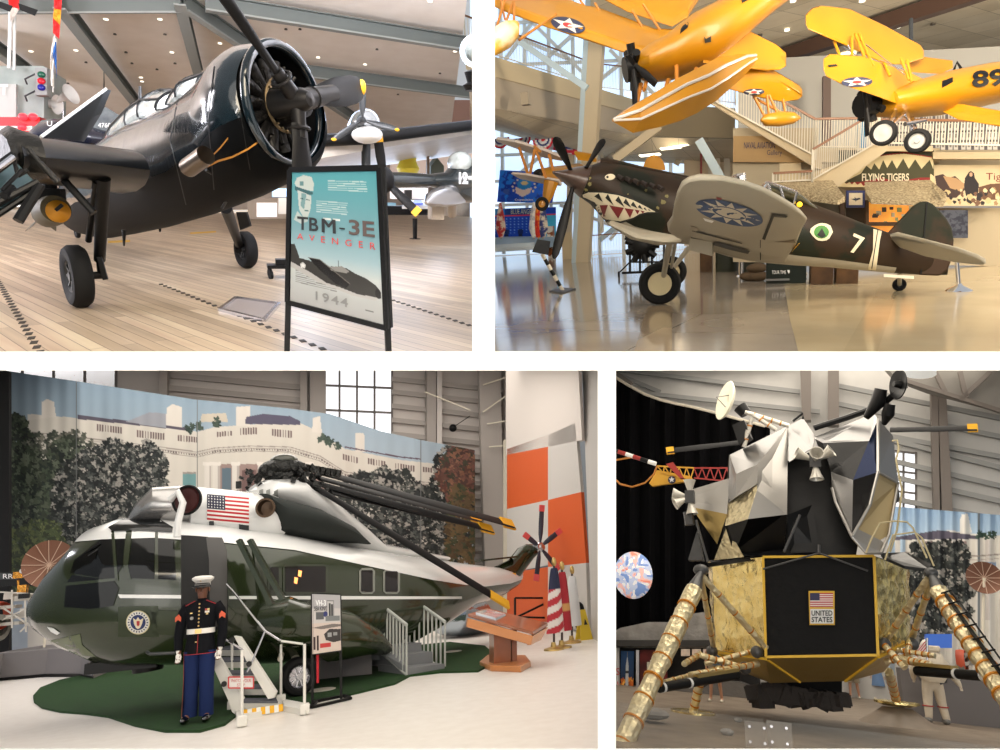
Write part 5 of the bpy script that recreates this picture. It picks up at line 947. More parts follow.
for k in range(7): d=x0*math.cos(2*PI*k/7)+y0*math.sin(2*PI*k/7); q.cyl(c+ax*.05+d*.1,c+ax*.05+d*.25,.05,.055,8)
q.build('radial_engine',BLK,parent=bp)
for b in ((867,136),(864,92)): q=mb(); blade(q,r.P(867,108,11.5),r.P(*b,11.4),.09,(-.8,-.5,0),.03,.3,.6,sq=True); q.build('propeller_blade',PBL,parent=bp)
wheel(bp,r.P(883.5,133,11.2),V((-.35,-.93,0)),.175,.12,mat('wheel_silver',(150,150,148),.45),'main_wheel','wheel_disc',.68,disc=True); wheel(bp,r.P(917.5,141,11.2),V((-.35,-.93,0)),.165,.12,mat('wheel_silver',(150,150,148),.45),'main_wheel','wheel_disc',.62)
q=mb()
for a,b in (((885,130),(896,110)),((888,130),(905,112)),((916,138),(906,112)),((917,138),(912,118)),((905,124),(925,120))): q.cyl(r.P(*a,11.35),r.P(*b,11.8),.03,n=8)
q.build('undercarriage',STL,parent=bp)
q=mb()
for a,b in (((834,41),(842,62)),((852,36),(852,64)),((855,33),(867,64)),((859,33),(873,66)),((884,62),(890,76)),((901,58),(909,80)),((907,60),(912,82))): q.cyl(r.P(*a,11.6),r.P(*b,11.5),.02,n=8)
q.build('wing_struts',YA,parent=bp); q=mb()
for a,b in (((843,47),(868,62)),((860,40),(905,75)),((880,60),(905,70)),((848,45),(858,64))): q.cyl(r.P(*a,11.6),r.P(*b,11.5),.008,n=5)
q.build('bracing_wires',STL,parent=bp)
q=mb(); q.tube([r.P(954,70,12.5),r.P(957,62,12.5),r.P(962,70,12.5)],.02); q.build('windscreen_frame',BLK,parent=bp)
q=mb(); q.box(r.P(526,99,26.8),(.32,.4,.45)); q.build('wall_speaker',mat('speaker_taupe',(166,152,130),.6),room=r,label='square taupe speaker on the balcony front at the left',cat='loudspeaker')
# =================== HALL THREE: green and white helicopter before a printed mansion curtain ===================
r=R3
FLP=mat('pale_terrazzo',(228,223,217),.34,var=(6,.2,(220,214,207)),spec=.4)
floor(R3,'floor_pale',FLP,-200,604,790,30)
CW=mat('hangar_cladding',(214,206,200),.6); CRIB=mat('hangar_girt',(176,168,162),.6); CCOL=mat('hangar_column',(168,160,154),.5)
def wl(pts,name,mt,t=.15,**k): m=mb(); m.prism([r.P(*p) for p in pts],(0,t,0)); return m.build(name,mt,room=r,kind='structure',smooth=0,**k)
wl([(-60,366,27),(322,366,27),(322,690,27),(-60,690,27)],'wall_back_left',CW); wl([(392,366,27),(520,366,27),(520,650,27),(392,660,27)],'wall_back_right',CW); wl([(322,436,27),(392,436,27),(392,660,27),(322,670,27)],'wall_back_middle',CW)
for y in (384,397,411,425,439,453): 
    q=mb(); q.bar(r.P(392,y-5,26.8),r.P(504,y+7,26.8),.1,.2); struct(q,'wall_girt',CRIB,r)
for y in range(470,640,13): q=mb(); q.bar(r.P(470,y,26.8),r.P(504,y+2,26.8),.1,.2); struct(q,'wall_girt',CRIB,r)
for y in (383,396,405): q=mb(); q.bar(r.P(168,y-8,26.8),r.P(306,y+5,26.8),.1,.22); struct(q,'wall_girt',CRIB,r)
for x,w,c in ((300,7,CCOL),(310,16,CCOL),(159,8,CCOL),(427,9,CCOL),(437,5,CW),(487,5,CCOL),(505,4,CW)): wl([(x,366,26.4),(x+w,366,26.4),(x+w+(6 if x==487 else 0),640,26.4),(x+(6 if x==487 else 0),640,26.4)],'wall_column',c,.5)
wl([(479,366,25.6),(500,366,25.6),(507,630,25.6),(487,632,25.6)],'wall_column',CCOL,.3)
for a,b in (((483,385),(510,376)),((483,412),(540,372)),((487,424),(512,420)),((489,447),(512,445)),((425,392),(470,410))): q=mb(); q.bar(r.P(*a,25.4),r.P(*b,25.2),.05); struct(q,'wall_brace',WHF,r)
def window(name,x0,y0,x1,y1,d,nx,ny):
    t=thing(name,None,None,r,r.P((x0+x1)/2,y1,d)); t['kind']='structure'; pbox(r,x0,y0,x1,y1,d+.3,.05,'pane',mat('bright_pane',(250,252,255),.3,emis=1.2),parent=t); q=mb()
    for k in range(nx+1): x=x0+(x1-x0)*k/nx; q.bar(r.P(x,y0,d),r.P(x,y1,d),.08)
    for k in range(ny+1): y=y0+(y1-y0)*k/ny; q.bar(r.P(x0,y-1.5,d),r.P(x1,y+1.5,d),.08)
    q.build('muntins',mat('muntin_grey',(120,114,110),.6),parent=t)
window('window_2',322,362,392,436,26.9,4,3); window('window_3',-40,362,116,390,26.7,5,1)
q=mb(); q.bar(r.P(452,428,26),r.P(470,416,26),.03); q.sph(r.P(453,428,26),.16); q.build('wall_camera',BLK,room=r,label='small dark camera on an arm on the hangar wall above the curtain',cat='camera')
# ---- the printed curtain ----
yt=lambda x: np.interp(x,[-20,8,75,195,285,330,380,421,475],[368,371,381,399.5,408,414,431,440,450])
mdep=lambda x: np.interp(x,[-20,8,80,197,300,345,421,475],[24.2,24,23.5,23.5,23.6,23.8,24.3,24.9])
g=Can(8,0,475,1,560,380,(140,160,178)); 
for i in range(g.nx+1): t0=float(yt(g.X[0,i])); g.Y[:,i]=t0+(665-t0)*g.Y[:,i]
g.vgrad([(370,(122,142,160)),(400,(140,160,176)),(470,(168,182,194)),(665,(170,180,190))])
W1=(206,200,190);W2=(190,183,174);W3=(150,142,136);SL=(96,86,88)
top=[(28,414),(78,418),(190,430),(197,432),(215,427),(260,424),(300,423),(322,433),(345,449),(400,460),(447,465),(447,665),(28,665)]
g.poly(top,W1)
for a in (((28,414),(42,415),(42,402),(47,399),(54,402),(56,417),(28,420)),((165,430),(167,408),(172,404),(182,407),(182,430)),((236,426),(236,407),(250,406),(250,426)),((312,432),(313,418),(320,416),(322,433)),((355,452),(355,433),(364,433),(365,452)),((436,464),(437,455),(443,455),(444,464))): g.poly(a,(212,205,196))
g.poly([(78,415),(190,428),(190,431),(78,419)],(84,78,92)); g.poly([(125,422),(150,412),(166,414),(166,428)],(150,152,160)); g.poly([(245,424),(246,417),(262,414),(290,416),(300,421),(300,425)],(84,80,100)); g.poly([(200,422),(202,414),(226,413),(228,422)],(196,186,170)); g.pl([(345,447),(400,457),(420,459)],1.4,(96,80,92))
for (cx,cy) in ((190,428),(200,427),(217,422),(322,438),(330,442),(338,446)): g.blobs(((g.X-cx)**2+(g.Y-cy)**2<16),14,1.8,[(50,66,60),(70,84,74)],int(cx))
for (x0,x1,y0,y1,ys) in ((97,122,424,431,.12),(137,163,430,437,.12),(178,197,435,441,.1),(217,230,432,437,-.1),(240,258,428,435,-.05),(272,291,429,436,.1),(343,358,454,460,.25),(368,386,458,464,.2),(395,414,463,469,.15),(423,436,467,472,.1)):
    k=x0
    while k<x1: g.poly([(k,y0+(k-x0)*ys),(k+1.5,y0+(k-x0)*ys),(k+1.5,y1+(k-x0)*ys),(k,y1+(k-x0)*ys)],(110,92,92)); k+=2.6
for dy,c,wd in ((0,W3,1),(2.2,(176,168,160),1.4),(5,W3,.8)): g.pl([(28,432+dy),(78,437+dy),(160,447+dy),(197,452+dy),(215,448+dy),(250,446+dy),(290,447+dy),(320,456+dy),(345,472+dy),(400,480+dy),(447,484+dy)],wd,c)
for k in range(110): x=160+k*2.6; y=float(np.interp(x,[160,197,215,250,290,320,345,400,447],[449.5,454.5,450.5,448.5,449.5,458.5,474.5,482.5,486.5])); g.rect(x,y,x+1.2,y+1.6,(104,92,92))
g.poly([(215,464),(300,464),(320,472),(330,500),(215,505)],(150,128,122)); 
for x in (204,213,232,258,284,306): g.rect(x,462,x+7,520,(214,208,200)); g.rect(x-1,462,x+8,465.5,(222,216,208)); g.rect(x+5,466,x+7,520,(176,168,162))
g.rect(222,468,231,492,(92,110,122)); g.rect(242,470,256,505,(108,84,82)); g.rect(183,474,196,489,(110,150,152)); g.rect(188,500,196,520,(120,146,150)); g.rect(58,462,66,470,(120,140,150)); g.rect(344,492,356,500,(120,160,150)); g.rect(183,472,196,474,W3)
G1=[(34,44,38),(48,58,46),(70,80,64),(30,36,34),(88,96,80),(54,62,50)]; G2=[(24,28,30),(40,44,44),(60,64,62),(96,98,94),(34,38,36),(150,146,140),(20,24,26)]; G3=[(110,70,60),(92,60,50),(130,90,70),(74,50,44),(60,58,44)]
def tree(cx,cy,rx_,ry_,cols,n,s_,sd): m_=(((g.X-cx)/rx_)**2+((g.Y-cy)/ry_)**2)*(1+.5*(noise2(g.nx,g.ny,14,sd)-.5))<1; g.blobs(m_,n,s_,cols,sd)
tree(10,455,28,40,G1,800,2.2,1); tree(60,445,36,14,[(80,84,74),(56,62,54),(110,108,98)],140,2.6,2); tree(25,520,40,75,G1,2600,2.4,3); tree(70,500,35,60,G1,1200,2.4,4); tree(45,560,50,40,[(70,80,50),(92,100,62),(50,58,40),(60,66,50)],1100,2.1,5); tree(110,495,58,52,G2,3400,2.1,6); tree(128,540,60,50,G2,2000,2.1,7); tree(145,465,22,22,G2,560,1.8,8)
tree(385,510,48,42,G2,2600,2,9); tree(420,545,50,35,G2,1500,2,10); tree(345,545,40,30,G2,1000,2,11); tree(455,500,26,60,G2,1000,2,12); tree(460,475,22,28,G3,500,2.6,13); tree(387,482,14,10,G2,90,2.4,15); tree(463,535,18,50,[(84,66,44),(60,64,42),(100,80,50)],360,2.6,14)
for x in (76,197,421): g.rect(x-.4,370,x+.4,665,(110,112,112))
g.a*=.93
def msurf(x,y): return r.P(x,y,float(mdep(x))+.06*math.sin(x*.11)*math.sin(x*.037+1)+.012*math.sin(x*.45)*(665-y)/280)
cu=sheet(g,msurf,'printed_curtain',mat('curtain_print',vc=True,rough=.8),room=r,label='tall printed curtain showing a white mansion with a curved portico and trees',cat='curtain')
q=mb(); q.prism([r.P(x,y,22.8) for x,y in ((-30,366),(9,371),(9,670),(-30,670))],(0,.2,0)); q.build('black_drape',mat('drape_black',(16,16,18),.9),room=r,label='black drape at the far left edge of the helicopter hall',cat='drape')
# ---- orange and white chequered side wall ----
SA=V(r.P(506,600,25)); A0=r.G(506,619); B0=r.G(588,634); UPV=V((0,0,1))
def side(px,py,off=0):
    n=(B0-A0).cross(UPV); p=r.on(px,py,A0,n); return p-n.normalized()*off*(1 if n.y>0 else -1)
ORG=mat('orange_panel',(204,88,36),.6,bump=(60,.08)); LGY=mat('pale_grey_panel',(196,192,188),.6)
for nm,pts,mt in (('upper_left',((507,449),(548,435),(548,500),(507,509)),ORG),('upper_right',((548,435),(575,423),(581,492),(548,500)),LGY),('lower_left',((507,509),(548,500),(548,565),(507,573)),LGY),('lower_right',((548,500),(581,492),(586,563),(548,567)),ORG),('bottom_left',((507,573),(548,567),(548,622),(507,620)),ORG),('bottom_right',((548,567),(586,563),(588,632),(548,624)),LGY)):
    m=mb(); m.prism([side(*p) for p in pts],(.1,.05,0)); struct(m,'wall_panel_'+nm,mt,r,smooth=0)
m=mb(); m.prism([side(506,362),side(578,362),side(582,440),side(506,455)],(.12,.1,0)); struct(m,'wall_right_upper',CW,r,smooth=0)
for k in range(7): q=mb(); q.bar(side(508,380+k*11-2,.1),side(576,356+k*11,.1),.12,.22); struct(q,'wall_girt',CRIB,r)
m=mb(); m.prism([side(x,y,.25) for x,y in ((572,362),(583,362),(596,640),(588,636))],(.3,.2,0)); struct(m,'wall_column_right',mat('pale_column',(196,192,188),.5),r,smooth=0)
e0=r.G(592,638); m=mb(); m.prism([r.P(582,362,e0.y),r.P(604,362,e0.y-1.5),r.P(604,690,e0.y-1.5),r.P(592,640,e0.y)],(.3,.1,0)); struct(m,'wall_right',mat('pale_wall',(186,182,178),.6),r,smooth=0)
q=mb(); q.bar(r.P(505,440,25),r.P(505,620,25),.12); struct(q,'wall_pipe',WHF,r)
# fence
fe=thing('black_railing','black metal railing in front of the orange wall behind the lectern','railing',r,r.G(531,628)); d=r.G(520,629).y; q=mb()
for a,b in (((515,598),(556,598)),((515,617),(556,618)),((515,598),(515,628)),((556,598),(556,628)),((515,618),(552,600))): q.bar(r.P(*a,d),r.P(*b,d),.05)
q.build('rails',BLK,parent=fe)
# ---- turf carpet and grey plinth ----
q=mb(); TP=[(33,697),(34,703),(42,709),(60,713),(85,715),(108,718),(135,727),(165,733),(200,733),(225,726),(240,714),(246,702),(300,706),(350,696),(395,685),(410,677),(440,673.5),(478,672.5),(490,666),(494,655),(485,647),(450,643),(380,650),(300,655),(100,672),(60,681),(40,689)]
q.prism([r.G(x,y) for x,y in TP],(0,0,.03)); tf_=q.build('turf_carpet',mat('turf_green',(30,72,22),.95,bump=(90,.8),var=(7,.3,(20,50,14))),room=r,label='dark green artificial turf carpet with a wavy edge under the helicopter',cat='carpet',smooth=0)
for x,y,w,lb in ((322,692,10,'round pale patch on the turf behind the helicopter wheel'),(453,653,9,'round pale patch on the turf beyond the viewing steps')):
    q=mb(); c=r.G(x,y); q.lathe([(0,.036),(w*.02,.036),(w*.02,.03)],c,n=24); q.build('pale_disc',mat('disc_pale',(190,184,172),.6),room=r,label=lb,cat='disc')
PLI=mat('plinth_grey',(112,108,108),.7); q=mb(); pts=[r.G(x,y) for x,y in ((-40,690),(0,681),(45,677),(80,677),(93,680))]; bk=[p+V((0,2.5,0)) for p in reversed(pts)]; q.prism(pts+bk,(0,0,.62)); pl=q.build('curved_plinth',PLI,room=r,label='low curved grey plinth at the left behind the helicopter nose',cat='plinth',smooth=0)
q=mb(); q.prism([p+V((0,-.02,0)) for p in pts]+[p+V((0,.05,0)) for p in reversed(pts)],(0,0,.07)); q.build('kick_strip',BLK,parent=pl)
q=mb(); q.prism([r.G(93,682),r.G(330,668),r.G(330,668)+V((0,.5,0)),r.G(93,682)+V((0,.5,0))],(0,0,.35)); 
q=mb(); bb=[r.G(x,y) for x,y in ((295,684),(340,679),(372,676))]; q.prism(bb+[p+V((0,1.5,0)) for p in reversed(bb)],(0,0,.62)); q.build('grey_podium',PLI,room=r,label='grey podium side beside the viewing steps under the helicopter',cat='podium',smooth=0)
# lunar equipment on the plinth
PZ=.62; dq=r.G(40,677).y+1.2
dish=thing('mesh_dish','brown mesh umbrella antenna dish with pale ribs behind the helicopter nose','antenna',r,r.P(50,600,dq)); c=r.P(49,565,dq); ax=V((.35,-1,.1)).normalized(); q=mb(); q.lathe([(0,0),(.2,.02),(.42,.09),(.62,.2)],c,ax,28); q.build('mesh_reflector',mat('copper_mesh',(122,84,66),.6,.2,bump=(60,.3)),parent=dish)
x0,y0=basis(ax); q=mb()
for k in range(13): d=x0*math.cos(2*PI*k/13)+y0*math.sin(2*PI*k/13); q.tube([c+ax*.02,c+d*.3+ax*.06,c+d*.62+ax*.21],.011,6)
q.build('ribs',mat('rib_pale',(190,160,140),.5),parent=dish); q=mb(); q.cyl(r.P(48,568,dq),r.P(44,650,dq),.03); q.build('mast',WHF,parent=dish)
rv=thing('lunar_rover','pale lunar rover with a gold camera mast and orange fender on the plinth','rover',r,r.P(20,672,dq)); GF=mat('gold_foil_bright',(200,140,60),.25,.8,voro=(12,.4))
q=mb(); 
for x,y,w,h in ((8,607,18,3),(26,598,16,5),(20,616,26,4),(5,624,30,3),(30,612,12,8),(12,596,8,6)): q.box(r.P(x,y,dq),(w*.026,.5,h*.026))
for a,b in (((0,592),(34,594)),((0,606),(34,628)),((12,590),(12,628)),((25,600),(26,632)),((2,620),(36,604)),((20,632),(36,616))): q.bar(r.P(*a,dq-.3),r.P(*b,dq-.3),.035)
q.build('chassis',mat('rover_white',(196,190,180),.5),parent=rv); q=mb(); q.box(r.P(20,575,dq-.2),(.26,.2,.16)); q.box(r.P(23,589,dq-.2),(.2,.2,.2)); q.cyl(r.P(18,580,dq-.2),r.P(19,592,dq-.2),.03); q.build('gold_camera',GF,parent=rv); q=mb(); q.cyl(r.P(22,571,dq-.35),r.P(22,571,dq-.28),.06); q.build('camera_lens',WHT,parent=rv); q=mb(); q.box(r.P(24,596,dq-.35),(.24,.06,.12)); q.build('control_box',BLK,parent=rv)
q=mb(); q.lathe([(.2,-.12),(.32,-.1),(.32,.1),(.2,.12)],r.P(-3,628,dq-.3),(.9,-.4,0),24); q.build('wheel',mat('rover_tyre',(120,118,110),.7),parent=rv); q=mb(); q.lathe([(.33,-.14),(.36,0),(.33,.14)],r.P(-3,616,dq-.3),(.9,-.4,0),24); q.build('fender',mat('fender_orange',(190,80,50),.5),parent=rv)
ex=thing('exhibit_sign','black strip sign with pale letters behind the rover','sign',r,r.P(6,588,dq+.6)); pbox(r,-20,572,40,586,dq+.6,.1,'strip',BLK,parent=ex); pbox(r,-20,573,17,579.5,dq+.58,.03,'letter_band',DGRY,parent=ex); tx2('RR',3,574,13,578.5,dq+.55,WI,ex,rm=r)
# ---- helicopter ----
r=Near(R3,1.12)
HGN=mat('helicopter_green',(38,47,25),.2,coat=.6,bump=(1.6,.1)); HWH=mat('helicopter_white',(226,226,224),.25,coat=.6); GLD=mat('dark_window',(9,11,12),.08,spec=.45); HGR=mat('helicopter_grey',(36,40,38),.7,spec=.3)
he=thing('helicopter','large green and white helicopter with folded rotor blades on green turf','helicopter',r,r.G(290,690))
st=[(50,603,52,612,10.9,.13),(52,593,58,623,10.8,.35),(59,580,69,636,10.7,.62),(73,560,86,650,10.6,.85),(92,541,106,658,10.5,.97),(108,526,118,663,10.4,1.02,.9),(130,519,140,664,10.3,1.05,.8),(165,520,168,664,10.25,1.05,.75),(210,525,210,664,10.3,1.05,.75),(262,534,262,664,10.6,1.05,.75),(330,546,328,660,11.4,1.02,.78),(400,556,394,645,12.3,.95,.82),(436,560,430,626,13.0,.8,.9),(466,564,460,608,13.7,.6),(500,568,496,597,14.5,.38),(520,568,510,588,14.9,.2)]
m=sloft(r,st,48,True); m.build('fuselage',HGN,parent=he); HB=m.bvh()
def cap(st,l0,l1,n=16,grow=1.01):
    T=[r.P(a[0],a[1],a[4]) for a in st];B=[r.P(a[2],a[3],a[4]) for a in st];C=[(p+q)/2 for p,q in zip(T,B)];rg=[]
    for k,a in enumerate(st):
        d=(C[min(k+1,len(C)-1)]-C[max(k-1,0)]);u=(T[k]-B[k])/2;x=d.cross(u).normalized(); pw=a[6] if len(a)>6 else 1.; f_=l0(k) if callable(l0) else l0; l_=l1(k) if callable(l1) else l1; rr=[]
        for i in range(n+1):
            t=R(f_+(l_-f_)*i/n); c_,s_=math.cos(t),math.sin(t); rr.append([C[k]+(x*math.copysign(abs(c_)**pw,c_)*a[5]+u*math.copysign(abs(s_)**pw,s_))*grow][0])
        rg.append(rr)
    q=mb(); q.loft(rg,False,False); return q
m=cap(st[4:],lambda k:(62,48,38,36,34,34,30,22,14,4,2,8)[k],lambda k:180-(62,48,38,36,34,34,30,22,14,4,2,8)[k]); m.build('white_roof',HWH,parent=he,label='glossy white upper half'); HR=m.bvh()
hd=lambda pts,nm,mt,off=.014,st_=4,bv=None,lab=None: decal(r,bv or HB,pts,nm,mt,he,off=off,step=st_,label=lab)
# cockpit and cabin glazing with frames
for pts in ([(70,573),(74,561),(92,545),(111,531),(131,531),(124,562),(114,580)],[(66,584),(72,575),(113,580),(119,588),(113,606),(90,609),(64,607)],[(133,534),(155,533),(154,579),(131,578),(128,566)],[(158,533),(174,534),(176,580),(158,579)]): hd(pts,'cockpit_window',GLD)
for pts in ([(111,531),(114,530),(118,580),(115,580)],[(126,531),(132,530),(128,566),(131,579),(127,579),(123,564)],[(155,532),(158,532),(158,580),(155,580)],[(62,583),(116,578),(118,580.5),(64,586)]): hd(pts,'window_frame',HGN,.022)
hd([(108,527),(124,518),(160,519),(173,527),(172,532),(140,530),(112,531)],'roof_window',GLD,.03,bv=HR)
WFR=mat('window_frame_grey',(126,128,120),.4)
for k,(x0,y0,x1,y1) in enumerate(((268,565,281,592),(283,564,328,594),(359,568,375,594),(383,569,400,594))):
    q_=lambda d,x0=x0,y0=y0,x1=x1,y1=y1:[(x0+d,y0+3),(x0+3,y0+d),(x1-3,y0+d),(x1-d,y0+3),(x1-d,y1-3),(x1-3,y1-d),(x0+3,y1-d),(x0+d,y1-3)]
    hd(q_(0),'window_surround',WFR if k>1 else HGN,.016); hd(q_(2.2),'cabin_window',mat('window_dark_brown',(24,19,20),.08,spec=.45),.024)
for x,y in ((296,580),(300,573)): hd([(x-1.5,y-3),(x+2,y-2),(x+1,y+4),(x-2,y+3)],'cabin_lamp',mat('cabin_glow',(255,160,90),emis=2),.03,2)
# door opening, frame, inner curtain wall
hd([(181,535),(222,537),(227,550),(228,626),(181,640)],'doorway',mat('cabin_dark',(20,20,20),.7),.018); hd([(206,537),(222,537.5),(227,550),(227,625),(210,628),(209,560)],'open_door_edge',mat('door_edge_grey',(70,68,66),.5),.03)
q=mb(); 
for a,b,d in (((239,540),(272,605),9.15),((250,540),(283,600),9.15),((256,550),(262,604),9.3)): q.bar(r.P(*a,d),r.P(*b,d-.15),.1,.06)
q.build('sponson_struts',HGN,parent=he)
hd([(118,594.5),(181,595),(181,598.5),(120,598)],'cheat_line',HWH,.02); hd([(229,596),(330,596),(462,596.5),(462,599),(330,599.5),(229,599)],'cheat_line',HWH,.02,5)
hd([(150,610),(180,611),(180,636),(152,634)],'equipment_panel',mat('panel_green',(40,50,28),.3),.01); hd([(118,607),(158,606),(159,637),(118,637)],'door_panel',mat('panel_green',(40,50,28),.3),.01,4)
# seal
sl=thing('x','','',r); bpy.data.objects.remove(sl)
for R_,c_,o_ in ((12,(200,190,150),.03),(11,(214,212,206),.038),(7.6,(26,34,70),.046),(7,(30,44,96),.05)): hd([(138+R_*math.cos(2*PI*k/28),622.5+R_*math.sin(2*PI*k/28)) for k in range(28)],'presidential_seal',mat('seal_%d_%d'%(c_[0],c_[2]),c_,.4),o_,3)
hd([(133,618),(136,620),(138,617),(140,620),(143.5,618),(142,624),(140,628),(138,629),(136,628),(134,624)],'presidential_seal',mat('eagle_cream',(216,204,176),.4),.058,2); hd([(136.5,621),(139.7,621),(139.5,625),(138,626.5),(136.7,625)],'presidential_seal',mat('shield_red',(170,50,50),.4),.064,2)
for k in range(22): a=2*PI*k/22; hd([(138+8.6*math.cos(a-.05),622.5+8.6*math.sin(a-.05)),(138+10.2*math.cos(a-.05),622.5+10.2*math.sin(a-.05)),(138+10.2*math.cos(a+.07),622.5+10.2*math.sin(a+.07)),(138+8.6*math.cos(a+.07),622.5+8.6*math.sin(a+.07))],'seal_lettering',mat('seal_26_70',(26,34,70),.4),.044,3) if k%1==0 else 0
hd([(47,627),(53,628),(60,633),(57,635),(51,632)],'landing_light',WHT,.02,2); hd([(50,641),(80,634),(82,645),(96,657),(78,655)],'nose_hatch',mat('hatch_green',(96,104,78),.4),.008,4)
# engine housing on the roof
q=sloft(r,[(128,518,130,524,10.0,.1),(136,503,137,524,10.05,.32),(152,488,153,526,10.1,.46),(182,486,182,528,10.15,.5),(186,486,186,530,10.18,.5)],24); q.build('intake_shield',mat('shield_aluminium',(176,174,172),.25,.8),parent=he)
q=sloft(r,[(186,487,186,536,10.15,.52),(200,488,200,540,10.2,.6),(230,491,230,544,10.35,.66),(252,494,252,548,10.5,.68),(258,495,260,550,10.6,.66)],30,pow if 0 else True); q.build('engine_housing',HWH,parent=he); EB=q.bvh()
q=mb(); q.lathe([(.0,.0),(.16,.02),(.2,.06),(.2,0)],r.P(187,500,9.5),(-.3,-1,0),20); q.build('engine_intake',mat('intake_red',(60,18,16),.5),parent=he); q=mb(); q.torus(r.P(187,500,9.46),(-.3,-1,0),.2,.02); q.build('intake_ring',BLK,parent=he)
q=mb(); q.tube([r.P(170,500,9.4),r.P(178,492,9.35),r.P(183,503,9.35),r.P(178,522,9.3),r.P(177,537,9.3)],.05,8); q.build('handrail',HWH,parent=he)
q=sloft(r,[(250,497,254,520,10.4,.66),(264,499,268,538,10.5,.72),(300,508,300,542,10.8,.74),(330,521,326,543,11.2,.7),(352,536,350,541,11.6,.5)],26); q.build('exhaust_fairing',HGR,parent=he); XB=q.bvh()
q=sloft(r,[(254,490,254,502,10.7,.5),(262,481,262,505,10.8,.56),(285,478,288,512,11,.6),(308,488,308,524,11.3,.58),(335,508,332,544,11.6,.52),(352,524,352,552,11.9,.46),(372,543,372,558,12.3,.42),(440,556,440,562,13.5,.3)],26); q.build('rotor_fairing',HWH,parent=he); RB=q.bvh()
c=r.P(266,508,9.78); q=mb(); q.lathe([(.145,0),(.15,-.04),(.12,-.04),(.11,.12),(0,.14)],c,V((-.25,-1,0)).normalized()*-1,24); q.build('exhaust_pipe',mat('exhaust_brown',(84,66,50),.4,.6),parent=he)
for x in (259,266,274): hd([(x,490+abs(x-262)*.1),(x+4,489),(x+4,500),(x,500)],'vent_louvre',mat('louvre_grey',(140,142,138),.5),.03,4,RB)
# flag on the housing
g=Can(0,0,42,27,84,54,(226,224,220))
for k in range(7): g.rect(0,k*3.86,42,k*3.86+1.93,(178,34,44))
g.rect(0,0,18,14,(40,40,60)); 
for i in range(6):
    for j in range(5): g.ell(1.8+i*2.9,1.6+j*2.7,.55,.55,(220,220,220))
fb=thing('x','','',r); bpy.data.objects.remove(fb)
def lay(bv,f2,off=.02):
    def f(x,y):
        px,py=f2(x,y); dn=r.ray(px,py).normalized(); h=bv.ray_cast(V((0,0,r.h)),dn)[0]; return (h if h is not None else r.P(px,py,10))-dn*off
    return f
sheet(g,lay(EB,lambda x,y:(207+x*1.0,494+y*1.02+x*.09)),'flag_marking',VC,parent=he)
hd([(209,521),(214,521),(214,526),(209,526)],'small_vent',DGRY,.02,3,EB); hd([(239,524),(249,525),(249,532),(239,531)],'small_vent',DGRY,.02,3,EB)
# rotor head
RH=mat('rotor_head_black',(24,24,22),.3,.3,bump=(20,.8)); hc=r.P(283,470,10.9); q=mb(); q.sph(hc,(.42,.42,.2)); rg=random.Random(8)
for k in range(110): a=rg.uniform(0,2*PI);rr=rg.uniform(.2,.75); q.box(hc+V((math.cos(a)*rr,math.sin(a)*rr*.7,rg.uniform(-.32,.1)-rr*.12)),(rg.uniform(.04,.12),.08,rg.uniform(.03,.1)),Matrix.Rotation(rg.uniform(0,3),3,'Y'))
for k in range(8): q.cyl(hc+V((.3+k*.09,0,-.02-k*.02)),hc+V((.33+k*.09,0,.1-k*.02)),.05,n=8)
q.cyl(r.P(283,468,10.9),r.P(284,492,10.9),.28,.34); q.build('rotor_head',RH,parent=he); q=mb(); q.sph(r.P(284,461,10.8),(.24,.24,.12)); q.build('rotor_dome',mat('dome_olive',(52,54,44),.25,coat=.5),parent=he)
BLD=mat('rotor_blade_black',(15,15,16),.6,spec=.25)
for a,b,d0,d1,w in (((316,471),(513,525),10.9,14.5,.3),((312,482),(492,530),10.8,14,.26),((330,492),(490,529),11,14.6,.26),((300,478),(508,605),10.6,12.2,.2),((318,478),(480,520),11.1,15,.26)):
    q=mb(); A=r.P(*a,d0);B=r.P(*b,d1); blade(q,A,B,w,(0,-.8,.6),.03,.1,.7,sq=True); bo=q.build('rotor_blade',BLD,parent=he); q=mb(); dd=(B-A).normalized(); q.bar(B-dd*.5,B+dd*.02,.05,w*.97,up=(0,.6,.8)); q.build('blade_tip',YEL,parent=bo)
# tail pylon and tail rotor
q=sloft(r,[(496,566,500,594,14.5,.25),(509,560,514,584,14.7,.2),(518,548,528,566,14.8,.16),(526,544,534,558,14.8,.14),(540,544,540,552,14.8,.1)],18); q.build('tail_pylon',HGN,parent=he); TB=q.bvh()
q=mb(); q.sph(r.P(540,547,14.5),(.13,.13,.13)); q.cyl(r.P(534,547,14.8),r.P(541,546,14.4),.08); q.build('tail_rotor_hub',STL,parent=he)
for (x,y),c_ in (((542,505),(120,60,60)),((561,530),(220,220,220)),((524,534),(170,60,60)),((536,581),(200,60,60)),((559,570),(220,60,60)),): q=mb(); A=r.P(540,547,14.45);B=r.P(x,y,14.4); blade(q,A,B,.13,(0,-1,0),.02,.2,.4,sq=True); o_=q.build('tail_rotor_blade',mat('tail_blade_navy',(44,46,60),.4),parent=he); q=mb(); dd=(B-A).normalized(); q.bar(B-dd*.16,B,.135,.05,up=(0,-1,0)); q.build('blade_tip',mat('tip_red_white',(206,80,80),.5),parent=o_)
hd([(505,573),(516,573),(516,580),(506,583)],'tail_number',YEL,.04,2,TB); q=mb(); q.bar(r.P(478,561,14.3),r.P(514,557,14.6),.3,.04); q.build('stabiliser',HGN,parent=he)
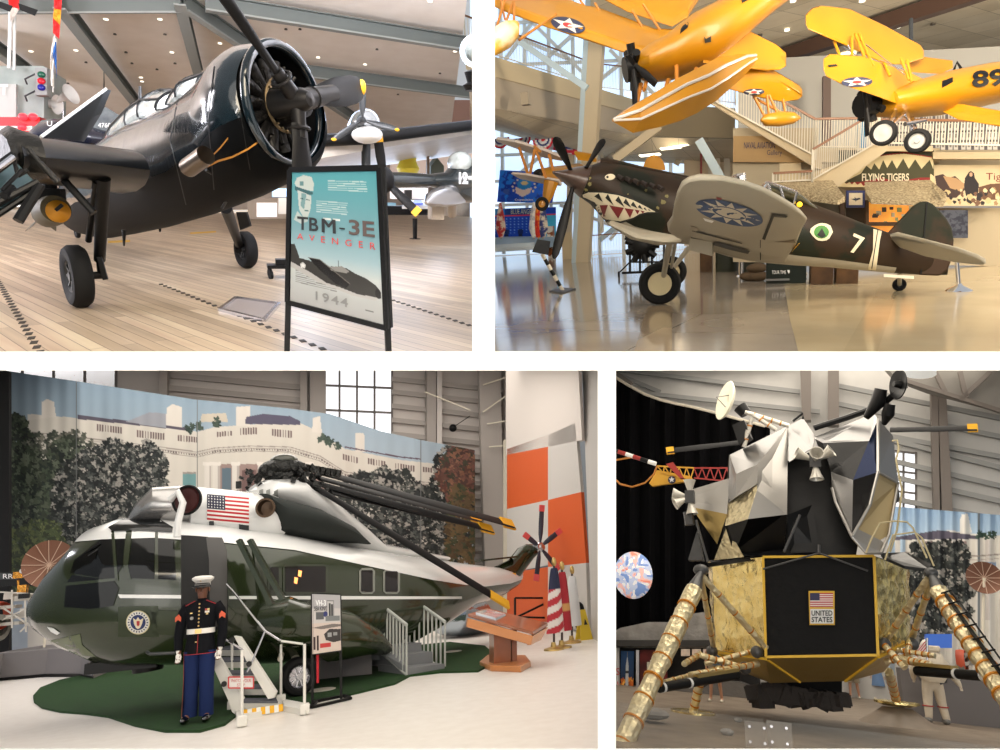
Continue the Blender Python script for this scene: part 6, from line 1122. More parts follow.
# sponson, undercarriage, hull step
q=rloft(r,[(262,622,9.7,6),(270,620,9.55,18),(284,621,9.45,24),(300,624,9.55,22),(318,628,9.8,16),(334,632,10.2,7)],24); q.build('sponson',HGN,parent=he)
q=sloft(r,[(322,608,330,662,10.0,.25),(345,610,345,660,10.3,.3),(370,625,368,655,10.7,.28),(394,650,392,654,11.2,.15)],18); q.build('hull_step',HGN,parent=he)
c=r.G(298,696,.03)+V((0,0,.26)); wheel(he,c,V((.3,-1,0)),.26,.2,STL,'main_wheel','wheel_hub',.58,10); q=mb(); q.cyl(r.P(296,640,c.y),c+V((-.05,.12,.05)),.06); q.cyl(r.P(285,640,c.y),c+V((-.25,.1,.25)),.04); q.box(r.P(294,655,c.y+.05),(.22,.16,.26)); q.cyl(c,c+V((0,.15,0)),.05); q.build('main_leg',WHF,parent=he)
q=mb(); q.cyl(r.P(148,663,10.2),r.P(148,671,10.2),.22,.2); q.box(r.P(125,664,10.2),(.9,.5,.14)); q.build('belly_pod',BLK,parent=he)
q=mb(); q.cyl(r.P(100,548,9.5),r.P(88,556,9.4),.01); q.tube([r.P(75,560,9.6),r.P(95,546,9.5),r.P(100,543,9.5)],.012); q.build('wiper',BLK,parent=he)
q=mb(); q.tube([r.P(147,652,9.1),r.P(150,654,9),r.P(175,653,9)],.02); q.build('hull_handle',DGRY,parent=he)
r=R3
# glossy covered aircraft behind the lectern
q=sloft(r,[(438,600,440,634,18,.3),(446,592,446,636,18,.8),(464,592,464,636,18.4,.9),(478,600,478,634,18.8,.5)],20); q.build('covered_airframe',mat('chrome_cover',(170,180,190),.12,.9,bump=(3,.6)),room=r,label='shiny reflective airframe standing behind the viewing steps',cat='airframe')
# ---- airstair ----
asx=thing('airstair','white fold-down airstair with dark treads leading up to the helicopter door','stairs',r,r.G(250,716)); WS=mat('stair_white',(214,212,206),.5); TR=mat('tread_grey',(78,80,88),.6)
d0=r.G(248,714).y
def SP(x,y,dd=0): return r.P(x,y,d0+dd)
for k,(xl,xr,y) in enumerate(((217,243,645),(219,251,657),(223,258,670),(228,268,684),(240,276,698))):
    dd=(4-k)*.18; q=mb(); q.prism([SP(xl,y,dd),SP(xr,y,dd),SP(xr+2,y+3.5,dd-.12),SP(xl+2,y+3.5,dd-.12)],(0,0,-.02)); q.build('tread',TR,parent=asx)
    q=mb(); q.prism([SP(xl+2,y+4,dd-.1),SP(xr+2,y+4,dd-.1),SP(xr+5,y+11,dd-.05),SP(xl+4,y+11,dd-.05)],(0,.02,0)); q.build('riser',WS,parent=asx)
for pts,dd in (([(210,660),(215,650),(244,700),(240,718),(232,712),(228,700)],-.05),([(234,636),(240,637),(276,692),(274,698),(268,699),(250,668)],-.1)): q=mb(); q.prism([SP(x,y,dd) for x,y in pts],(.02,.06,0)); q.build('side_stringer',WS,parent=asx)
for x,y in ((232,640),(249,664),(224,684)): q=mb(); q.cyl(SP(x,y,-.2),SP(x,y,-.12),.035,n=14); q.build('round_hole',BLK,parent=asx)
pw_=pbox(r,228.5,677,253.5,688,d0-.28,.02,'warning_plate',WHT,parent=asx); fq=mb()
for a,b in (((228.5,677),(253.5,677)),((228.5,688),(253.5,688)),((228.5,677),(228.5,688)),((253.5,677),(253.5,688))): fq.bar(r.P(*a,d0-.29),r.P(*b,d0-.29),.015)
fq.build('red_border',RED,parent=pw_); tx2('WATCH YOUR',231,679,251,682.2,d0-.3,RED,pw_,rm=r); tx2('STEP',237,683.5,245,686.5,d0-.3,RED,pw_,rm=r)
q=mb(); q.prism([r.G(237,722),r.G(284,711),r.G(276,703),r.G(234,712)],(0,0,.06)); q.build('landing_plate',WS,parent=asx)
NS=9; 
for k in range(NS):
    a=k/NS;b=(k+1)/NS; p=lambda t,s:SP(243+40*t+(0 if s else 1),(710-6*t) if s else (717.5-6.5*t),-.32); q=mb(); q.prism([p(a,1),p(b,1),p(b-.02,0),p(a-.02,0)],(0,.015,0)); q.build('hazard_stripe',YEL if k%2==0 else WHT,parent=asx)
q=mb()
for pts in ([(226,584),(232,590),(265,631),(279,640)],[(265,631),(253,660),(247,672)],[(226,640),(231,643),(243,650)],[(279,640),(281,640)]): q.tube([SP(x,y,-.15) for x,y in pts],.014,8)
q.build('handrail',STL,parent=asx)
bar_=thing('barrier_post','white barrier post','post',r,r.G(232,716)); bpy.data.objects.remove(bar_)
for x,yt_,yb_,lb in ((232,640,711,'slim white barrier post left of the airstair, behind its taller twin'),(242,650,727,'slim white barrier post nearest the visitor at the foot of the airstair'),(281,640,705,'slim white barrier post at the right of the hazard stripe'),(304.5,644,715,'slim white barrier post just left of the poster stand')):
    b=r.G(x,yb_); t=thing('barrier_post',lb,'post',r,b); q=mb(); q.box(b+V((0,0,.07)),(.12,.12,.12)); q.build('base_block',WS,parent=t,bevel=.015); q=mb(); q.cyl(b,r.P(x,yt_,b.y),.018,n=12); q.build('post',WS,parent=t)
q=mb(); q.prism([r.G(284,712),r.G(306,716),r.G(306,709),r.G(282,704)],(0,0,.07)); q.build('floor_block',WS,room=r,label='low white base block between the hazard stripe and the poster stand',cat='block',smooth=0)
q=mb(); q.tube([SP(281,641,-.1),SP(303,644,-.1)],.014); q.build('barrier_rail',WS,room=r,label='thin white rail joining the two right-hand barrier posts',cat='rail')
# ---- the marine figure ----
def figure(parent,V_,E_,mt,name='body'):      # V_: {joint:(x,y,z,r)}, one continuous skinned body
    me=bpy.data.meshes.new(name); ks=list(V_); me.from_pydata([V_[k][:3] for k in ks],[(ks.index(a),ks.index(b)) for a,b in E_],[]); o=bpy.data.objects.new(name,me); COL.objects.link(o); o.parent=parent; FR[o.name]=FR[parent.name]
    md=o.modifiers.new('skin','SKIN'); md.use_smooth_shade=True; sv=me.skin_vertices[0].data
    for i,k in enumerate(ks): sv[i].radius=(V_[k][3],V_[k][4] if len(V_[k])>4 else V_[k][3]); sv[i].use_root=(i==0)
    s_=o.modifiers.new('sub','SUBSURF'); s_.levels=1; s_.render_levels=2; me.materials.append(mt); return o
def hand(Vd,Ed,s,side,x,y,z,L=.09):
    Vd[s+'palm']=(x,y,z,.028,.018); 
    for k,(dx,l) in enumerate(((-.022,.075),(-.008,.085),(.007,.08),(.02,.065))): 
        Vd[s+'f%da'%k]=(x+dx,y-.012,z-.045,.0085); Vd[s+'f%db'%k]=(x+dx*1.1,y-.03,z-.045-l*.5,.008); Ed+= [(s+'palm',s+'f%da'%k),(s+'f%da'%k,s+'f%db'%k)]
    Vd[s+'ta']=(x-side*.03,y-.02,z-.01,.01); Vd[s+'tb']=(x-side*.034,y-.04,z-.045,.009); Ed+= [(s+'palm',s+'ta'),(s+'ta',s+'tb')]
SKN=mat('skin_brown',(104,66,48),.55); NVY=mat('dress_black_navy',(11,12,17),.85,spec=.2); BLT=mat('trouser_blue',(24,38,78),.85,spec=.2); GLV=mat('glove_white',(222,218,212),.7); SCR=mat('scarlet_trim',(150,34,40),.7); BRS=mat('brass_button',(214,180,120),.3,.6)
pm=thing('person','person in dark dress uniform, white cap and blue trousers standing at attention beside the airstair','person',r,r.G(197,722,.03),rot=-.12); pm.scale=(.95,.95,.93)
Vd={'pelvis':(0,0,.95,.12,.1),'waist':(0,0,1.12,.13,.1),'chest':(0,.01,1.34,.16,.11),'neck0':(0,.01,1.49,.075),'neck':(0,0,1.55,.052),'head0':(0,-.012,1.62,.07,.08),'head':(0,-.005,1.70,.078,.092),'crown':(0,0,1.77,.06,.075),
 'hipL':(-.1,0,.9,.09),'kneeL':(-.1,-.01,.5,.062),'ankL':(-.105,.02,.1,.042),'toeL':(-.13,-.15,.04,.035),'hipR':(.1,0,.9,.09),'kneeR':(.1,-.01,.5,.062),'ankR':(.105,.02,.1,.042),'toeR':(.15,-.14,.04,.035),
 'shL':(-.2,.01,1.44,.065),'elL':(-.265,.02,1.16,.045),'wrL':(-.25,-.04,.9,.03),'shR':(.2,.01,1.44,.065),'elR':(.265,.02,1.16,.045),'wrR':(.25,-.04,.9,.03)}
Ed=[('pelvis','waist'),('waist','chest'),('chest','neck0'),('neck0','neck'),('neck','head0'),('head0','head'),('head','crown'),('pelvis','hipL'),('hipL','kneeL'),('kneeL','ankL'),('ankL','toeL'),('pelvis','hipR'),('hipR','kneeR'),('kneeR','ankR'),('ankR','toeR'),('chest','shL'),('shL','elL'),('elL','wrL'),('chest','shR'),('shR','elR'),('elR','wrR'),('wrL','Lpalm'),('wrR','Rpalm')]
hand(Vd,Ed,'L',-1,-.25,-.06,.83); hand(Vd,Ed,'R',1,.25,-.06,.83)
figure(pm,Vd,Ed,SKN)
def lp(mbx,rings,n=20,rot=0): mbx.loft([[V((cx+rx*math.cos(2*PI*i/n),cy+ry*math.sin(2*PI*i/n),z)) for i in range(n)] for cx,cy,z,rx,ry in rings],True); return mbx
q=mb(); lp(q,[(0,0,.845,.2,.15),(0,0,.95,.185,.14),(0,0,1.1,.165,.125),(0,0,1.2,.175,.13),(0,0,1.35,.205,.14),(0,0,1.44,.215,.13),(0,0,1.49,.16,.1),(0,0,1.53,.075,.07)],28); q.build('jacket',NVY,parent=pm,local=True)
for s in (-1,1):
    q=mb(); q.tube([(s*.17,.01,1.47),(s*.225,.015,1.38),(s*.265,.02,1.2),(s*.275,0,1.08),(s*.262,-.04,.9)],[.07,.078,.066,.06,.05],14); sl_=q.build('sleeve',NVY,parent=pm,local=True)
    q=mb(); q.add([(s*.318,-.06,1.33),(s*.27,-.075,1.37),(s*.24,-.07,1.33),(s*.24,-.072,1.27),(s*.275,-.078,1.3),(s*.315,-.06,1.27)],[(0,1,2,3,4,5)]); q.build('chevrons',mat('chevron_red',(206,90,60),.7),parent=sl_,local=True)
    q=mb(); q.tube([(s*.262,-.04,.91),(s*.255,-.045,.87)],[.034,.03],12); q.sph((s*.25,-.06,.83),(.036,.028,.05),10,8)
    for k,dx in enumerate((-.022,-.008,.007,.02)): q.tube([(s*.25+dx,-.065,.8),(s*.25+dx*1.1,-.085,.76-.008*(k in(1,2)))],[.0115,.009],8)
    q.tube([(s*.22,-.075,.83),(s*.216,-.1,.79)],[.013,.01],8); q.build('glove',GLV,parent=pm,local=True)
    q=mb(); lp(q,[(s*.1,.03,.07,.09,.1),(s*.097,.02,.3,.088,.09),(s*.092,0,.55,.094,.1),(s*.09,0,.88,.11,.12)],18); tr_=q.build('trouser_leg',BLT,parent=pm,local=True)
    if s<0: q=mb(); q.add([(-.196,.0,.08),(-.172,-.072,.08),(-.165,-.078,.55),(-.18,-.075,.88),(-.206,0,.88),(-.192,0,.5)],[(0,1,2,5),(5,2,3,4)]); q.build('red_stripe',SCR,parent=tr_,local=True)
    q=mb(); q.sph((s*.13,-.08,.05),(.05,.15,.05),14,8); q.build('shoe',mat('shoe_black',(10,10,12),.12,coat=1),parent=pm,local=True)
q=mb(); lp(q,[(0,0,1.1,.178,.138),(0,0,1.165,.178,.138)],28); bl_=q.build('belt',GLV,parent=pm,local=True); q=mb(); q.box((0,-.142,1.133),(.08,.012,.055)); q.build('buckle',BRS,parent=bl_,local=True)
for k in range(7): q=mb(); q.sph((0.0,-.138-.003*(k<4),1.2+k*.047),(.012,.01,.012),8,6); q.build('button',BRS,parent=pm,local=True)
q=mb(); q.tube([(0,-.15,.85),(0,-.142,1.1)],.004,6); lp(q,[(0,0,.842,.203,.153),(0,0,.85,.203,.153)],28); q.tube([(-.19,-.07,1.47),(-.07,-.075,1.525)],.006,6); q.tube([(.19,-.07,1.47),(.07,-.075,1.525)],.006,6); [z_.build('red_piping',SCR,parent=pm,local=True) for z_ in q.pieces()]
q=mb(); lp(q,[(0,0,1.515,.07,.068),(0,0,1.555,.062,.062)],18); q.build('collar',NVY,parent=pm,local=True)
for k,(x,z,c_) in enumerate(((.085,1.405,(170,60,60)),(.115,1.405,(214,190,120)),(.085,1.375,(220,214,206)),(.115,1.375,(220,214,206)),(.1,1.35,(206,180,120)))): q=mb(); q.box((x,-.135,z),(.026,.01,.024)); q.build('medal',mat('medal%d'%k,c_,.5),parent=pm,local=True)
q=mb(); q.cyl((-.09,-.128,1.305),(-.09,-.142,1.305),.022,n=12); q.build('badge',mat('badge_silver',(130,126,120),.4,.5),parent=pm,local=True)
q=mb(); q.box((-.1,-.128,1.37),(.03,.01,.012)); q.box((-.02,-.155,1.0),(.02,.01,.012)); q.build('pin',BRS,parent=pm,local=True)
q=mb(); q.add([(0,-.118,1.69),(-.02,-.112,1.642),(.02,-.112,1.642),(0,-.155,1.65)],[(0,1,3),(0,3,2),(1,2,3)]); q.build('nose',SKN,parent=pm,local=True); q=mb(); q.box((0,-.122,1.612),(.05,.014,.011)); q.build('mouth',mat('lips',(92,50,44),.5),parent=pm,local=True)
for s in(-1,1): q=mb(); q.sph((s*.033,-.112,1.688),(.016,.013,.009),8,6); q.build('eye',mat('eye_dark',(30,24,22),.3),parent=pm,local=True); q=mb(); q.sph((s*.083,0,1.67),(.012,.022,.034),8,6); q.build('ear',SKN,parent=pm,local=True)
q=mb(); lp(q,[(0,0,1.725,.092,.105),(0,0,1.765,.094,.108),(0,-.01,1.80,.135,.15),(0,-.005,1.825,.14,.155),(0,0,1.85,.1,.115),(0,0,1.855,.02,.03)],26); cp=q.build('peaked_cap',GLV,parent=pm,local=True); q=mb(); q.loft([[V((.108*math.sin(t)*k,-.05-.1*math.cos(t)*k,zz)) for t in [R(-80+160*i/12) for i in range(13)]] for k,zz in ((.9,1.755),(1.0,1.73),(1.12,1.695))],False,False); q.build('visor',mat('shoe_black',(10,10,12),.12,coat=1),parent=cp,local=True,solid=.006); q=mb(); q.sph((0,-.115,1.728),(.09,.08,.02),16,8); q.build('visor_brim',mat('shoe_black',(10,10,12),.12,coat=1),parent=cp,local=True); q=mb(); q.sph((0,-.128,1.79),(.016,.01,.018),8,6); q.build('cap_badge',BRS,parent=cp,local=True)
# ---- poster stand ----
sk=thing('poster_stand','black framed poster reading SEA KING on a floor stand in front of the helicopter','sign',r,r.G(328,702)); dL=r.G(314,708).y; dR=r.G(345,702).y
cs=[r.P(312,594,dL),r.P(340,595,dR),r.P(312.5,654,dL),r.P(341,650,dR)]; f3=bil(cs,(0,0,1,1)); n3=V((0,-.03,0))
g=Can(0,0,30,58,90,174,(196,192,190)).rect(0,0,30,14,(176,174,176)).rect(15.5,6,23,24,(120,118,120)).rect(16,7,22.5,23,(190,188,186)).rect(17.5,9,19.5,23,(60,60,62)).rect(20,10,22,23,(70,70,72)).rect(4,18,12,25,(90,92,94)).ell(14,20,2.3,3,(50,56,110)).rect(14,22,29,27,(120,124,124)).rect(0,29,30,58,(206,190,180)).poly([(0,33),(22,30),(30,31),(30,33),(10,35)],(120,112,108)).poly([(12,40),(18,35),(30,36),(30,48),(22,49),(14,46)],(56,52,52)).rect(16,39,20,43,(150,150,150)).rect(22,39,26,42,(140,140,140)).rect(1,42,3,54,(60,44,46)).rect(4.5,41,6.5,55,(54,40,42)).rect(8,49,19,53,(190,60,60))
g.a*=.95; p3_=sheet(g,lambda x,y:f3(x/30,y/58)+n3,'poster_print',VC,parent=sk)
t3=lambda s,u0,v0,u1,v1,mt,**k: text(s,None,None,None,mt,parent=p3_,fn=lambda a,b:f3(u0+(u1-u0)*a,v1+(v0-v1)*b)+n3*1.4,**k)
t3('VH-3',.12,.1,.48,.2,WI,bold=.02); t3('SEA KING',.07,.21,.52,.285,INK,bold=.01)
q=mb(); q.prism([f3(0,0),f3(1,0),f3(1,1),f3(0,1)],(0,.03,0)); q.build('backing_board',BLK,parent=sk); q=mb()
for a,b in (((0,0),(1,0)),((0,1),(1,1)),((0,0),(0,1)),((1,0),(1,1))): q.bar(f3(*a),f3(*b),.03,.05,up=(0,1,0))
bL=r.G(312,707);bR=r.G(343,701); q.bar(f3(0,0),V((f3(0,1).x,bL.y,0)),.035); q.bar(f3(1,0),V((f3(1,1).x,bR.y,0)),.035)
q.build('frame_and_posts',BLK,parent=sk); q=mb(); F1=r.G(311,709);F2=r.G(350,700);F3=r.G(316,704); q.bar(F1+V((0,0,.02)),F2+V((0,0,.02)),.06,.03); q.bar(F3+V((0,.1,.02)),r.G(344,697)+V((0,0,.02)),.06,.03); q.bar(F1+V((0,0,.02)),F3+V((0,.1,.02)),.06,.03); q.bar(F2+V((0,0,.02)),r.G(344,697)+V((0,0,.02)),.06,.03); q.build('floor_base',BLK,parent=sk)
q=mb(); q.prism([r.P(316.5,654,dL+.3),r.P(319,654,dL+.3),r.P(319,683,dL+.3),r.P(316.5,683,dL+.3)],(0,.01,0)); q.build('red_streamer',mat('streamer_red',(186,30,44),.7),room=r,label='narrow red streamer hanging behind the SEA KING poster',cat='streamer')
# ---- viewing steps with grey railings ----
vs_=thing('viewing_steps','grey steps with pale grey railings beside the helicopter cabin','steps',r,r.G(405,678)); GS=mat('step_grey',(116,118,120),.6); GRL=mat('railing_grey',(176,178,172),.4)
d1=r.G(408,677).y
for k,(x0,x1,yb,yt2,dd) in enumerate(((407,445,677,669,0),(398,433,669,657,.35),(392,422,659,648,.7))): q=mb(); a=r.P(x0,yb,d1+dd);b=r.P(x1,yb-4,d1+dd+.25); h=(yb-yt2)*(d1+dd)/F; q.prism([a,b,b+V((-.35,1.0,0)),a+V((-.35,1.0,0))],(0,0,h)); q.build('step',GS,parent=vs_,smooth=0)
q=mb(); q.prism([r.P(385,655,d1+.5),r.P(407,677,d1),r.P(407,667,d1),r.P(398,655,d1+.3),r.P(392,645,d1+.7),r.P(385,640,d1+.9)],(.02,.05,0)); q.build('side_panel',GS,parent=vs_,smooth=0)
def grail(pts,bots,n,d_):
    q=mb(); P_=[r.P(x,y,d) for x,y,d in pts]; q.tube(P_,.03,8); B_=[r.P(x,y,d) for x,y,d in bots]; q.tube(B_,.022,8)
    def at(L,t): s_=[(L[i+1]-L[i]).length for i in range(len(L)-1)]; T=t*sum(s_); i=0
    for k in range(n+1):
        t=k/n; u=t*(len(P_)-1); i=min(int(u),len(P_)-2); q.cyl(P_[i].lerp(P_[i+1],u-i),B_[i].lerp(B_[i+1],u-i),.018,n=6)
    return q.build('railing',GRL,parent=vs_)
grail([(342,608,d1+.7),(384,607,d1+.7),(406.5,625,d1)],[(346,640,d1+.7),(384,655,d1+.7),(406.5,675,d1)],14,0)
grail([(400,606,d1+1.3),(424,607,d1+1.2),(445,622,d1+.5)],[(400,645,d1+1.3),(424,655,d1+1.2),(445,673,d1+.5)],10,0)
q=mb(); q.tube([r.P(342,608,d1+.7),r.P(384,607,d1+.7)],.03); q.prism([r.P(350,640,d1+1),r.P(400,645,d1+1),r.P(400,660,d1+1),r.P(350,660,d1+1)],(0,1.2,0)); q.build('platform',GS,parent=vs_,smooth=0)
# ---- wooden lectern ----
lc=thing('wooden_lectern','polished wooden sloped reading desk on a pedestal right of the green turf','lectern',r,r.G(505,668)); LW=mat('lectern_wood',(150,84,44),.28,coat=.6,var=(3,.3,(112,58,30))); LE=mat('lectern_edge',(190,124,72),.35,coat=.4); dl=r.G(505,668).y
q=mb(); q.prism([r.P(468,617,dl-.1),r.P(533,635,dl-.5),r.P(548,626,dl+.2),r.P(487,611,dl+.5)],(0,0,.05)); q.build('desk_top',LW,parent=lc,bevel=.01); q=mb(); q.prism([r.P(468,618,dl-.12),r.P(533,636,dl-.52),r.P(531,645,dl-.5),r.P(467,627,dl-.1)],(.0,.08,0)); q.prism([r.P(533,636,dl-.52),r.P(548,627,dl+.2),r.P(541,640,dl+.1),r.P(531,645,dl-.5)],(-.05,.05,0)); q.build('desk_edge',LE,parent=lc)
q=mb(); q.prism([r.P(469,625,dl-.1),r.P(530,643,dl-.45),r.P(535,638,dl+.1),r.P(488,622,dl+.4)],(0,0,-.03)); q.build('under_tray',LW,parent=lc)
q=mb(); q.prism([r.P(476,616.5,dl-.08),r.P(496,622,dl-.2),r.P(506,618,dl+.2),r.P(488,613,dl+.4)],(0,0,.065)); q.build('glass_cover',mat('cover_glass',(170,180,190),.08,coat=1),parent=lc)
for x0,x1,dd in ((494,511,-.05),(512,517,-.02)): q=mb(); q.prism([r.P(x0,630,dl+dd),r.P(x1,630,dl+dd),r.P(x1,666,dl+dd),r.P(x0,666,dl+dd)],(0,.3,0)); q.build('pedestal',LW,parent=lc,smooth=0)
q=mb(); c=r.G(505,668); q.prism([r.G(480,667),r.G(491,671.5),r.G(521,672.5),r.G(531,667),r.G(526,660.5),r.G(488,660)],(0,0,.09)); q.build('octagonal_base',LE,parent=lc,bevel=.01)
# ---- flags and caution sign ----
def flagpole(x,yt_,yb_,lb,can,wpx,mtn):
    b=r.G(x,yb_); t=thing('flag_on_stand',lb,'flag',r,b); d=b.y; q=mb(); q.cyl(b,r.P(x,yt_,d),.022,n=10); q.build('pole',mat('pole_dark',(70,56,50),.4),parent=t); q=mb(); q.lathe([(.2,0),(.19,.03),(.06,.06),(.04,.14)],b,n=18,caps=True); q.build('base',mat('brass_base',(190,160,100),.3,.7),parent=t); q=mb(); q.sph(r.P(x,yt_-2,d),(.05,.05,.09),10,8); q.build('finial',mat('brass_base',(190,160,100),.3,.7),parent=t)
    y0=yt_+4; y1=yb_-17
    def sf(u,v): a=u*6.28*1.5; w=.06+.12*v**.6; return r.P(x,y0+(y1-y0)*v,d)+V((w*math.cos(a)*(1+.25*math.sin(a*2))+.03*v,w*.6*math.sin(a),0))
    sheet(can,lambda u,v:sf(u,v),'flag_cloth',VC,parent=t)
g=Can(0,0,1,1,90,60,(214,206,200))
for k in range(7): g._put((np.floor((g.Y*9+g.X*4)%2)==0)&(g.Y>.25),(176,44,54))
g._put(g.Y<.32,(34,38,66)); g._put((g.Y<.5)&(g.X<.35),(34,38,66)); flagpole(554,564,650,'red, white and blue striped flag furled on its stand, leftmost of the three',g,10,0)
g=Can(0,0,1,1,60,40,(160,34,46)); g._put(np.abs(g.Y-.6)<.06,(200,150,90)); flagpole(562,568,648,'plain red furled flag on its stand, middle of the three',g,8,0)
g=Can(0,0,1,1,60,40,(214,216,218)); g.ell(.3,.7,.1,.08,(150,170,170)); flagpole(572,572,643,'white furled flag on its stand, nearest the caution sign',g,8,0)
cs_=thing('caution_sign','yellow folding caution sign on the floor at the right wall','sign',r,r.G(587,640)); b=r.G(587,640); q=mb(); q.prism([b+V((-.14,0,0)),b+V((.14,0,0)),b+V((.07,.08,.6)),b+V((-.05,.08,.6))],(0,.02,0)); q.prism([b+V((-.14,.3,0)),b+V((.14,.3,0)),b+V((.07,.1,.6)),b+V((-.05,.1,.6))],(0,.02,0)); q.build('panels',mat('caution_yellow',(214,184,50),.5),parent=cs_); q=mb(); q.prism([b+V((-.03,-.005,.3)),b+V((.05,-.005,.3)),b+V((.01,.02,.42))],(0,-.01,0)); q.build('warning_mark',INK,parent=cs_)
q=mb(); q.sph(r.G(582,634)+V((0,0,.35)),(.16,.14,.36)); q.build('black_bag',BLK,room=r,label='dark bag on the floor between the white flag and the caution sign',cat='bag')
# =================== HALL FOUR: lunar lander ===================
r=R4
floor(R4,'floor_grey',mat('regolith_floor',(152,138,122),.5,var=(1.6,.25,(120,108,96)),bump=(5,.25)),609,1250,790,34)
WLP=mat('hangar_wall_pale',(206,204,200),.55,var=(.7,.2,(190,188,184))); GIRT=mat('girt_grey',(150,150,148),.5); STC=mat('steel_column_taupe',(118,110,104),.5)
wl2=lambda pts,name,mt,t=.15: wl_(pts,name,mt,t)
def wl_(pts,name,mt,t=.15): m=mb(); m.prism([r.P(*p) for p in pts],(0,t,0)); return m.build(name,mt,room=r,kind='structure',smooth=0)
D4=32
wl_([(609,364,D4),(891,364,D4),(891,700,D4),(609,700,D4)],'wall_back_left',WLP); wl_([(916,364,D4),(1120,364,D4),(1120,735,D4),(916,720,D4)],'wall_back_right',WLP); wl_([(891,364,D4),(916,364,D4),(916,452,D4),(891,452,D4)],'wall_back_middle',WLP); wl_([(891,512,D4),(916,512,D4),(916,700,D4),(891,700,D4)],'wall_back_lower',WLP)
for k,(a,b) in enumerate((((612,369),(800,392)),((632,392),(820,412)),((612,372),(660,392)),((838,386),(1060,430)),((838,404),(1060,449)),((845,428),(1060,468)),((880,437),(1060,483)),((880,458),(1060,500)),((880,474),(1060,515)),((880,496),(1060,532)))): q=mb(); q.bar(r.P(*a,D4-.3),r.P(*b,D4-.3),.14,.2); struct(q,'wall_girt',GIRT,r)
for pts in ([(828,366),(839,366),(839,425),(828,425)],[(938,386),(946,389),(953,512),(942,512)],[(800,366),(811,366),(811,420),(802,420)],[(931,390),(938,390),(940,512),(934,512)]): wl_([(x,y,D4-.8) for x,y in pts],'wall_column',STC,.4)
wl_([(880,360,D4-2),(1120,360,D4-2),(1120,426,D4-2),(1000,408,D4-2),(930,390,D4-2),(895,377,D4-2)],'roof_haunch',mat('roof_grey',(140,136,130),.6),.5)
for a,b in (((896,378),(1010,414)),((935,372),(945,392)),((960,372),(966,398)),((990,372),(960,400)),((612,370),(632,384))): q=mb(); q.bar(r.P(*a,D4-2.3),r.P(*b,D4-2.3),.16); struct(q,'roof_beam',STC,r)
window('window_4',891,452,916,512,D4,2,3)
q=mb(); q.cyl(r.P(920,371,26),r.P(920,374,26),.5,n=20); q.build('high_bay_lamp',mat('lamp_glass_pale',(226,226,220),.2,emis=.6),room=r,label='round glass hangar lamp cut by the top edge above the lander',cat='lamp')
# black drape, earth disc
q=mb(); DP=[(600,372),(616,378),(640,393),(665,402),(690,407),(715,413),(740,420),(770,428),(770,650),(600,650)]; top=[(x,np.interp(x,[p[0] for p in DP[:8]],[p[1] for p in DP[:8]])) for x in range(600,771,5)]
q.grid(lambda u,v:(lambda i:r.P(top[i][0],top[i][1]+(655-top[i][1])*v,27+.25*math.sin(u*60)))(int(round(u*(len(top)-1)))),len(top)-1,3,(0,.05,0)); q.build('black_curtain',mat('drape_black2',(7,7,9),.95,spec=.1),room=r,label='large black curtain behind the left side of the lunar lander',cat='curtain')
q=mb(); q.tube([r.P(x,y-.5,26.8) for x,y in top[::3]],.06); struct(q,'curtain_track',WHF,r)
ea=thing('earth_disc','round glowing picture of the Earth on the black curtain','disc',r,r.P(633,594,24)); g=Can(-1,-1,1,1,70,70,(190,200,225)); n1_=noise2(70,70,9,3);n2_=noise2(70,70,5,8)
g._put(n1_>.55,(240,190,180)); g._put((n1_>.42)&(n2_>.6),(150,175,220)); g._put(n2_>.68,(250,246,244)); g._put((n1_<.3),(120,150,205)); g._put((n1_>.7)&(n2_<.4),(226,140,120))
cE=r.P(633,575,24); RE=19.5*24/F*.97
def earth(x,y): 
    rr=max(abs(x),abs(y)); l=math.hypot(x,y) or 1; k=rr/l; X_,Z_=x*k,-y*k; return cE+V((X_*RE,-.35*math.sqrt(max(0,1-X_*X_-Z_*Z_)),Z_*RE*1.16))
sheet(g,earth,'earth_picture',mat('earth_glow',vc=True,rough=.5,emis=.35),parent=ea)
# moonscape backdrop and exhibit wall (left rear)
q=mb(); q.prism([r.P(x,y,25.5) for x,y in ((606,637),(620,628),(648,622),(668,622),(690,614),(704,612),(716,622),(740,628),(760,640),(760,648),(606,648))],(0,1.2,0)); q.build('moon_hills',mat('moon_grey',(160,156,150),.9,bump=(4,.8),var=(2,.2,(124,120,116))),room=r,label='grey moonscape hills backdrop above the exhibit panels',cat='backdrop')
pbox(r,606,640,760,646,24.6,1.5,'exhibit_fascia',mat('fascia_dark',(52,50,48),.6),label='dark overhanging fascia above the exhibit panels at the left',cat='fascia')
pbox(r,606,646,760,702,25.6,.2,'exhibit_wall',mat('exhibit_black',(40,38,38),.7),label='dark exhibit wall behind the lander legs',cat='wall panel')
rk=thing('rocket_poster','poster of a rocket lifting off in orange flames at the far left','poster',r,r.P(627,703,25)); g=Can(0,0,20,52,60,104,(36,70,110)).vgrad([(0,(40,80,130)),(30,(30,50,80)),(52,(150,90,40))]); g.blobs(g.Y>28,90,2.2,[(230,150,50),(250,190,80),(200,100,30),(120,60,20)],3); g.poly([(8,14),(10,4),(12,14),(12.4,40),(7.6,40)],(190,196,200)).rect(7.8,20,12.2,22,(60,60,60)).rect(9.6,1,10.4,6,(120,120,120)); sheet(g,bil([r.P(621,651,25),r.P(634,651,25),r.P(620,704,25),r.P(633,704,25)],g.e),'poster_print',VC,parent=rk)
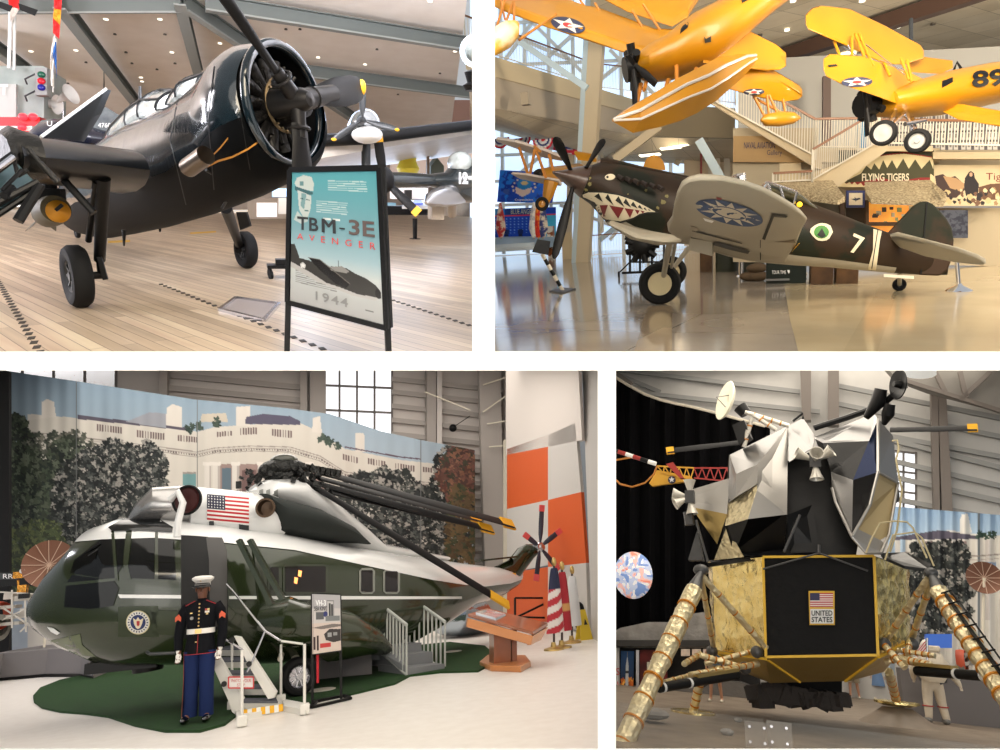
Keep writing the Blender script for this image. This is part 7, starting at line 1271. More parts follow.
rp=thing('exhibit_board','dark red exhibit panel with a pale square near the left lander leg','panel',r,r.P(652,702,25)); pbox(r,640,650,667,702,25,.1,'board',mat('board_red',(110,28,26),.6,var=(2,.1,(70,16,18))),parent=rp); pbox(r,647,662,653,675,24.9,.05,'pale_square',WHF,parent=rp); pbox(r,650,660,656,671,24.85,.05,'pale_strip',WHF,parent=rp); pbox(r,636,650,639,704,24.9,.1,'edge_trim',STL,parent=rp)
pbox(r,606,648,619,704,24.9,.1,'side_board',mat('board_pale',(190,190,188),.6),label='pale board with red lettering cut by the left edge',cat='board'); tx2('S',616,668,619.5,675,24.8,RED,bpy.data.objects['side_board'],rm=r); tx2('A',616,681,619.5,689,24.8,RED,bpy.data.objects['side_board'],rm=r)
for k,(x,lb) in enumerate(((681,'left lit photo panel above the moonscape display'),(692,'middle lit photo panel above the moonscape display'),(703,'right lit photo panel above the moonscape display'))): pbox(r,x,641+8,x+8.5,656,25.2,.1,'photo_panel',mat('photo_lit',(222,196,170),.6,emis=.5,var=(3,.12,(120,90,70))),label=lb,cat='picture')
q=mb(); q.prism([r.P(x,y,25) for x,y in ((664,703),(672,690),(684,684),(700,690),(716,680),(740,682),(760,690),(760,704))],(0,.6,0)); q.build('rock_display',mat('rock_grey',(110,106,102),.9,bump=(6,1)),room=r,label='pile of grey rock shapes below the lit photo panels',cat='rocks')
# plinth and printed curtain on the right
yt4=lambda x: float(np.interp(x,[888,1000,1120],[506,515,530])); g=Can(888,0,1080,1,260,200,(140,165,190))
for i in range(g.nx+1): t0=yt4(g.X[0,i]); g.Y[:,i]=t0+(690-t0)*g.Y[:,i]
g.vgrad([(505,(126,152,180)),(535,(160,182,202)),(690,(170,180,190))]); g.poly([(905,536),(950,530),(965,533),(1080,540),(1080,690),(905,690)],(204,200,192)); g.poly([(960,520),(962,514),(968,514),(972,533),(960,533)],(214,210,202)); g.poly([(895,537),(940,530),(978,536),(978,539),(895,540)],(86,82,96)); g.rect(895,540,900,690,(190,186,180))
for x in (925,944,955): g.rect(x,541,x+12 if x==955 else x+8,545,(150,130,128))
g.rect(978,506,980,690,(120,126,130)); g.rect(985,540,990,620,(186,180,176)); g.rect(966,566,976,582,(120,150,180)); g.pl([(905,552),(978,556),(1080,548)],1.4,(150,142,136)); g.pl([(905,556),(978,560),(1080,552)],.8,(170,160,152)); g.rect(984,562,996,580,(120,140,165)); 
for x in (979,986,993): g.blobs(((g.X-x)**2+(g.Y-535)**2<14),10,1.6,[(50,70,58)],x)
def tree4(cx,cy,rx_,ry_,n,sd): m_=(((g.X-cx)/rx_)**2+((g.Y-cy)/ry_)**2)*(1+.5*(noise2(g.nx,g.ny,14,sd)-.5))<1; g.blobs(m_,n,2.6,G2,sd)
tree4(935,580,42,36,900,3); tree4(925,610,45,30,600,4); tree4(948,556,20,18,200,5)
sheet(g,lambda x,y:r.P(x,y,26+.08*math.sin(x*.5)),'printed_curtain',mat('curtain_print',vc=True,rough=.8),room=r,label='printed curtain with white mansion wing and dark tree behind the right lander leg',cat='curtain')
q=mb(); a=r.P(900,672,24);b=r.P(1090,672,24); a.z=b.z=0; q.prism([a,b,b+V((0,1,0)),a+V((0,1,0))],(0,0,r.P(950,672,24).z)); q.build('grey_plinth',PLI,room=r,label='long low grey plinth behind the astronaut',cat='plinth',smooth=0)
q=mb(); c=r.P(984,578,24); ax=V((-.1,-1,0)).normalized(); q.lathe([(0,0),(.25,.03),(.45,.14)],c,ax,24); md_=thing('mesh_dish','brown mesh umbrella dish at the right edge behind the lander leg','antenna',r,r.P(984,670,24)); q.build('mesh_reflector',mat('copper_mesh',(122,84,66),.6,.2,bump=(60,.3)),parent=md_); x0,y0=basis(ax); q=mb()
for k in range(12): d=x0*math.cos(2*PI*k/12)+y0*math.sin(2*PI*k/12); q.tube([c+ax*.0,c+d*.45+ax*.15],.01,6)
q.build('ribs',mat('rib_pale',(190,160,140),.5),parent=md_); q=mb(); q.cyl(c,r.P(982,668,24),.04); q.build('mast',WHF,parent=md_)
rv=thing('lunar_rover','pale rover frame on the plinth at the right edge','rover',r,r.P(975,672,24)); q=mb()
for a,b in (((960,664),(1000,662)),((962,655),(990,652)),((970,668),(974,650)),((985,668),(983,650)),((955,668),(965,655))): q.bar(r.P(*a,23.6),r.P(*b,23.6),.09)
q.box(r.P(978,656,23.6),(.5,.4,.3)); q.build('frame',mat('rover_white',(196,190,180),.5),parent=rv); q=mb(); q.lathe([(.2,-.1),(.3,-.08),(.3,.08),(.2,.1)],r.P(962,665,23.5),(1,-.3,0),22); q.build('wheel',mat('rover_tyre',(120,118,110),.7),parent=rv); q=mb(); q.lathe([(.31,-.1),(.33,0),(.31,.1)],r.P(962,662,23.5),(1,-.3,0),22); q.build('fender',mat('fender_orange',(190,80,50),.5),parent=rv)
fl4=thing('american_flag','small striped flag above the astronaut backpack','flag',r,r.P(922,655,22.2)); g=Can(0,0,12,12,48,48,(226,222,218))
for k in range(6): g.poly([(0,k*4+2-6),(12,k*4-4-6),(12,k*4-2-6),(0,k*4+4-6)],(190,30,44))
sheet(g,bil([r.P(919,646,22),r.P(927,640,22),r.P(917,657,22),r.P(926,652,22)],g.e),'flag_cloth',VC,parent=fl4); q=mb(); q.cyl(r.P(927,638,22),r.P(927,660,22),.03); q.build('pole',STL,parent=fl4)
pbox(r,926,634,952,648,23,.3,'blue_display',mat('display_blue2',(40,90,180),.4,emis=.4),label='blue lit display seen above the astronaut',cat='display')
# ---- foils ----
SIL=mat('silver_skin',(150,149,148),.28,.9,bump=(1.6,.16)); SILW=mat('bright_skin',(180,177,172),.38,.8,bump=(1.2,.2)); BKS=mat('black_skin',(16,16,17),.3,.3,bump=(2.5,.3)); BKM=mat('black_blanket',(13,13,14),.7,spec=.25,bump=(6,.5)); NVS=mat('blue_black_skin',(20,30,56),.2,.6,bump=(1.5,.2))
GFL=mat('gold_foil',(250,232,168),.22,.9,voro=(4.5,.8),var=(3,.2,(232,202,120))); GFS=mat('pale_gold_foil',(228,214,174),.32,.75,voro=(9,.6)); GSK=mat('gold_skin',(178,154,98),.32,.85,bump=(3,.4)); KAP=mat('orange_tape',(196,124,24),.4,.3); OCH=mat('yellow_trim',(222,178,50),.5); FGR=mat('fitting_grey',(84,84,84),.4,.4); BGE=mat('inner_beige',(196,176,132),.5,.3)
lm=thing('lunar_lander','large lunar lander with silver faceted upper stage and gold foil legs','spacecraft',r,r.G(815,705))
def facet(pts,name,mt,thick=(0,.06,0),par=lm): q=mb(); q.prism([r.P(*p) for p in pts],thick); return q.build(name,mt,parent=par,smooth=0)
# descent stage: black front, gold sides, closed back
TLp=[(763,557,16.2),(874,556,16.2),(906,569,17.6),(908,566,19.4),(874,562,20.6),(763,563,20.6),(708,560,19.4),(712,563,17.6)]
BTp=[(766,657,16.2),(878,655,16.2),(908,641,17.6),(909,640,19.4),(876,645,20.6),(765,647,20.6),(714,646,19.4),(716,650,17.6)]
names=['front_panel','right_foil_face','right_rear_face','rear_face','rear_face','rear_face','left_rear_face','left_foil_face']; mts=[BKM,GFL,GFL,GFL,BKM,GFL,GFL,GFL]; labs={0:'black crinkled front blanket',1:'gold foil right face',7:'gold foil left face'}
for k in range(8):
    j=(k+1)%8; A,B,C_,D_=[r.P(*p) for p in (TLp[k],TLp[j],BTp[j],BTp[k])]; q=mb(); rg=random.Random(k)
    amp=.0 if k==0 else .05; q.grid(lambda u,v:(A.lerp(B,u)).lerp(D_.lerp(C_,u),v)+V((rg.uniform(-amp,amp),rg.uniform(-amp,amp),0)) if 0<u<1 and 0<v<1 else (A.lerp(B,u)).lerp(D_.lerp(C_,u),v),10,10); q.build(names[k],mts[k],parent=lm,label=labs.get(k),smooth=25)
q=mb(); q.poly([r.P(*p) for p in TLp]); q.build('top_deck',BKM,parent=lm,smooth=0)
S2=[(770,683,17),(850,681,17),(884,672,17.8),(880,668,19),(850,668,20),(775,668,20),(748,668,19),(738,670,17.8)]; q=mb(); q.loft([[r.P(*p) for p in BTp],[r.P(*p) for p in S2]],True); q.build('lower_skirt',GSK,parent=lm,smooth=0)
q=mb()
for a,b in (((763,557,16.15),(766,657,16.15)),((874,556,16.15),(878,655,16.15)),((766,657,16.15),(878,655,16.15)),((763,557,16.15),(874,556,16.15)),((766,659,16.15),(716,652,17.5)),((878,657,16.15),(908,643,17.5)),((768,660,16.3),(800,682,17)),((876,658,16.3),(845,681,17)),((716,652,17.6),(738,669,17.8))): q.bar(r.P(*a),r.P(*b),.05)
q.build('yellow_edge_tape',OCH,parent=lm)
q=mb(); q.tube([r.P(x,y,16.05) for x,y in ((763,569),(819,553),(868,571))],.02); q.tube([r.P(819,553,16.05),r.P(819,545,16.1)],.03); q.build('front_cables',FGR,parent=lm)
# flag plaque
fp4=facet([(808.5,591,16.1),(834.5,591,16.1),(834.8,625,16.1),(809.5,625,16.1)],'flag_plaque',OCH,(0,-.02,0)); g=Can(0,0,24,14,72,42,(226,222,216))
for k in range(7): g.rect(0,k*2.15,24,k*2.15+1.07,(178,40,50))
g.rect(0,0,10,7.5,(56,54,84)); sheet(g,bil([r.P(810,593,16.05),r.P(833,593,16.05),r.P(810,607,16.05),r.P(833,607,16.05)],g.e),'flag_print',VC,parent=fp4)
pbox(r,810.3,609,833.6,623.5,16.05,.01,'name_plate',WHT,parent=fp4); tx2('UNITED',811.5,610.5,832.5,615.8,16.03,INK,fp4,rm=r,bold=.02); tx2('STATES',811.5,617,832.5,622.3,16.03,INK,fp4,rm=r,bold=.02)
# ascent stage: solid core and facets
q=mb(); q.loft([[r.P(x,y,d) for x,y,d in ((788,470,16.9),(835,465,16.9),(850,550,16.9),(786,556,16.9),(786,556,19.5),(850,550,19.5),(835,465,19.5),(788,470,19.5))]],False) if 0 else q.prism([r.P(x,y,17.1) for x,y in ((786,462),(820,448),(850,470),(866,500),(856,556),(742,556),(734,540),(740,470))],(0,2.2,0)); q.build('cabin_core',BKS,parent=lm,smooth=0)
FA=[('left_upper_facet',[(729.6,455,16.9),(788,426,16.9),(758,464,16.1)],SIL),('left_bright_facet',[(788,426,16.9),(787,514.5,16.2),(748,519,15.9),(757,490,16),(758,464,16.1)],SILW),('left_edge_facet',[(729.6,455,16.9),(758,464,16.1),(736,474,16.2),(736,497,16.2),(728,503,16.7)],SIL),('window_panel',[(736,474,16.2),(758,464,16.1),(757,484,16),(736,497,16.2)],SILW),('gold_facet',[(728,503,16.7),(757,485,16),(757,490,16),(748,519,15.9),(725,526,16.5)],GFS),('left_black_facet',[(725,526,16.5),(748,519,15.9),(787,514.5,16.2),(784,549,16.6),(734,554,16.8)],BKS),
('pod_upper_facet',[(690,490,17.4),(730,478,16.9),(727,514,16.5),(691,507,17.3)],SILW),('pod_lower_facet',[(691,507,17.3),(727,514,16.5),(717,544,17.0)],GSK),('pod_back',[(690,490,17.5),(730,478,17.8),(717,544,18),(691,507,17.5)],SIL),
('top_facet',[(788,426,16.9),(803,418,17.2),(816,437,16.8),(812,448,16.6),(789,462,16.4)],SIL),('right_top_facet',[(814,438,16.7),(874,413,17),(878,419,16.6),(869,441,16.2),(823,443,16.3)],SIL),
('right_black_facet',[(823,443,16.3),(869,441,16.2),(853,480,15.9),(831,472,16.1)],BKS),('right_blue_facet',[(869,441,16.2),(878,419,16.6),(878,472,15.9),(853,480,15.9)],NVS),('right_curved_facet',[(831,472,16.1),(853,480,15.9),(852,537,15.7),(843,522,15.9),(836,503,16),(832,488,16.1)],SIL),('right_lower_black_facet',[(853,480,15.9),(878,472,15.9),(870,505,15.7),(852,537,15.7)],BKS),
('right_side_facet',[(878,419,16.6),(893,436,17.2),(898,483,17),(878,472,15.9)],SIL),('right_inner_facet',[(878,472,15.9),(898,483,17),(896,505,16.8),(889,535,16.4),(880,540,16.2),(858,530,15.9),(870,505,15.7)],BGE),('right_rim_facet',[(852,537,15.7),(858,529,15.9),(882,541,16.2),(886,546,16.2),(881,553,16),(866,553,15.8)],SILW),
('lower_left_gold',[(714,560,17.2),(727,526,16.6),(744,557,16.6)],GFS),('centre_crumple',[(787,515,16.3),(812,505,16.5),(820,552,16.5),(790,553,16.5)],BKS),('right_back_facet',[(874,413,17),(893,436,17.3),(900,500,18.5),(850,540,18.5),(815,437,18.5)],SIL),('left_back_facet',[(729,455,17),(788,426,17),(800,420,18.8),(740,556,18.8),(722,540,18.5)],SIL)]
for nm,pts,mt in FA: facet(pts,nm,mt,(0,.05,0))
q=mb(); 
for a,b in (((878,419,16.5),(878,472,15.85)),((878,472,15.85),(898,483,16.95)),((878,472,15.85),(870,505,15.65)),((870,505,15.65),(852,537,15.65)),((832,488,16.05),(836,503,15.95)),((836,503,15.95),(852,537,15.65)),((866,553,15.75),(881,553,15.95)),((852,537,15.65),(866,553,15.75)),((898,483,16.95),(889,535,16.3)),((889,535,16.3),(881,553,15.95))): q.tube([r.P(*a),r.P(*b)],.03)
q.build('edge_rim',SILW,parent=lm); facet([(740,486,15.98),(738,496,16.1),(755,485,15.95),(756,476,15.95)],'seam_tape',GSK,(0,-.005,0)) if 0 else None
# thruster quads
def quad(cx,cy,d,dirs,nm='thruster_quad'):
    c=r.P(cx,cy,d); q=mb(); q.box(c,(.22,.2,.3)); o=q.build(nm,FGR,parent=lm)
    for (dx,dz,dy) in dirs: v=V((dx,dy,dz)).normalized(); q=mb(); q.lathe([(.04,.08),(.06,.16),(.1,.3),(.15,.42),(.13,.42),(.05,.2),(.01,.2)],c,v,18); q.build('nozzle',mat('nozzle_pale',(206,202,192),.35,.4),parent=o)
quad(690,497,16.9,((0,1,0),(-1,.15,-.3),(-.8,-.45,-.3),(.1,-1,0))); quad(815,461,15.9,((.9,.5,-.3),(-.9,.4,-.3),(0,-1,-.1),(.1,.2,-1)))
facet([(688,560,17),(697,530,17),(703,560,17)],'plume_deflector',FGR,(0,.3,0)); q=mb(); q.tube([r.P(688,512,17),r.P(690,525,17)],.12); q.tube([r.P(696,520,16.9),r.P(708,562,16.9)],.03); q.tube([r.P(784,552,16),r.P(800,515,16.1)],.03); q.build('struts',FGR,parent=lm)
# antennas
q=mb(); ax=V((-.86,-.48,.2)).normalized(); c=r.P(730,402,16.4); q.lathe([(.0,-.02),(.25,.0),(.42,.06),(.5,.13),(.49,.15),(.0,.04)],c,ax,32); do_=q.build('radar_dish',mat('dish_cream',(226,222,200),.4),parent=lm,label='cream radar dish'); q=mb(); q.tube([c+ax*.1+V((-.02,0,-.16)),c+ax*.35+V((.0,0,.02)),c+ax*.1+V((.1,0,.14))],.012); q.build('dish_feed',FGR,parent=do_)
q=mb(); q.cyl(r.P(740,407,16.7),r.P(746,414,16.7),.17,.14); q.prism([r.P(732,425,16.6),r.P(744,420,16.6),r.P(750,436,16.6),r.P(739,445,16.6)],(.05,.3,0)); q.build('radar_box',BLK,parent=lm)
for a,b in (((745,412),(789,426)),((752,414),(776,430)),((752,418),(748,432)),((748,430),(744,447))):
    A=r.P(*a,16.6);B=r.P(*b,16.7); q=mb(); q.cyl(A,B,.055,n=10); o=q.build('foil_boom',mat('boom_foil_white',(210,206,196),.4,.4,bump=(20,.6)),parent=lm); n=max(2,int((B-A).length/.2)); q=mb()
    for k in range(1,n): p=A.lerp(B,k/n); q.cyl(p,p+(B-A).normalized()*.03,.062,n=10)
    q.build('orange_bands',KAP,parent=o)
q=mb(); c=r.P(903,385,15.8); ax=V((-.9,-.4,.05)).normalized(); q.lathe([(0,0),(.2,.02),(.33,.1),(.32,.12),(0,.03)],c,ax,28); q.cyl(c-ax*.05,r.P(885,402,16.2),.07); q.cyl(c,c+ax*.2,.1,.06); q.build('black_dish',BLK,parent=lm)
for pts,w in (([(881,389),(878,402),(866,418)],.16),([(890,404),(888,414),(884,424)],.13)): q=mb(); q.tube([r.P(*pts[0],16),r.P(*pts[1],16.1),r.P(*pts[2],16.3)],[w*.8,w,w*.4],12); q.build('antenna_pod',BLK,parent=lm)
q=mb(); q.tube([r.P(814,428,16.8),r.P(846,418,16.8),r.P(874,408,16.5),r.P(882,404,16.2)],.07); q.tube([r.P(793,421,16.8),r.P(803,413,16.8),r.P(803,419,16.8)],.03); q.build('antenna_beam',BLK,parent=lm)
# porch and handrails
facet([(881,556,16.3),(905,555,16.4),(932,567,15.9),(929,572,15.8),(905,569,15.8),(884,560,16)],'porch',BKS,(0,0,.06))
facet([(707,563,17.2),(762,555,16.4),(763,559,16.3),(708,567,17.1)],'left_outrigger',BKS,(0,.1,0))
CRT=mat('rail_cream',(206,192,150),.5); q=mb(); q.tube([r.P(x,y,15.5) for x,y in ((866,553),(871,540),(880,523),(895,521),(907,522),(913,528),(927,558))],.017); q.tube([r.P(x,y,15.7) for x,y in ((885,560),(893,535),(915,532),(922,538),(934,566))],.017); q.tube([r.P(x,y,16.2) for x,y in ((892,441),(897,440),(899,448),(896,460),(902,490),(897,530),(890,552))],.02); q.build('porch_handrails',CRT,parent=lm)
# legs
def leg(pts,w,name='landing_leg',bands=10,mt=GFS,par=lm,bm=KAP):
    A,B=r.P(*pts[0]),r.P(*pts[1]); n=26; rg=random.Random(int(pts[0][0])); q=mb(); q.tube([A.lerp(B,k/n) for k in range(n+1)],[w*rg.uniform(.9,1.08) for k in range(n+1)],12); o=q.build(name,mt,parent=par,smooth=20); q=mb(); d=(B-A).normalized()
    for k in range(1,bands): p=A.lerp(B,k/bands); q.cyl(p,p+d*.03,w*1.1,n=14)
    q.build('orange_bands',bm,parent=o); return o
L1=leg([(694,590,14.6),(612,768,11.9)],.17,bands=9); q=mb(); q.cyl(r.P(701,572,14.9),r.P(694,590,14.6),.05,.16,14); q.sph(r.P(701,570,15),(.16,.16,.12)); q.build('leg_cone',FGR,parent=lm)
L2=leg([(939,592,14.8),(1022,722,12.6)],.15,bands=11); q=mb(); q.cyl(r.P(931,573,15.1),r.P(939,592,14.8),.05,.14,14); q.sph(r.P(931,573,15.1),(.12,.12,.1)); q.build('leg_cone',FGR,parent=lm)
A=r.P(940,596,14.6);B=r.P(1022,716,12.4); q=mb(); off=V((.07,-.08,.04)); q.bar(A+off,B+off,.045); q.bar(A+off*2.2,B+off*2.2,.02)
for k in range(10): p=A.lerp(B,k/9); q.cyl(p+off-V((.06,0,0)),p+off*2.4,.014)
q.build('leg_ladder',BLK,parent=lm)
for a,b,w in (((702,576,14.9),(766,648,16.2),.065),((701,578,14.9),(714,650,17.3),.06),((929,577,15.1),(886,640,16.6),.06),((932,580,15.1),(911,641,17.3),.06)): leg([a,b],w,'upper_strut',4,GFS)
for a,b,w,n in (((665,682,14.2),(720,668,16.6),.05,8),((690,675,14.8),(758,664,16.4),.06,9),((684,664,15.4),(700,654,16.4),.06,4),((700,655,16),(745,668,16.4),.06,6),((705,664,16.2),(756,650,16.6),.05,6),((880,640,16.4),(905,668,16),.06,5),((898,650,16.4),(935,656,16),.05,6),((905,660,16),(932,666,15.6),.07,5),((885,662,16.6),(912,655,16.4),.06,4),((910,640,17),(905,665,16.4),.06,4)): leg([a,b],w,'lower_strut',n)
q=mb(); 
for x,y,d in ((757,652,16.3),(712,651,17.2),(884,644,16.4),(912,644,17),(745,668,16.4)): q.sph(r.P(x,y,d),(.13,.13,.13),10,8)
q.build('strut_fittings',FGR,parent=lm)
for a,b in (((659,688,13.6),(737,675,15.6)),((917,671,15.6),(985,676,14.2))):
    A=r.P(*a);B=r.P(*b); q=mb(); q.cyl(A,B,.085,n=14); o=q.build('probe_tube',BLK,parent=lm); q=mb(); d=(B-A).normalized(); L_=(B-A).length
    for t in (.03,.35) if a[0]<700 else (.6,.97): q.cyl(A+d*L_*t,A+d*(L_*t+.06),.09,n=14)
    q.build('white_bands',WHT,parent=o); q=mb(); q.bar(A.lerp(B,.45)+V((0,0,.1)),B+V((0,0,.1)),.12,.06) if a[0]<700 else q.bar(A+V((0,0,.12)),A.lerp(B,.6)+V((0,0,.1)),.14,.06); q.build('gold_sleeve',GSK,parent=o)
def pad(x,y,d,top,wpx):
    p=r.P(x,y,d); q=mb(); w=wpx*d/F; rg=random.Random(3); q.lathe([(0,0),(w*.6,.02),(w,.08),(w*1.0,.13),(w*.8,.12),(0,.1)],p,n=26,caps=False); o=q.build('footpad',GFL,parent=lm,smooth=20); leg([(x,y-4,d),top],.1,'rear_leg',6); return p
p1_=pad(693,717,18.1,(702,672,17.8),19); p2_=pad(897,707,21.5,(889,672,19),16)
q=mb(); base=p2_.z; q.lathe([(0,base),(.35,base-.02),(.6,base*.5),(.95,-.02)],V((p2_.x,p2_.y,0)),n=24) ; q.build('regolith_mound',mat('regolith_floor',(118,108,98),.55),room=r,label='low mound of grey dust under the right rear footpad',cat='mound')
# engine bell and rocks below
eb=thing('black_pedestal','black block pedestal with rough rocks under the lander','pedestal',r,r.G(808,704)); q=mb(); q.prism([r.P(x,y,18.2) for x,y in ((778,676),(842,676),(842,702),(778,704))],(0,1.4,0)); q.build('block',BKM,parent=eb); q=mb(); rg=random.Random(6)
for k in range(22): q.box(r.P(754+k*4.2,703-rg.random()*14*(1 if k<11 else .4),18.1),(rg.uniform(.2,.4),.4,rg.uniform(.15,.45)),Matrix.Rotation(rg.uniform(-.5,.5),3,'Y')@Matrix.Rotation(rg.uniform(0,1),3,'Z'))
q.build('rocks',mat('rock_dark',(58,54,52),.9,bump=(6,1)),parent=eb,smooth=0)
for x,y,s_,lb in ((761,708,.26,'grey boulder beside the black pedestal'),(727,735,.13,'small stone on the floor in front of the lander, left of the acrylic panels'),(738,722,.1,'small stone behind the acrylic panels'),(650,722,.4,'flat pile of pale rubble left of the rear footpad')): q=mb(); q.sph(r.G(x,y)+V((0,0,s_*.4)),(s_,s_*.8,s_*.5 if s_<.3 else .12),9,6); q.build('stone',mat('moon_grey',(160,156,150),.9,bump=(4,.8),var=(2,.2,(124,120,116))),room=r,label=lb,cat='rock',smooth=0)
# acrylic barrier with bolted brackets
ACR=mat('clear_acrylic',(200,205,205),.1,alpha=.05)
for x0,x1,lb in ((606,765,'clear acrylic barrier panel at the left foot of the picture'),(768,1010,'clear acrylic barrier panel at the right foot of the picture')):
    t=thing('acrylic_panel',lb,'barrier',r,r.G((x0+x1)/2,745)); d=11.6; q=mb(); a=r.P(x0,742,d);b=r.P(x1,742,d); z1=r.P(770,720,d).z; q.prism([V((a.x,d,.0)),V((b.x,d,.0)),V((b.x,d,z1)),V((a.x,d,z1))],(0,.012,0)); q.build('sheet',ACR,parent=t,smooth=0)
    for bx in ((779,) if x0>700 else (757,)):
        c=r.P(bx,727,d); q=mb(); q.box(c+V((0,-.02,-.1)),(.34,.015,.34)); o=q.build('bracket',mat('bracket_clear',(170,166,160),.3,alpha=.22),parent=t)
        for dx,dz in ((-.1,.0),(.1,.0),(-.1,-.2),(.1,-.2)): q=mb(); q.cyl(c+V((dx,-.05,dz)),c+V((dx,-.02,dz)),.02,n=10); q.build('bolt',STL,parent=o)
# ---- skeleton helicopter behind ----
sh=thing('truss_helicopter','small yellow and red truss helicopter tail with dark blades behind the lander','helicopter',r,r.P(720,470,22)); YL2=mat('truss_yellow',(206,156,50),.5); RD2=mat('truss_red',(150,44,38),.5)
q=mb(); q.prism([r.P(649,483,21.5),r.P(657,470,21.5),r.P(690,476,21.5),r.P(694,480,21.5),r.P(652,486,21.5)],(0,.15,0)); q.build('tail_panel',YL2,parent=sh); q=mb(); c=r.P(672,480,21.4); q.cyl(c,c+V((0,-.04,0)),.12,n=18); o=q.build('star_emblem',mat('roundel_navy',(44,48,72),.5),parent=sh); q=mb(); q.add([c+V((.1*(1 if k%2==0 else .42)*math.sin(PI*k/5),-.06,.1*(1 if k%2==0 else .42)*math.cos(PI*k/5))) for k in range(10)],[tuple(range(10))]); q.build('star',WI,parent=o,smooth=0)
def truss(A1,A2,B1,B2,n,mt,nm):
    q=mb(); q.bar(A1,A2,.04); q.bar(B1,B2,.04)
    for k in range(n): a=A1.lerp(A2,k/n);b=B1.lerp(B2,(k+.5)/n);c=A1.lerp(A2,(k+1)/n); q.bar(a,b,.03); q.bar(b,c,.03)
    q.build(nm,mt,parent=sh)
truss(r.P(657,466,21.5),r.P(694,468,21.5),r.P(660,472,21.5),r.P(694,480,21.5),5,YL2,'yellow_truss'); truss(r.P(694,468,21.5),r.P(735,468,21.5),r.P(694,478,21.5),r.P(735,482,21.5),5,RD2,'red_truss'); truss(r.P(735,468,21.5),r.P(800,470,21.5),r.P(735,482,21.5),r.P(800,486,21.5),6,RD2,'red_truss')
for a,b,tipx in (((745,442),(667,451),1),((890,430),(977,428),1)):
    q=mb(); A=r.P(*a,22);B=r.P(*b,21.5); blade(q,A,B,.22,(0,-.9,.4),.03,0,.9,sq=True); o=q.build('rotor_blade',BLD,parent=sh); q=mb(); dd=(B-A).normalized(); q.bar(B-dd*.22,B+dd*.02,.06,.24,up=(0,0,1)); q.build('blade_tip',YEL,parent=o)
pl_=thing('red_white_pole','red, black and white striped boom with hanging cable loop at the left','boom',r,r.P(640,462,21)); A=r.P(604,447,21);B=r.P(656,464,21)
for k in range(7): q=mb(); q.cyl(A.lerp(B,k/7),A.lerp(B,(k+1)/7),.07,n=12); q.build('segment',(RD2,BLK,RD2,WHT,RD2,BLK,WHT)[k],parent=pl_)
q=mb(); q.tube([r.P(x,y,21) for x,y in ((604,462),(616,460),(634,457),(650,462))],.03); q.tube([r.P(x,y,21) for x,y in ((612,476),(620,484),(632,487),(645,483),(654,474),(657,466))],.03); q.build('cable_loop',YS,parent=pl_); q=mb(); q.prism([r.P(666,464,21),r.P(673,462,21),r.P(680,472,21),r.P(684,478,21),r.P(680,478,21)],(0,.2,0)); q.build('red_plate',RD2,parent=pl_)
# ---- astronaut figure seen from behind, and two visitors behind the lander ----
SUIT=mat('suit_white',(212,200,180),.85,bump=(14,.5)); SRED=mat('suit_red_band',(170,50,50),.8)
sp_=thing('person','person in a white spacesuit and backpack walking away, right of the lander','person',r,r.G(938,724),rot=0); sp_.scale=(1.08,1.08,1.06)
Vd={'pelvis':(0,0,.95,.2,.17),'waist':(0,0,1.12,.2,.17),'chest':(.02,.02,1.38,.23,.18),'neck':(.02,.03,1.56,.12),'head0':(.02,.05,1.68,.15,.16),'head':(.02,.05,1.8,.14,.15),
'hipL':(-.12,0,.88,.15),'kneeL':(-.15,.03,.5,.115),'ankL':(-.17,0,.14,.09),'toeL':(-.19,.16,.06,.07),'hipR':(.12,0,.88,.15),'kneeR':(.15,.08,.5,.115),'ankR':(.2,.03,.14,.09),'toeR':(.24,.18,.06,.07),
'shL':(-.28,.02,1.46,.12),'elL':(-.38,.12,1.2,.1),'wrL':(-.36,.3,1.05,.07),'shR':(.3,.02,1.46,.12),'elR':(.45,.06,1.2,.1),'wrR':(.6,.14,.98,.07)}
Ed=[('pelvis','waist'),('waist','chest'),('chest','neck'),('neck','head0'),('head0','head'),('pelvis','hipL'),('hipL','kneeL'),('kneeL','ankL'),('ankL','toeL'),('pelvis','hipR'),('hipR','kneeR'),('kneeR','ankR'),('ankR','toeR'),('chest','shL'),('shL','elL'),('elL','wrL'),('chest','shR'),('shR','elR'),('elR','wrR'),('wrL','Lpalm'),('wrR','Rpalm')]
hand(Vd,Ed,'L',-1,-.36,.36,1.0); hand(Vd,Ed,'R',1,.64,.16,.9); figure(sp_,Vd,Ed,SUIT)
q=mb(); lp(q,[(0,-.28,.98,.22,.12),(0,-.3,1.1,.3,.17),(0,-.3,1.5,.31,.18),(0,-.28,1.66,.27,.15),(0,-.26,1.72,.2,.1)],20); q.build('backpack',SUIT,parent=sp_,local=True); q=mb(); q.box((0,-.3,1.78),(.46,.24,.14)); q.build('oxygen_pack',SUIT,parent=sp_,local=True,bevel=.03)
q=mb(); q.sph((.02,.06,1.82),(.17,.18,.19),16,12); q.build('helmet',mat('helmet_white',(220,214,204),.35),parent=sp_,local=True)
for s,kx,ky in ((-1,-.155,.03),(1,.17,.06)): q=mb(); q.torus((kx,ky,.4),(0,0,1),.115,.014,22,8); q.build('red_band',SRED,parent=sp_,local=True); q=mb(); q.sph((kx*1.18,ky+.06,.08),(.1,.19,.085),12,8); q.build('overshoe',mat('overshoe_grey',(130,128,124),.8),parent=sp_,local=True)
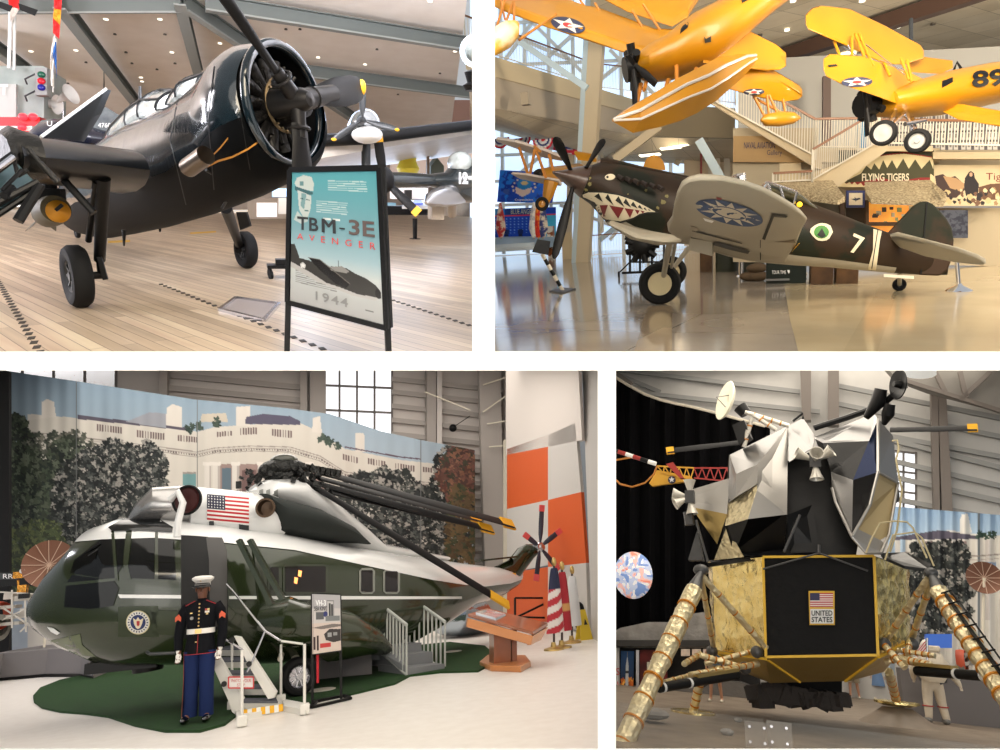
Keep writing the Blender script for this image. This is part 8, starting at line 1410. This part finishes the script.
q=mb(); q.tube([(.2,-.1,1.3),(.34,-.12,1.2),(.3,-.05,1.0),(.15,-.15,.95)],.025); q.tube([(-.2,-.1,1.3),(-.32,-.1,1.15),(-.26,-.1,.98)],.025); q.build('hoses',FGR,parent=sp_,local=True)
def visitor(x,y,lb,short,shm,legs=SKN2 if 'SKN2' in globals() else None):
    t=thing('person',lb,'person',r,r.G(x,y)); sk_=mat('skin_light',(188,140,112),.55)
    Vd={'pelvis':(0,0,.93,.13,.1),'waist':(0,0,1.1,.13,.1),'chest':(0,0,1.32,.15,.1),'neck':(0,0,1.5,.055),'head0':(0,0,1.58,.07),'head':(0,0,1.68,.08,.09),'hipL':(-.1,0,.88,.09),'kneeL':(-.12,0,.48,.06),'ankL':(-.14,.02,.09,.04),'toeL':(-.16,-.12,.04,.035),'hipR':(.1,0,.88,.09),'kneeR':(.12,.04,.48,.06),'ankR':(.16,.06,.09,.04),'toeR':(.18,-.08,.04,.035),'shL':(-.2,0,1.4,.06),'elL':(-.25,.02,1.13,.042),'wrL':(-.24,-.04,.9,.03),'shR':(.2,0,1.4,.06),'elR':(.25,.02,1.13,.042),'wrR':(.24,-.04,.9,.03)}
    Ed=[('pelvis','waist'),('waist','chest'),('chest','neck'),('neck','head0'),('head0','head'),('pelvis','hipL'),('hipL','kneeL'),('kneeL','ankL'),('ankL','toeL'),('pelvis','hipR'),('hipR','kneeR'),('kneeR','ankR'),('ankR','toeR'),('chest','shL'),('shL','elL'),('elL','wrL'),('chest','shR'),('shR','elR'),('elR','wrR'),('wrL','Lpalm'),('wrR','Rpalm')]
    hand(Vd,Ed,'L',-1,-.24,-.06,.83); hand(Vd,Ed,'R',1,.24,-.06,.83); figure(t,Vd,Ed,sk_); q=mb(); lp(q,[(0,0,.98,.19,.14),(0,0,1.2,.18,.13),(0,0,1.42,.22,.13),(0,0,1.5,.12,.09)],20); q.build('shirt',shm,parent=t,local=True)
    q=mb()
    if short=='shorts':
        for s in(-1,1): lp(q,[(s*.12,0,.55,.11,.12),(s*.1,0,.8,.11,.13),(s*.07,0,1.0,.12,.14)],16)
    else: lp(q,[(0,0,.5,.26,.2),(0,0,.8,.22,.17),(0,0,1.02,.18,.14)],20)
    q.build(short,mat(short+'_cloth',(150,136,112) if short=='shorts' else (110,140,180),.8),parent=t,local=True); q=mb()
    for s,yy in((-1,-.05),(1,-.01)): q.sph((s*.165,yy,.04),(.05,.13,.045),12,8)
    q.build('shoes',WHF,parent=t,local=True); q=mb(); q.sph((0,.02,1.71),(.09,.1,.1),14,10); q.build('hair',mat('hair_brown',(70,50,36),.8),parent=t,local=True)
visitor(855,698.5,'person in khaki shorts and white shoes behind the black pedestal, legs visible','shorts',WHF); visitor(880,700,'person in a pale blue skirt standing behind the right rear footpad','skirt',mat('shirt_navy',(50,60,84),.8))
visitor(716,702,'person in dark clothes far behind the left side of the lander','shorts',mat('shirt_teal',(60,90,110),.8))
